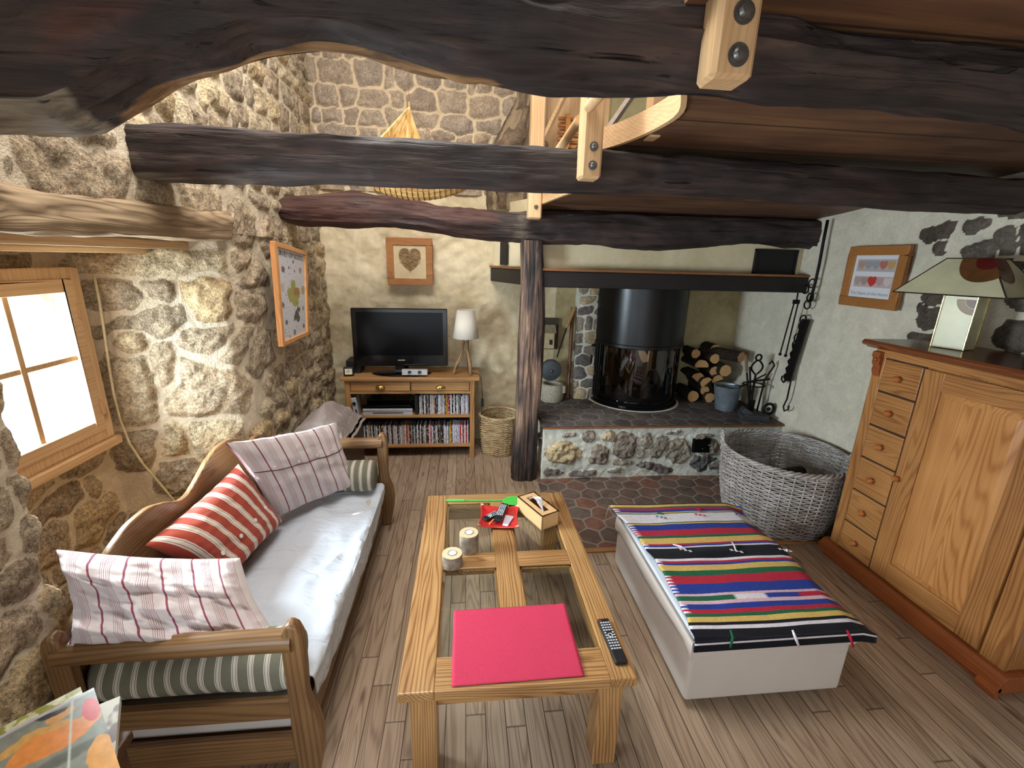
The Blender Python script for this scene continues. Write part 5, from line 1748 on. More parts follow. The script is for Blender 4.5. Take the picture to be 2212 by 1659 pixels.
o = obj('dish', m, gz, t, smooth_=True, fix=False, world=False)
sm = o.modifiers.new('thick', 'SOLIDIFY'); sm.thickness = .006; sm.offset = -1
m = MB()
for su_, sv_ in ((-1, 1), (1, 1), (-1, -1), (1, -1)):
    pts = [(su_ * hw_ * .99, sv_ * hw_ * .99, .0345), (su_ * hw_ * .80, sv_ * hw_ * .965, .028), (su_ * hw_ * .965, sv_ * hw_ * .80, .028)]
    m.add(pts, [(0, 1, 2)])
obj('bare_corner', m, plain('bisque', srgb(214, 200, 176), .7), t, world=False, fix=False)
p = on_z(1082, 1112, TZ + .02)
remote('long black remote with pale keys lying across the red plate', p, -.30, .178, .046, .016, 11, 4, TZ + .0275)
p = on_z(1061, 1114, TZ + .02)
remote('small black remote partly under the long one on the red plate', p, -.85, .11, .040, .010, 6, 3, TZ + .0145, top='x')
t = thing('pencil_stub', 'short orange pencil stub on the red plate', 'pencil', (0, 0, 0))
a_, b_ = on_z(1057, 1132, TZ + .018), on_z(1068, 1120, TZ + .022)
obj('barrel', MB().tube([a_, a_.lerp(b_, .8), b_], [.0045, .0045, .001], 6), plain('orange_paint', srgb(228, 150, 60), .5), t)
c = [on_z(1092, 1112, TZ + .017), on_z(1110, 1116, TZ + .017), on_z(1096, 1137, TZ + .016), on_z(1085, 1135, TZ + .016)]
m = MB(); m.add([v_ for v_ in c] + [v_ + Vector((0, 0, .0008)) for v_ in c], [(0, 1, 2, 3), (7, 6, 5, 4), (0, 4, 5, 1), (1, 5, 6, 2), (2, 6, 7, 3), (3, 7, 4, 0)])
o = obj('paper_card', m, plain('lilac_paper', srgb(222, 214, 232), .7, 0, .3, .02)); tag(o, 'small pale lilac card on the red plate', 'card')

# wood slice candle holders
def holder(px, py, r, h, label):
    p = on_z(px, py, TZ)
    t = thing('log_candle_holder', label, 'candle holder', p)
    m = MB(); m.lathe([(r * .98, 0), (r, .004), (r, h - .003), (r * .97, h)], p, 40)
    m.lathe([(0, 0), (r * .98, 0)], p, 40)
    obj('bark_side', m, plain('birch_bark', srgb(150, 134, 116), .7, 0, .3, .35, 18, .3), t, smooth_='auto')
    m = MB(); m.lathe([(.021, h - .012), (.021, h + .0004), (r * .97, h + .0004), (r * .97, h - .004)], p, 40)
    t2 = NT('slice_top'); tc = t2.coords(); sp = t2.node('ShaderNodeSeparateXYZ'); t2.link(tc, sp.inputs[0])
    rr2 = t2.math('SQRT', t2.math('ADD', t2.math('POWER', sp.outputs[0], 2.0), t2.math('POWER', sp.outputs[1], 2.0)))
    wv = t2.math('MULTIPLY_ADD', t2.math('SINE', t2.math('MULTIPLY', rr2, 1500.0)), .5, .5)
    t2.set(Base_Color=t2.ramp(wv, [(0, srgb(214, 190, 154)), (1, srgb(196, 168, 128))]), Roughness=.7)
    obj('slice_top', m, t2.m, t, smooth_='auto')
    m = MB(); m.lathe([(0, h - .010), (.0195, h - .010), (.0195, h + .003), (.0205, h + .003), (.0205, h + .002)], p, 28)
    c_ = obj('tealight_cup', m, plain('alu', srgb(200, 200, 204), .3, .8), t, smooth_='auto')
    m = MB(); m.lathe([(0, h + .0005), (.019, h + .0005)], p, 24)
    obj('wax', m, plain('wax', srgb(240, 238, 240), .4, 0, .5, .02), c_, fix=False)
    obj('wick', MB().cyl((p.x, p.y, h + p.z), (p.x, p.y, h + p.z + .006), .0009, seg=5), M['matt_black'], c_)


holder(1013, 1187, .047, .098, 'taller wood slice candle holder with tealight, behind the other')
holder(977, 1219, .048, .062, 'shorter wood slice candle holder with tealight, nearer the front')

# tissue box
tb = [on_z(1113, 1072, TZ + .085), on_z(1153, 1058, TZ + .085), on_z(1215, 1105, TZ + .085), on_z(1170, 1120, TZ + .085)]
cc = sum(tb, Vector()) / 4
ax = (tb[2] - tb[1]); ang_ = math.atan2(ax.y, ax.x)
t = thing('tissue_box', 'light wooden tissue box with a tissue poking out, at far table corner', 'tissue box', (cc.x, cc.y, TZ), ang_)
bx = wood('birch_box', srgb(196, 154, 104), srgb(222, 184, 134), 'X', 1, 5, .5, knots=False)
lx_, ly_, lz_ = .245, .118, .085
m = MB(); m.bb(-lx_ / 2, lx_ / 2, -ly_ / 2, -ly_ / 2 + .008, 0, lz_).bb(-lx_ / 2, lx_ / 2, ly_ / 2 - .008, ly_ / 2, 0, lz_).bb(-lx_ / 2, -lx_ / 2 + .008, -ly_ / 2, ly_ / 2, 0, lz_).bb(lx_ / 2 - .008, lx_ / 2, -ly_ / 2, ly_ / 2, 0, lz_)
m.bb(-lx_ / 2, lx_ / 2, -ly_ / 2, -.022, lz_ - .006, lz_).bb(-lx_ / 2, lx_ / 2, .022, ly_ / 2, lz_ - .006, lz_).bb(-lx_ / 2, -.085, -.022, .022, lz_ - .006, lz_).bb(.085, lx_ / 2, -.022, .022, lz_ - .006, lz_).bb(-lx_ / 2, lx_ / 2, -ly_ / 2, ly_ / 2, 0, .006)
obj('box_shell', m, bx, t, world=False)
U, V = np.meshgrid(np.linspace(0, 1, 30), np.linspace(0, 1, 14), indexing='ij')
P = np.stack([-.075 + .14 * U, -.020 + .042 * V + .03 * np.sin(U * 5) * (V - .3), lz_ - .012 + .048 * np.sin(PI * np.clip(U * 1.1, 0, 1)) * (1 - .4 * V) + .006 * fbm(U * 6, V * 6, 0, 4)], -1)
obj('tissue', MB().grid(P), fabric('tissue', srgb(236, 238, 246), .9, 200), t, smooth_=True, fix=False, world=False)

# fly swatter
t = thing('fly_swatter', 'bright green plastic fly swatter across the far table rail', 'fly swatter', (0, 2.4, TZ))
gp = plain('green_plastic', srgb(72, 190, 74), .4, 0, .5, .05)
a_, b_, c_, d_ = on_z(964, 1081, TZ + .006), on_z(1003, 1081, TZ + .006), on_z(1084, 1081, TZ + .006), on_z(1112, 1081, TZ + .006)
obj('grip', MB().tube([a_, b_], .007, 8), gp, t, smooth_='auto')
obj('stem', MB().tube([b_, c_], .0032, 8), gp, t, smooth_='auto')
e = (c_ - b_).normalized(); s_ = Vector((-e.y, e.x, 0))
m = MB()
pts = [(0, .006), (.03, .042), (.06, .050), (.112, .050), (.112, -.050), (.06, -.050), (.03, -.042), (0, -.006)]
base = c_; bt = [base + e * a + s_ * b for a, b in pts]
m.add([v_ + Vector((0, 0, -.003)) for v_ in bt] + [v_ for v_ in bt], [tuple(range(7, -1, -1)), tuple(range(8, 16))] + [(i, (i + 1) % 8, 8 + (i + 1) % 8, 8 + i) for i in range(8)])
obj('paddle', m, gp, t, bevel=.001)

# ------------------------------------------------------------------ ottoman and its blanket
OX0, OX1, OY0, OY1, OZ = .935, 1.665, 1.395, 2.335, .365
t = thing('ottoman', 'long cream fabric ottoman beside the coffee table under a striped blanket', 'ottoman', ((OX0 + OX1) / 2, (OY0 + OY1) / 2, 0))
m = MB(); m.bb(OX0, OX1, OY0, OY1, .035, OZ - .05)
obj('base_cover', m, M['cream_fabric'], t, smooth_='auto', bevel=.018, bseg=4)
# top valance flaps with wavy lower hem
per = []
nP = 200
for k in range(nP):
    s = k / nP * 2 * ((OX1 - OX0) + (OY1 - OY0))
    W_, L_ = OX1 - OX0, OY1 - OY0
    if s < W_: x, y = OX0 + s, OY0
    elif s < W_ + L_: x, y = OX1, OY0 + s - W_
    elif s < 2 * W_ + L_: x, y = OX1 - (s - W_ - L_), OY1
    else: x, y = OX0, OY1 - (s - 2 * W_ - L_)
    per.append((x, y, s))
rows = []
for j, (off, z) in enumerate(((.012, 0), (.013, .3), (.010, .8), (.004, .97), (-.012, 1.0))):
    row = []
    for x, y, s in per:
        dx = (x - (OX0 + OX1) / 2) / ((OX1 - OX0) / 2); dy = (y - (OY0 + OY1) / 2) / ((OY1 - OY0) / 2)
        o1 = off if abs(dx) > .985 else 0; o2 = off if abs(dy) > .985 else 0
        hem = OZ - .075 - .012 * math.sin(s * 7) + .018 * math.sin(s * 2.3) - .02 * (abs(dx) > .9 and abs(dy) > .9)
        zz = hem + (OZ - hem) * z
        row.append((x + math.copysign(o1, dx), y + math.copysign(o2, dy), zz))
    rows.append(row)
P = np.array(rows).transpose(1, 0, 2)
m = MB(); m.grid(P, closed_u=True)
o = obj('valance', m, M['cream_fabric'], t, smooth_='auto', fix=False)
m = MB(); m.bb(OX0 + .004, OX1 - .004, OY0 + .004, OY1 - .004, OZ - .06, OZ)
obj('seat_cushion', m, fabric('pale_blue_sheet', srgb(196, 204, 216), wr=.15), t, bevel=.015, bseg=3)
for x in (OX0 + .06, OX1 - .06):
    for y in (OY0 + .06, OY1 - .06):
        obj('foot', MB().cyl((x, y, 0), (x, y, .036), .022, seg=12), M['matt_black'], t)

C_ = dict(Y=(204, 172, 96), G=(30, 92, 62), R=(172, 34, 56), B=(34, 56, 140), W=(214, 208, 214), K=(16, 16, 24), P=(196, 120, 138))
bands = [(1085.3, 'K'), (1089.6, 'Y'), (1092.2, 'G'), (1096, 'R'), (1100.7, 'B'), (1102.8, 'Y'), (1104.6, 'G'), (1122.7, 'W'), (1124.5, 'G'), (1126.7, 'Y'), (1138.5, 'B'), (1151, 'R'), (1156.6, 'G'), (1168.5, 'Y'), (1171.5, 'R'), (1175.0, 'B'),
         (1178.5, 'W'), (1202, 'K'), (1206.5, 'W'), (1211, 'R'), (1215.5, 'B'), (1227, 'Y'), (1238.6, 'G'), (1257, 'R'), (1277.6, 'B'), (1282.7, 'P'), (1293.5, 'M'), (1300.8, 'P'), (1312.7, 'B'), (1322.5, 'R'), (1329.7, 'G'), (1341.6, 'Y'), (1348, 'K'), (1356, 'W'), (1381.4, 'K'), (1384.5, 'W'), (1420, 'K')]
BZ = OZ + .012
yb_ = [on_z(1611, a, BZ).y for a, _ in bands]
Yfar = on_z(1611, 1083.5, BZ).y
yedge = OY0 - .012
nv = 520; nu = 46
total = (Yfar - yedge) + .055
s = np.linspace(0, total, nv)           # from the far edge towards the viewer
u = np.linspace(0, 1, nu)
UU, SS = np.meshgrid(u, s, indexing='ij')
Yflat = Yfar - SS
xl = np.interp(Yfar - s, [1.35, 1.6, 1.9, 2.15, 2.3, 2.40], [.925, .955, .968, .95, .915, .905]); xr = np.interp(Yfar - s, [1.35, 1.7, 2.1, 2.40], [1.745, 1.72, 1.735, 1.78])
xl = xl + .006 * fbm(s * 14, s * 0, 0, 5, 2); xr = xr + .006 * fbm(s * 11, s * 0, 4, 5, 2)
X = xl[None, :] * (1 - UU) + xr[None, :] * UU
rip = .006 * fbm(X * 3, Yflat * 5, 0, 6, 3) + .010 * np.exp(-((Yflat - 1.93) / .035) ** 2) * np.exp(-((X - 1.27) / .12) ** 2) + .006 * np.exp(-((UU) / .10) ** 2)
over = np.clip(yedge - Yflat, 0, None)
Yw = np.where(over > 0, yedge - np.minimum(over, .012), Yflat); Zw = BZ + rip * (over <= 0) - np.clip(over - .008, 0, None)
side = np.clip(X - (OX1 + .004), 0, None)
Zw = Zw - np.minimum(side * .3, .03) * (1 + .5 * np.sin(Yflat * 9)); X2 = X - side * .05 + .004
Yw = Yw - .004 * (over > 0)
# the near edge sags a little and is not straight
Zw = np.maximum(Zw, OZ + .004 - (over > 0) * .2 - (side > 0) * .2)
m = MB(); m.grid(np.stack([X2, Yw, Zw], -1))
t = thing('striped_blanket', 'woven blanket with many coloured stripes spread over the ottoman', 'blanket', (1.3, 1.9, OZ))
bl_mat = NT('woven_blanket')
a_ = bl_mat.node('ShaderNodeAttribute'); a_.attribute_name = 'col'
tcx = bl_mat.coords('Object', (320, 700, 320)); nz = bl_mat.noise(tcx, 1.0, 1)
nb = bl_mat.noise(bl_mat.coords(), 60, 3)
cmix = bl_mat.mix(1.0, a_.outputs['Color'], bl_mat.ramp(bl_mat.math('ADD', bl_mat.math('MULTIPLY', nz, .6), bl_mat.math('MULTIPLY', nb, .4)), [(.3, .72), (.65, 1.12)]), 'MULTIPLY')
bl_mat.set(Base_Color=cmix, Roughness=.95); bl_mat.b.inputs['Specular IOR Level'].default_value = .1; bl_mat.b.inputs['Sheen Weight'].default_value = .06
bl_mat.bump(nz, .5, .003)
o = obj('woven_cloth', m, bl_mat.m, t, smooth_=True, fix=False)
sm = o.modifiers.new('thick', 'SOLIDIFY'); sm.thickness = .005; sm.offset = 1
col = np.zeros((nu, nv, 3))
yb_arr = np.array(yb_)
for j in range(nv):
    y = Yfar - s[j]
    k = int(np.searchsorted(-yb_arr, -y)); k = min(k, len(bands) - 1)
    key = bands[k][1]
    for i in range(nu):
        kk_ = key
        if key == 'M':
            kk_ = 'G' if u[i] < .36 else ('W' if u[i] < .56 else ('B' if u[i] < .78 else 'R'))
        elif key == 'P':
            kk_ = 'P' if (i + j // 2) % 2 else 'W'
        if i in (0, 1) and kk_ in 'RB' and (j // 5) % 2: kk_ = 'W'
        col[i, j] = srgb(*C_[kk_])[:3]
point_attr(o, 'col', col.reshape(-1, 3))


def tassel(px, py, dx, dy, c, label, z=BZ + .008, hang=False):
    p = on_z(px, py, z)
    m = MB()
    m.tube([p + Vector((0, 0, 0)), p + Vector((dx * .4, dy * .4, .008)), p + Vector((dx, dy, .001 if not hang else -.03))], [.004, .0045, .003], 6)
    e_ = Vector((dx, dy, 0)); e_ = e_ / max(e_.length, 1e-6)
    obj('tassel', m, plain('yarn_' + c, srgb(*C_[c]), .95, 0, .1), t, smooth_=True)['label'] = label


tassel(1482, 1188, -.05, .05, 'W', 'white yarn tassel'); tassel(1589, 1188, .02, .07, 'W', 'white yarn tassel')
tassel(1700, 1192, .01, .02, 'W', 'white yarn tassel'); tassel(1502, 1098, .02, -.05, 'R', 'red yarn tassel'); tassel(1420, 1108, .03, -.02, 'G', 'green yarn tassel'); tassel(1590, 1094, .03, -.04, 'B', 'blue yarn tassel')
for px, dx, c in ((1578, .0, 'G'), (1712, .03, 'W'), (1830, .03, 'R')):
    p = on_y(px, 1372, OY0 - .036); m = MB(); m.tube([p + Vector((0, .006, .02)), p + Vector((.003, -.012, .0)), p + Vector((dx, -.012, -.05))], [.004, .006, .004], 6)
    obj('tassel', m, plain('yarn_' + c, srgb(*C_[c]), .95, 0, .1), t, smooth_=True)
# little crossed stitches
for px, py, c in ((1480, 1188, 'W'), (1590, 1190, 'W'), (1695, 1188, 'W'), (1512, 1112, 'R'), (1428, 1117, 'G'), (1600, 1112, 'B')):
    p = on_z(px, py, BZ + .010); m = MB()
    for k in range(3):
        q = p + Vector((.022 * k - .02, -.010 * k + .01, 0))
        m.tube([q + Vector((-.007, -.007, 0)), q + Vector((.007, .007, 0))], .002, 4); m.tube([q + Vector((-.007, .007, 0)), q + Vector((.007, -.007, 0))], .002, 4)
    obj('cross_stitch', m, plain('yarn_' + c, srgb(*C_[c]), .95, 0, .1), t)
m = MB(); rg = random.Random(3)
p = on_z(1322, 1095, OZ)
for k in range(12):
    a = rg.uniform(-1, 1); m.tube([p + Vector((.015, .0, .01)), p + Vector((-.02 + a * .01, a * .02, .0)), p + Vector((-.035 + a * .012, a * .03, -.05 - rg.random() * .03))], .0014, 4)
obj('fringe_corner', m, plain('fringe_beige', srgb(150, 134, 116), .95), t)

# ------------------------------------------------------------------ baskets
def basket(name, label, c, r0, r1, h, n_st, n_row, sr, cols, elong=1.0, handles=(), rz=0.0, lean=0.0):
    t = thing(name, label, 'basket', c, rz)
    m = MB(); seg = max(120, n_st * 4)
    for i in range(n_row):
        z = .012 + (h - .02) * i / (n_row - 1); f = i / (n_row - 1)
        r = r0 + (r1 - r0) * math.sin(f * PI / 2) ** .8
        pts = []
        for k in range(seg):
            a = 2 * PI * k / seg
            rr = r + sr * 1.0 * math.cos(n_st / 2 * a + (PI if i % 2 else 0))
            pts.append((rr * math.cos(a) * elong, rr * math.sin(a), z + lean * r * math.cos(a) * f + .0015 * math.sin(3 * a + i)))
        m.tube(pts, sr, 5, closed=True)
    nm = NT(name + '_willow')
    nz = nm.noise(nm.coords('Object', (6, 6, 90)), 1.0, 3); nz2 = nm.noise(nm.coords(), 16, 3)
    nm.set(Base_Color=nm.ramp(nm.math('ADD', nm.math('MULTIPLY', nz, .55), nm.math('MULTIPLY', nz2, .45)), [(.3, cols[0]), (.5, cols[1]), (.7, cols[2])]), Roughness=.7)
    nm.b.inputs['Specular IOR Level'].default_value = .3
    obj('woven_wall', m, nm.m, t, smooth_=True, fix=False, world=False)
    m = MB()
    for k in range(n_st):
        a = 2 * PI * k / n_st + PI / n_st * 0
        pts = []
        for j in range(8):
            f = j / 7; r = r0 + (r1 - r0) * math.sin(f * PI / 2) ** .8
            pts.append((r * math.cos(a) * elong, r * math.sin(a), h * f + lean * r * math.cos(a) * f))
        m.tube(pts, sr * .9, 5)
    obj('stakes', m, nm.m, t, smooth_=True, fix=False, world=False)
    m = MB()
    for q in range(3):
        pts = []
        for k in range(seg):
            a = 2 * PI * k / seg; ph = 2 * PI * q / 3 + a * 20
            rr = r1 + sr * 1.8 * math.cos(ph)
            pts.append((rr * math.cos(a) * elong, rr * math.sin(a), h + sr * 1.8 * math.sin(ph) + lean * r1 * math.cos(a)))
        m.tube(pts, sr * 1.4, 5, closed=True)
    obj('braided_rim', m, nm.m, t, smooth_=True, fix=False, world=False)
    m = MB(); m.lathe([(0, .01), (r0, .01), (r0, .0), (0, 0)], (0, 0, 0), 40)
    obj('base', m, nm.m, t, world=False)
    for a in handles:
        m = MB()
        for q in range(2):
            pts = []
            for k in range(31):
                f = k / 30; b = a + (f - .5) * .42; ph = q * PI + f * 26
                z = h + lean * r1 * math.cos(a) - .04 + .12 * math.sin(PI * f)
                pts.append(((r1 + sr * 2 + sr * 1.4 * math.cos(ph)) * math.cos(b) * elong, (r1 + sr * 2 + sr * 1.4 * math.cos(ph)) * math.sin(b), z + sr * 1.4 * math.sin(ph)))
            m.tube(pts, sr * 1.5, 6)
        obj('handle', m, nm.m, t, smooth_=True, fix=False, world=False)
    return t


BB = Vector((2.36, 2.83, 0))
basket('log_basket', 'big grey willow log basket between hearth and dresser', BB, .34, .415, .54, 40, 36, .0062, (srgb(104, 92, 82), srgb(160, 152, 146), srgb(200, 196, 196)), 1.0, handles=(math.radians(150), math.radians(-30)))
for k, (dx, dy, z, rz, r, l, lab) in enumerate(((.02, -.02, .34, .35, .05, .42, 'dark log on top inside the willow log basket'), (-.10, .08, .26, 1.2, .055, .4, 'log lying lower at the back inside the log basket'), (.12, -.12, .24, -.3, .05, .4, 'log lying lower at the front inside the log basket'))):
    o = bpy.data.objects.new('firewood_log', None); COL.objects.link(o); o.location = BB + Vector((dx, dy, z)); o.rotation_euler = (0, 0, rz)
    WM[o.name] = Matrix.Translation(o.location) @ Matrix.Rotation(rz, 4, 'Z'); tag(o, lab, 'log', 'logs inside the big basket')
    m = MB(); m.tube([(-l / 2, 0, 0), (0, .008, .006), (l / 2, 0, 0)], [r * .95, r, r * .9], 14); obj('bark', m, bark, o, smooth_='auto', world=False)
    e = MB(); e.tube([(l / 2 - .001, 0, 0), (l / 2 + .003, 0, 0)], r * .86, 14); obj('cut_end', e, plain('grey_end', srgb(120, 100, 80), .9), o, world=False)
m = MB(); m.lathe([(0, .0), (.30, .0), (.31, .19), (.0, .20)], BB + Vector((0, 0, .012)), 24)
o = obj('kindling_fill', m, plain('dark_kindling', srgb(40, 30, 24), .95, 0, .1, .4, 30, .8)); tag(o, 'dark bark litter filling the bottom of the big basket', 'bark litter', kind='stuff')
basket('waste_basket', 'small pale willow basket between tv cabinet and oak post', (.325, 4.12, 0), .155, .19, .40, 26, 34, .0046, (srgb(120, 92, 60), srgb(184, 158, 118), srgb(222, 202, 166)))

# ------------------------------------------------------------------ oak dresser
FX = 2.42
t = thing('oak_dresser', 'tall orange oak cabinet with six small drawers and panelled door', 'cabinet', (2.63, 1.88, 0))
RA = 2.845
m = MB()
m.bb(FX + .012, RA, 1.36, 2.345, .10, 1.40)
obj('carcass', m, oak('Z'), t)
m = MB(); m.bb(FX, FX + .02, 2.285, 2.352, .115, 1.405); obj('front_stile', m, oak('Z'), t, bevel=.004)
m = MB(); m.bb(FX, FX + .02, 1.352, 1.455, .115, 1.405); obj('front_stile', m, oak('Z'), t, bevel=.004)
m = MB(); m.bb(FX - .004, FX + .02, 1.352, 2.352, 1.368, 1.412); obj('top_frieze', m, oak('Y'), t, bevel=.003)
m = MB(); m.prism([(FX - .060, 1.432), (FX - .062, 1.445), (FX - .050, 1.458), (RA, 1.458), (RA, 1.412), (FX - .018, 1.412), (FX - .030, 1.420), (FX - .045, 1.424)], 1.295, 2.405, axis='Y')
dk = wood('dark_oak_top', srgb(86, 44, 26), srgb(128, 74, 44), 'Y', .9, 6, .22, knots=False)
obj('moulded_top', m, dk, t, bevel=.002)
m = MB(); m.prism([(FX - .045, 0.035), (FX - .045, .085), (FX - .030, .095), (FX - .018, .112), (FX + .0, .115), (RA, .115), (RA, .035)], 1.32, 2.385, axis='Y')
m.bb(FX - .02, RA, 1.34, 2.36, 0, .035)
obj('plinth', m, wood('red_oak', srgb(112, 54, 26), srgb(160, 92, 48), 'Y', .9, 6, .32, knots=False), t, bevel=.002)
dz = [1.366, 1.172, .963, .755, .535, .314, .118]
for k in range(6):
    z1, z0 = dz[k], dz[k + 1]
    d = MB(); d.bb(FX - .006, FX + .012, 2.058, 2.280, z0 + .005, z1 - .005)
    d_o = obj('drawer', d, oak('Y'), t, bevel=.004)
    zc0 = (z0 + z1) / 2
    kx = FX - .006
    m = MB(); m.lathe([(0, -.036), (.011, -.035), (.018, -.027), (.019, -.018), (.011, -.010), (.008, -.004), (.010, 0)], (kx, 2.168, zc0), 18, axis='X')
    obj('knob', m, wood('knob_oak', srgb(140, 78, 36), srgb(176, 108, 58), 'X', 1, 4, .25, knots=False), d_o, smooth_='auto')
m = MB(); m.bb(FX + .002, FX + .013, 2.05, 2.285, .115, 1.368); obj('drawer_shadow_gap', m, plain('gap_dark', srgb(40, 22, 12), .8), t)
dr = MB()
y0, y1, z0, z1 = 1.462, 2.050, .125, 1.360
pw = .105
dr.bb(FX - .006, FX + .012, y0, y0 + pw, z0, z1).bb(FX - .006, FX + .012, y1 - pw, y1, z0, z1)
door = obj('door', dr, oak('Z'), t, bevel=.003)
obj('door_rail', MB().bb(FX - .006, FX + .012, y0 + pw, y1 - pw, z0, z0 + pw + .01), oak('Y'), door, bevel=.002)
m = MB(); m.bb(FX - .006, FX + .012, y0 + pw, y1 - pw, z1 - pw + .01, z1)
obj('door_rail', m, oak('Y'), door, bevel=.002)
m = MB(); a0_, a1_, b0_, b1_ = y0 + pw, y1 - pw, z0 + pw + .01, z1 - pw + .01
m.bb(FX + .004, FX + .012, a0_, a1_, b0_, b1_)
vs = []
for d, ins in ((.004, .0), (-.006, .034)):
    vs += [(FX + d, a0_ + ins, b0_ + ins), (FX + d, a1_ - ins, b0_ + ins), (FX + d, a1_ - ins, b1_ - ins), (FX + d, a0_ + ins, b1_ - ins)]
m.add(vs, [(0, 1, 5, 4), (1, 2, 6, 5), (2, 3, 7, 6), (3, 0, 4, 7), (4, 5, 6, 7)])
obj('raised_panel', m, wood('panel_oak', srgb(148, 92, 46), srgb(196, 140, 84), 'Z', .7, 12, .32, knots=False, contrast=1.1), door)
m = MB(); m.lathe([(0, -.034), (.012, -.033), (.017, -.025), (.017, -.017), (.010, -.010), (.007, -.004), (.009, 0)], (FX - .006, 2.027, .731), 18, axis='X')
obj('door_knob', m, wood('knob_oak', srgb(140, 78, 36), srgb(176, 108, 58), 'X', 1, 4, .25, knots=False), door, smooth_='auto')
m = MB(); m.prism([(FX, 1.40), (FX - .030, 1.395), (FX - .034, 1.372), (FX - .022, 1.355), (FX - .024, 1.33), (FX - .012, 1.31), (FX - .014, 1.285), (FX - .004, 1.26), (FX, 1.25)], 2.298, 2.346, axis='Y')
m.sphere((FX - .026, 2.322, 1.35), .012, 10, 6); m.sphere((FX - .012, 2.322, 1.29), .010, 10, 6)
for k in range(4): m.bb(FX - .032 + .004 * k, FX - .0, 2.300 + .011 * k, 2.305 + .011 * k, 1.36, 1.395)
obj('carved_corbel', m, wood('red_oak', srgb(112, 54, 26), srgb(160, 92, 48), 'Z', .9, 6, .32, knots=False), t, smooth_='auto')
m = MB()
for y in (1.30,):
    m.prism([(FX - .05, 0.0), (FX - .062, .03), (FX - .048, .06), (FX - .03, .06), (FX - .03, 0)], 1.32, 1.40, axis='Y')
obj('bracket_foot', m, wood('red_oak', srgb(112, 54, 26), srgb(160, 92, 48), 'Y', .9, 6, .32, knots=False), t)

# lamp of slabs on the dresser
DT = 1.458
lp = Vector((2.615, 2.115, DT))
t = thing('slab_table_lamp', 'cream stone lamp with square pyramid shade on the dresser', 'lamp', lp, math.radians(18))
slab = plain('cream_slab', srgb(206, 200, 160), .35, 0, .5, .08, 5)
m = MB(); m.box((0, 0, .145), (.115, .135, .285)); obj('slab_base', m, slab, t, bevel=.004, world=False)
m = MB()
for sx_ in (-1, 1):
    for sy_ in (-1, 1): m.cyl((sx_ * .059, sy_ * .069, .003), (sx_ * .059, sy_ * .069, .287), .0028, seg=6)
obj('brass_edge', m, plain('bright_brass', srgb(230, 206, 130), .22, .9), t, smooth_='auto', world=False)
for nm_, r_in, r_out, mt in (('outer_inlay', .045, .078, plain('tan_inlay', srgb(128, 96, 44), .4)), ('inner_inlay', 0, .043, plain('brown_inlay', srgb(98, 56, 40), .4))):
    m = MB()
    for side in ('x',):
        vs = []; n_ = 16
        for k in range(n_ + 1):
            a = PI + (PI / 2) * k / n_
            for r in (r_in, r_out): vs.append((-.0585, -.065 + -r * math.cos(a) * 1.0, .262 + r * math.sin(a)))
        m.add(vs, [(2 * k, 2 * k + 1, 2 * k + 3, 2 * k + 2) for k in range(n_)])
    obj(nm_, m, mt, t, fix=False, world=False)
m = MB(); s0, s1, z0, z1 = .226, .088, .285, .465
vs = [(sx_ * s0, sy_ * s0, z0) for sx_, sy_ in ((-1, -1), (1, -1), (1, 1), (-1, 1))] + [(sx_ * s1, sy_ * s1, z1) for sx_, sy_ in ((-1, -1), (1, -1), (1, 1), (-1, 1))]
m.add(vs, [(0, 1, 5, 4), (1, 2, 6, 5), (2, 3, 7, 6), (3, 0, 4, 7)])
sh = obj('pyramid_shade', m, plain('glass_shade', srgb(196, 190, 156), .35, 0, .5, .10, 6), t, world=False, fix=False)
sm = sh.modifiers.new('thick', 'SOLIDIFY'); sm.thickness = .004
m = MB()
for i in range(4):
    m.cyl(vs[i], vs[i + 4], .0035, seg=6); m.cyl(vs[i], vs[(i + 1) % 4], .0035, seg=6); m.cyl(vs[i + 4], vs[4 + (i + 1) % 4], .0035, seg=6)
obj('lead_edge', m, plain('lead', srgb(62, 48, 36), .5, .5), t, smooth_='auto', world=False)
for nm_, r_in, r_out, mt in (('shade_inlay', .0, .115, plain('brown_glass', srgb(96, 62, 34), .35)), ('shade_centre', 0, .055, plain('red_glass', srgb(88, 26, 22), .35))):
    for face in (0, 1):
        m = MB(); vv = []; n_ = 18; rad_ = r_out
        for k in range(n_ + 1):
            a = PI + PI * k / n_
            lx2 = -s1 - rad_ * math.cos(a) * .95; dz_ = rad_ * math.sin(a)
            d_in = s1 + (s0 - s1) * (-dz_ / (z1 - z0)) + .006 + (.002 if rad_ < .1 else 0)
            lx2 = max(-d_in, min(d_in, lx2))
            vv.append((-d_in, lx2, z1 + dz_ + .001) if face == 0 else (lx2, -d_in, z1 + dz_ + .001))
        m.add(vv, [tuple(range(n_ + 1))])
        obj(nm_, m, mt, t, fix=False, world=False)
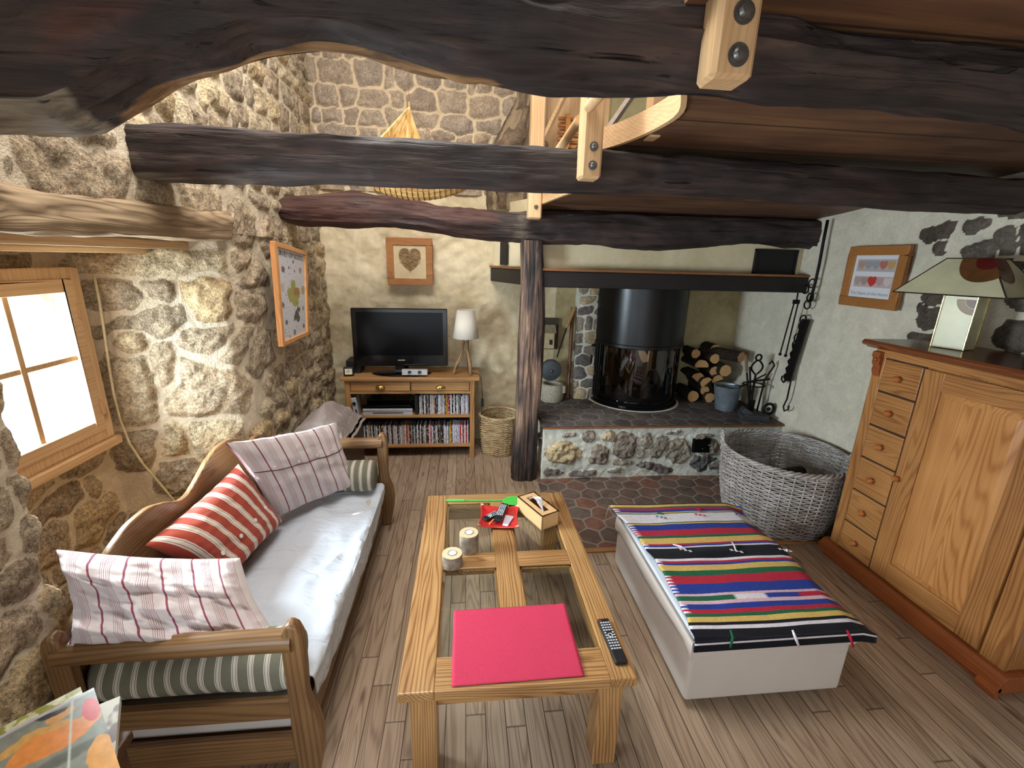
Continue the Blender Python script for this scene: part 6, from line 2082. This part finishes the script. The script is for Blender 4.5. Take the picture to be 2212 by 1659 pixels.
# framed dark picture leaning behind, with a small carved figure
m = MB(); m.bb(2.815, 2.84, 1.30, 1.98, DT, 2.02)
t = thing('leaning_frame', 'dark framed greenish picture leaning on the wall at far right', 'picture', (2.83, 1.62, DT))
fr_ = plain('ebony', srgb(16, 13, 12), .4)
m = MB()
for a, b, c_, d_ in ((1.28, 1.36, DT, 2.02), (1.84, 1.92, DT, 2.02), (1.36, 1.84, DT, DT + .07), (1.36, 1.84, 1.95, 2.02)): m.bb(2.80, 2.835, a, b, c_, d_)
obj('frame', m, fr_, t, bevel=.004)
obj('picture_face', MB().bb(2.822, 2.828, 1.35, 1.85, DT + .06, 1.96), plain('grey_green', srgb(104, 112, 98), .3, 0, .5, .25, 4), t)
c0 = Vector((2.66, 1.60, DT))
m = MB()
P_pts = [(0, .0, .0, .07), (0, .0, .05, .06), (0, .01, .10, .045)]
m.sphere(c0 + Vector((0, 0, .045)), .055, 16, 10, (1, 1.5, .8)); m.sphere(c0 + Vector((-.01, .03, .10)), .035, 14, 8, (1, 1.1, 1)); m.sphere(c0 + Vector((-.02, .07, .025)), .022, 10, 6, (1, 1.8, 1)); m.sphere(c0 + Vector((.0, -.06, .03)), .03, 10, 6)
o = obj('carved_figure', m, plain('dark_carving', srgb(48, 34, 32), .45, 0, .5, .3, 20, .4), smooth_=True); tag(o, 'small dark carved figure on the dresser right of the lamp', 'figurine')

# ------------------------------------------------------------------ tv cabinet
CY0, CY1 = 3.985, 4.37
CX0, CX1 = -1.085, .085
t = thing('tv_cabinet', 'low pine tv cabinet with two drawers and two open shelves', 'tv cabinet', (-.5, 4.18, 0))
m = MB(); m.bb(CX0 - .035, CX1 + .045, CY0 - .03, CY1 + .01, .775, .805); obj('top_board', m, pine('X'), t, bevel=.007, bseg=3)
for x in (CX0, CX1 - .045):
    for y in (CY0, CY1 - .045):
        m = MB(); m.bb(x, x + .045, y, y + .045, 0, .775); obj('leg', m, pine('Z'), t, bevel=.004)
for x in (CX0 + .012, CX1 - .03):
    m = MB(); m.bb(x, x + .018, CY0 + .045, CY1 - .045, .10, .775); obj('side_panel', m, pine('Z'), t)
m = MB(); m.bb(CX0 + .045, CX1 - .045, CY0 + .005, CY0 + .02, .755, .775).bb(CX0 + .045, CX1 - .045, CY0 + .005, CY0 + .025, .645, .668); obj('drawer_frame', m, pine('X'), t)
xm = (CX0 + CX1) / 2
for x0, x1 in ((CX0 + .050, xm - .006), (xm + .006, CX1 - .050)):
    m = MB(); m.bb(x0, x1, CY0 + .003, CY0 + .02, .672, .752); d = obj('drawer', m, pine('X'), t, bevel=.003)
    xc = (x0 + x1) / 2
    m = MB(); vs = []; fs = []
    n_ = 14
    for j in range(5):
        b = PI / 2 * j / 4
        for k in range(n_ + 1):
            a = PI * k / n_
            vs.append((xc + .044 * math.cos(a) * math.cos(b) ** .4, CY0 + .003 - .024 * math.sin(b), .700 + .030 * math.sin(a) * math.cos(b) ** .5))
    for j in range(4):
        for k in range(n_): fs.append((j * (n_ + 1) + k, j * (n_ + 1) + k + 1, (j + 1) * (n_ + 1) + k + 1, (j + 1) * (n_ + 1) + k))
    m.add(vs, fs)
    h_ = obj('cup_handle', m, M['brass'], d, smooth_=True, fix=False); s2 = h_.modifiers.new('thick', 'SOLIDIFY'); s2.thickness = .002
m = MB(); m.bb(CX0 + .02, CX1 - .02, CY0 + .015, CY1 - .01, .405, .425); obj('shelf', m, pine('X'), t, bevel=.003)
m = MB(); m.bb(CX0 + .02, CX1 - .02, CY0 + .015, CY1 - .01, .105, .125); obj('shelf', m, pine('X'), t, bevel=.003)
m = MB(); m.bb(CX0 + .03, CX1 - .03, CY1 - .02, CY1 - .012, .0, .40); obj('back_panel', m, plain('back_board', srgb(50, 34, 24), .8), t)

# television
t = thing('television', 'black flat screen television standing on the tv cabinet', 'television', (-.59, 4.12, .805), math.radians(2.0))
tx0, tx1, tz0, tz1 = -.425, .425, .075, .605
m = MB(); m.bb(tx0, tx1, -.018, .04, tz0, tz1); obj('bezel', m, M['gloss_black'], t, bevel=.007, bseg=3, world=False)
scr = plain('lcd', srgb(4, 5, 8), .14, 0, .12, 0)
obj('screen', MB().bb(tx0 + .042, tx1 - .042, -.0195, -.017, tz0 + .10, tz1 - .035), scr, t, world=False)
m = MB(); m.bb(-.06, .06, -.006, .03, .01, .09); obj('neck', m, M['gloss_black'], t, world=False)
m = MB(); m.lathe([(0, 0), (.27, 0), (.272, .006), (.25, .012), (0, .014)], (0, 0, 0), 48)
m.v = [(a, b * .45, c_) for a, b, c_ in m.v]; obj('stand_base', m, M['gloss_black'], t, smooth_='auto', world=False)
obj('brand_plate', MB().bb(-.032, .032, -.0205, -.018, tz0 + .052, tz0 + .060), M['silver'], t, world=False)
text_obj('brand_lettering', 'SAMSUNG', M['matt_black'], t, (-.623, 4.0975, .805 + tz0 + .053), (1, 0.035, 0), (0, 0, 1), .0055, .056)
t = thing('sensor_speaker', 'small silver box with two round lenses below the screen', 'speaker', (-.455, 4.03, .806))
m = MB(); m.bb(-.575, -.345, 3.985, 4.03, .822, .872); obj('case', m, M['silver'], t, bevel=.004)
for x in (-.505, -.415):
    m = MB(); m.lathe([(.010, -.002), (.017, -.004), (.018, 0), (0, .001), (0, -.001), (.009, -.001)], (x, 3.984, .847), 20, axis='Y'); obj('lens', m, plain('lens_dark', srgb(96, 98, 102), .25, .8), t, smooth_='auto')
m = MB(); m.bb(-.49, -.43, 3.99, 4.03, .806, .822); obj('foot', m, M['gloss_black'], t)
m = MB(); m.bb(-1.095, -.965, 4.12, 4.30, .806, .925)
o = obj('speaker_box', m, M['matt_black'], bevel=.006); tag(o, 'black box behind the alarm clock at left end of tv cabinet', 'speaker')
t = thing('alarm_clock', 'small black travel clock with white face on the cabinet left end', 'clock', (-1.05, 4.03, .806), .15)
m = MB(); m.box((0, 0, .042), (.088, .045, .080)); obj('case', m, M['matt_black'], t, bevel=.010, bseg=3, world=False)
obj('dial', MB().box((0, -.023, .043), (.062, .002, .052)), plain('clock_face', srgb(224, 220, 196), .5), t, world=False)
m = MB(); m.box((.004, -.0245, .050), (.003, .001, .020), ry=.3); m.box((-.008, -.0245, .044), (.020, .001, .003)); obj('hands', m, M['matt_black'], t, world=False)
m = MB(); m.box((-1.11 + .16, 4.05, .812), (.06, .035, .012))

# driftwood lamp
lx0, ly0 = .005, 4.14
t = thing('stick_lamp', 'white shaded table lamp on three driftwood sticks beside the television', 'lamp', (lx0, ly0, .805))
m = MB(); m.lathe([(.122, 1.145), (.082, 1.405)], (lx0, ly0, 0), 48)
sh = obj('lamp_shade', m, fabric('white_shade', srgb(232, 224, 210)), t, smooth_=True, fix=False); s2 = sh.modifiers.new('thick', 'SOLIDIFY'); s2.thickness = .0025
driftw = wood('driftwood', srgb(104, 80, 56), srgb(160, 130, 96), 'Z', 1.5, 5, .75, .3, knots=False)
for pts, r in (([(-.115, -.05, .806), (-.085, -.03, .90), (-.04, -.01, 1.0), (-.018, 0, 1.15)], .014), ([(.045, -.09, .806), (.035, -.06, .92), (.012, -.02, 1.03), (.010, 0, 1.15)], .015), ([(.03, .09, .806), (.02, .05, .95), (.0, .015, 1.15)], .013)):
    P_ = [(lx0 + a, ly0 + b, c_) for a, b, c_ in pts]
    obj('stick_leg', MB().tube(P_, [r * (1.05 + .2 * math.sin(k * 2.3)) for k in range(len(P_))], 9), driftw, t, smooth_=True)
obj('twig', MB().tube([(lx0 - .10, ly0 - .045, .84), (lx0 - .09, ly0 - .07, .89), (lx0 - .045, ly0 - .03, .95), (lx0 - .01, ly0 - .01, 1.02)], .006, 7), driftw, t, smooth_=True)
m = MB(); m.tube([(lx0, ly0, 1.12), (lx0, ly0, 1.22)], .016, 12); m.tube([(lx0 - .08, ly0, 1.385), (lx0 + .08, ly0, 1.385)], .002, 5); m.tube([(lx0, ly0, 1.20), (lx0, ly0, 1.385)], .003, 5)
obj('bulb_holder', m, M['white_plastic'], t, smooth_='auto')
cp = [(lx0 + .02, ly0 + .02, .812), (lx0 + .07, ly0 - .02, .812), (lx0 + .115, ly0 - .06, .812), (lx0 + .140, ly0 - .09, .79), (lx0 + .15, ly0 - .095, .68), (lx0 + .155, ly0 - .10, .58)]
obj('cord', MB().tube(cp, .003, 6), M['matt_black'], t, smooth_=True)
m = MB(); m.bb(lx0 + .14, lx0 + .168, ly0 - .115, ly0 - .092, .50, .58); obj('switch', m, M['matt_black'], t, bevel=.004)
obj('cord', MB().tube([(lx0 + .155, ly0 - .10, .50), (lx0 + .14, ly0 - .10, .38), (lx0 + .152, ly0 - .09, .2), (lx0 + .15, ly0 + .08, .02), (lx0 + .1, ly0 + .2, .01)], .003, 6), M['matt_black'], t, smooth_=True)

# machines on the shelf
t = thing('dvd_player', 'silver fronted disc player on the upper shelf', 'disc player', (-.72, 4.15, .425))
m = MB(); m.bb(-.945, -.50, 4.045, 4.31, .427, .482); obj('case', m, M['matt_black'], t, bevel=.003)
m = MB(); m.bb(-.950, -.495, 4.030, 4.045, .425, .485); f_ = obj('front_panel', m, M['silver'], t, bevel=.003)
m = MB(); m.bb(-.86, -.58, 4.028, 4.030, .442, .450).bb(-.945, -.50, 4.0285, 4.030, .462, .465); obj('tray_slot', m, M['matt_black'], f_)
m = MB(); m.bb(-.92, -.52, 4.08, 4.32, .487, .56)
o = obj('set_top_box', m, M['gloss_black'], bevel=.004); tag(o, 'black glossy box stacked on top of the disc player', 'set top box')
t = thing('console', 'slim silver console leaning inside the left end of the shelf', 'console', (-1.0, 4.1, .425))
m = MB(); m.box((-1.012, 4.08, .515), (.045, .16, .175), ry=-.12); obj('case', m, M['silver'], t, bevel=.005)
m = MB(); m.lathe([(.008, -.004), (.016, -.004), (.016, 0), (0, 0)], (-1.015, 3.998, .55), 18, axis='Y'); m.box((-1.0, 3.999, .47), (.012, .002, .05), ry=-.12); obj('button_ring', m, plain('lens_dark', srgb(96, 98, 102), .25, .8), t)
m = MB(); m.bb(-.475, -.442, 4.04, 4.20, .425, .615)
o = obj('black_case', m, M['matt_black'], bevel=.002); tag(o, 'thick black case standing left of the upper row of discs', 'case')
m = MB()
m.tube([(-.70, 4.30, .64), (-.70, 4.29, .58), (-.69, 4.22, .563)], .003, 6); m.tube([(-.95, 4.2, .56), (-.93, 4.18, .60), (-.88, 4.2, .60), (-.90, 4.24, .54), (-.95, 4.22, .53)], .004, 6); m.tube([(-.60, 4.30, .60), (-.55, 4.28, .575), (-.52, 4.26, .565)], .003, 6)
o = obj('cable_tangle', m, M['matt_black'], smooth_=True); tag(o, 'black cables behind the machines on the upper shelf', 'cables')
m = MB(); m.bb(-.885, -.825, 4.22, 4.30, .565, .61)
o = obj('power_adapter', m, M['matt_black'], bevel=.004); tag(o, 'black power adapter on top of the set top box', 'adapter')

# discs on the shelves, one by one
NAMES = {'W': ('white', (206, 204, 208)), 'K': ('black', (26, 24, 28)), 'G': ('grey', (120, 118, 120)), 'L': ('pale lilac', (190, 186, 208)), 'R': ('red', (176, 40, 44)), 'Y': ('yellow', (206, 166, 60)),
         'B': ('dark blue', (40, 48, 84)), 'T': ('tan', (190, 156, 128)), 'N': ('brown', (84, 60, 48)), 'S': ('silvery', (170, 172, 176))}
ORD = ['zeroth']


def ordinal(n):
    base = ['', 'first', 'second', 'third', 'fourth', 'fifth', 'sixth', 'seventh', 'eighth', 'ninth', 'tenth', 'eleventh', 'twelfth', 'thirteenth', 'fourteenth', 'fifteenth', 'sixteenth', 'seventeenth', 'eighteenth', 'nineteenth', 'twentieth']
    tens = {2: ('twenty', 'twentieth'), 3: ('thirty', 'thirtieth'), 4: ('forty', 'fortieth'), 5: ('fifty', 'fiftieth'), 6: ('sixty', 'sixtieth'), 7: ('seventy', 'seventieth'), 8: ('eighty', 'eightieth')}
    if n <= 20: return base[n]
    a, b = divmod(n, 10)
    return tens[a][1] if b == 0 else tens[a][0] + '-' + base[b]


def spine_mat(code):
    key = 'spine_' + NAMES[code][0]
    if key in _cache: return _cache[key]
    t = NT(key)
    v = t.coords('Object', (140, 1, 38), rnd=True)
    n = t.noise(v, 1.0, 2, .6)
    base = srgb(*NAMES[code][1])
    other = srgb(40, 36, 40) if code in 'WLTSY' else srgb(214, 206, 200)
    t.set(Base_Color=t.ramp(n, [(.40, base), (.57, base), (.60, other), (.72, base)]), Roughness=.25)
    _cache[key] = t.m
    return t.m


def case_mesh(code, w, h):
    m = MB(); m.bb(0, w - .0012, 0, .135, 0, h)
    return m


def disc_row(shelf, x0, x1, z, y, codes, seed, shelf_word):
    rg = random.Random(seed); n = len(codes)
    w = (x1 - x0) / n
    for k, code in enumerate(codes):
        h = .188 + rg.choice([0, 0, 0, .002, -.012, -.003])
        cm = case_mesh(code, w * rg.uniform(.88, .99), h)
        o = obj('disc_case', cm, spine_mat(code), world=False)
        o.location = (x0 + w * k, y + rg.uniform(0, .012), z)
        if rg.random() < .12: o.rotation_euler = (0, rg.uniform(-.02, .02), 0)
        r = n - k
        tag(o, '%s disc case on the %s shelf, %s from the right end' % (NAMES[code][0], shelf_word, ordinal(r)), 'disc case', 'disc cases on the %s shelf' % shelf_word)


up = 'WSKWKGKWWTKBWWSWNYRKWKWKWGKWLGWL'
disc_row(0, -.432, .030, .4255, 4.04, up, 5, 'upper')
lo = 'KRWNGWKWTNWKSWKTKNWWKSWKTLWKGWSTWRTKGKSKWKWKGWNKWRWKGWKNKKWLWGYNWLWLLRWRWRL'
disc_row(1, -1.028, .030, .1255, 4.04, lo, 9, 'lower')

# ------------------------------------------------------------------ straw boat hanging over the room
t = thing('reed_boat', 'woven straw model boat with a straw sail hanging between the beams', 'model boat', (-.27, 2.9, 2.2))
m = MB(); n_ = 40
rows = []
for i in range(n_):
    f = i / (n_ - 1); x = -.575 + .615 * f
    sz = math.sin(PI * min(1, max(0, f))) ** .55
    w_ = .085 * sz + .006; h_ = .05 * sz + .006
    zc0 = 2.275 - .035 * math.sin(PI * f) ** 1.0 + (.02 * (f - .5))
    row = []
    for k in range(20):
        a = 2 * PI * k / 20
        row.append((x, 2.9 + w_ * math.cos(a) * (1 + .04 * math.cos(9 * a)), zc0 + h_ * math.sin(a) * (1 + .04 * math.cos(9 * a))))
    rows.append(row)
P = np.array(rows); mb = MB(); mb.v = [tuple(p) for p in P.reshape(-1, 3).tolist()]
for i in range(n_ - 1):
    for k in range(20): mb.f.append((i * 20 + k, (i + 1) * 20 + k, (i + 1) * 20 + (k + 1) % 20, i * 20 + (k + 1) % 20))
mb.m = [0] * len(mb.f)
straw = NT('straw'); sn = straw.noise(straw.coords('Object', (3, 60, 60)), 1.0, 3)
straw.set(Base_Color=straw.ramp(sn, [(.3, srgb(150, 104, 52)), (.55, srgb(206, 164, 96)), (.75, srgb(232, 200, 140))]), Roughness=.7); straw.bump(sn, .5, .004)
obj('hull', mb, straw.m, t, smooth_=True, fix=False)
for i in range(3, n_ - 3, 2):
    f = i / (n_ - 1); x = -.575 + .615 * f; sz = math.sin(PI * f) ** .55
    w_ = .085 * sz + .008; h_ = .05 * sz + .008; zc0 = 2.275 - .035 * math.sin(PI * f) + (.02 * (f - .5))
    obj('lashing', MB().tube([(x, 2.9 + w_ * math.cos(a), zc0 + h_ * math.sin(a)) for a in np.linspace(0, 2 * PI, 18, False)], .0022, 4, closed=True), plain('twine', srgb(120, 84, 46), .9), t)
mt_ = on_y(884, 228, 2.9)
m = MB(); a_, b_, c_ = on_y(884, 232, 2.88), on_y(818, 300, 2.86), on_y(910, 306, 2.92)
vs = [a_ + (b_ - a_) * 1.5, a_ + (c_ - a_) * 1.5, a_]
q_ = MB(); U, V = np.meshgrid(np.linspace(0, 1, 24), np.linspace(0, 1, 20), indexing='ij')
Pq = np.array(a_) * (1 - V)[..., None] + (np.array(vs[0]) * (1 - U)[..., None] + np.array(vs[1]) * U[..., None]) * V[..., None]
Pq[..., 1] += .03 * np.sin(PI * U) * V + .003 * np.cos(U * 60)
sail = NT('straw_sail'); tcs = sail.node('ShaderNodeTexCoord'); sn = sail.noise(sail.coords('Object', (60, 60, 9)), 1.0, 3)
sail.set(Base_Color=sail.ramp(sn, [(.3, srgb(176, 124, 62)), (.5, srgb(226, 178, 106)), (.75, srgb(246, 216, 156))]), Roughness=.8); sail.bump(sn, .5, .004)
o = obj('sail', MB().grid(Pq), sail.m, t, smooth_=True, fix=False); s2 = o.modifiers.new('thick', 'SOLIDIFY'); s2.thickness = .005
obj('mast', MB().tube([(mt_.x + .005, 2.91, 2.25), (mt_.x, 2.90, mt_.z + .02)], .005, 6), straw.m, t)
m = MB()
m.tube([a_, (-.56, 2.9, 2.30)], .0012, 4); m.tube([a_, (.03, 2.9, 2.30)], .0012, 4)
obj('rigging', m, plain('twine', srgb(120, 84, 46), .9), t)
m = MB(); m.tube([a_, (mt_.x, 2.9, 4.11)], .0010, 4); obj('hanging_thread', m, plain('twine', srgb(120, 84, 46), .9), t)

# ------------------------------------------------------------------ magazines on a stool at the near left
ST = .645
sc = Vector((-.985, .87, 0))
t = thing('magazine_stool', 'small dark wooden stool under the pile of magazines', 'stool', (sc.x, sc.y, 0))
m = MB(); m.bb(sc.x - .16, sc.x + .12, sc.y - .16, sc.y + .10, ST - .03, ST); obj('seat', m, wood('stool_wood', srgb(60, 40, 28), srgb(92, 64, 44), 'X', knots=False), t, bevel=.006)
for dx in (-.13, .09):
    for dy in (-.13, .07):
        m = MB(); m.bb(sc.x + dx - .015, sc.x + dx + .015, sc.y + dy - .015, sc.y + dy + .015, 0, ST - .03); obj('leg', m, wood('stool_wood', srgb(60, 40, 28), srgb(92, 64, 44), 'Z', knots=False), t)


def magazine(c3, rz, w, l, th_, cover, label, seed, tilt=(0, 0)):
    """cover(U, V) -> colours"""
    t = thing('magazine', label, 'magazine', c3, rz, 'magazines in the near left pile')
    t.rotation_euler = (tilt[0], tilt[1], rz)
    m = MB(); m.box((0, 0, th_ / 2), (w, l, th_)); obj('pages', m, plain('page_edge', srgb(206, 204, 190), .8), t, world=False)
    nu, nv = 110, 150
    U, V = np.meshgrid(np.linspace(0, 1, nu), np.linspace(0, 1, nv), indexing='ij')
    P = np.stack([(U - .5) * w, (V - .5) * l, th_ + .0008 + .002 * np.sin(PI * U)], -1)
    o = obj('cover', MB().grid(P), attr_color('glossy_paper', rough=.35, spec=.5), t, smooth_=True, fix=False, world=False)
    point_attr(o, 'col', cover(U, V).reshape(-1, 3))
    return t


def blend(col, mask, rgb):
    return col * (1 - mask[..., None]) + np.array(srgb(*rgb)[:3]) * mask[..., None]


def cover_main(U, V):
    c = np.ones(U.shape + (3,)) * np.array(srgb(120, 122, 112)[:3])
    w_ = .05 * fbm(U * 4, V * 4, 0, 2, 3)
    c = blend(c, smooth(.02, .0, np.abs(U - .5) - .6), (128, 130, 118))
    c = blend(c, smooth(.03, -.03, ((U - .30 + w_) / .34) ** 2 + ((V - .28 + w_) / .22) ** 2 - 1), (150, 178, 190))
    c = blend(c, smooth(.03, -.03, ((U - .16 + w_) / .20) ** 2 + ((V - .20) / .12) ** 2 - 1), (206, 208, 210))
    c = blend(c, smooth(.03, -.03, ((U - .62 + w_) / .36) ** 2 + ((V - .66 - w_) / .14) ** 2 - 1), (208, 130, 66))
    c = blend(c, smooth(.03, -.03, ((U - .52 - w_) / .30) ** 2 + ((V - .80 - w_) / .05) ** 2 - 1), (196, 150, 86))
    c = blend(c, smooth(.03, -.03, ((U - .72 - w_) / .11) ** 2 + ((V - .86 + w_) / .07) ** 2 - 1), (196, 142, 84))
    c = blend(c, smooth(.03, -.03, ((U - .66 - w_) / .10) ** 2 + ((V - .93 + w_) / .04) ** 2 - 1), (52, 50, 56))
    c = blend(c, smooth(.03, -.03, ((U - .93) / .07) ** 2 + ((V - .76) / .14) ** 2 - 1), (186, 48, 44))
    c = blend(c, smooth(.02, -.02, np.abs(V - .47 + .1 * U + w_) - .045), (92, 94, 84))
    c = blend(c, smooth(.03, -.03, ((U - .18 + w_) / .14) ** 2 + ((V - .55 - w_) / .08) ** 2 - 1), (58, 54, 70))
    c = blend(c, smooth(.03, -.03, ((U - .92 + w_) / .12) ** 2 + ((V - .18 - w_) / .26) ** 2 - 1), (206, 144, 66))
    c = blend(c, smooth(.01, -.01, np.abs(U - V * .2 - .62) - .008), (190, 196, 188))
    c = blend(c, smooth(.96, .975, V), (176, 172, 180))
    return np.clip(c * (1 + .12 * fbm(U * 20, V * 20, 0, 8, 2)[..., None]), 0, 1)


def cover_green(U, V):
    c = np.ones(U.shape + (3,)) * np.array(srgb(146, 144, 70)[:3])
    k = smooth(-.1, .2, fbm(U * 9, V * 9, 0, 12, 3))
    return np.clip(blend(c, k, (206, 204, 170)) * (1 + .15 * fbm(U * 26, V * 26, 0, 3, 2)[..., None]), 0, 1)


def cover_plain(U, V):
    c = np.ones(U.shape + (3,)) * np.array(srgb(110, 88, 80)[:3])
    return np.clip(blend(c, smooth(0, .3, fbm(U * 5, V * 5, 0, 22, 3)), (196, 190, 170)), 0, 1)


magazine((-.965, .86, ST + .001), .55, .23, .30, .022, cover_plain, 'lowest magazine of the near left pile, its corner sticking out right', 1)
magazine((-1.03, .89, ST + .026), .80, .22, .29, .014, cover_green, 'yellow green magazine under the top one, showing at left', 2)
magazine((-.985, .862, ST + .043), .78, .235, .31, .008, cover_main, 'top magazine of the pile with a painted orange and blue cover', 3)
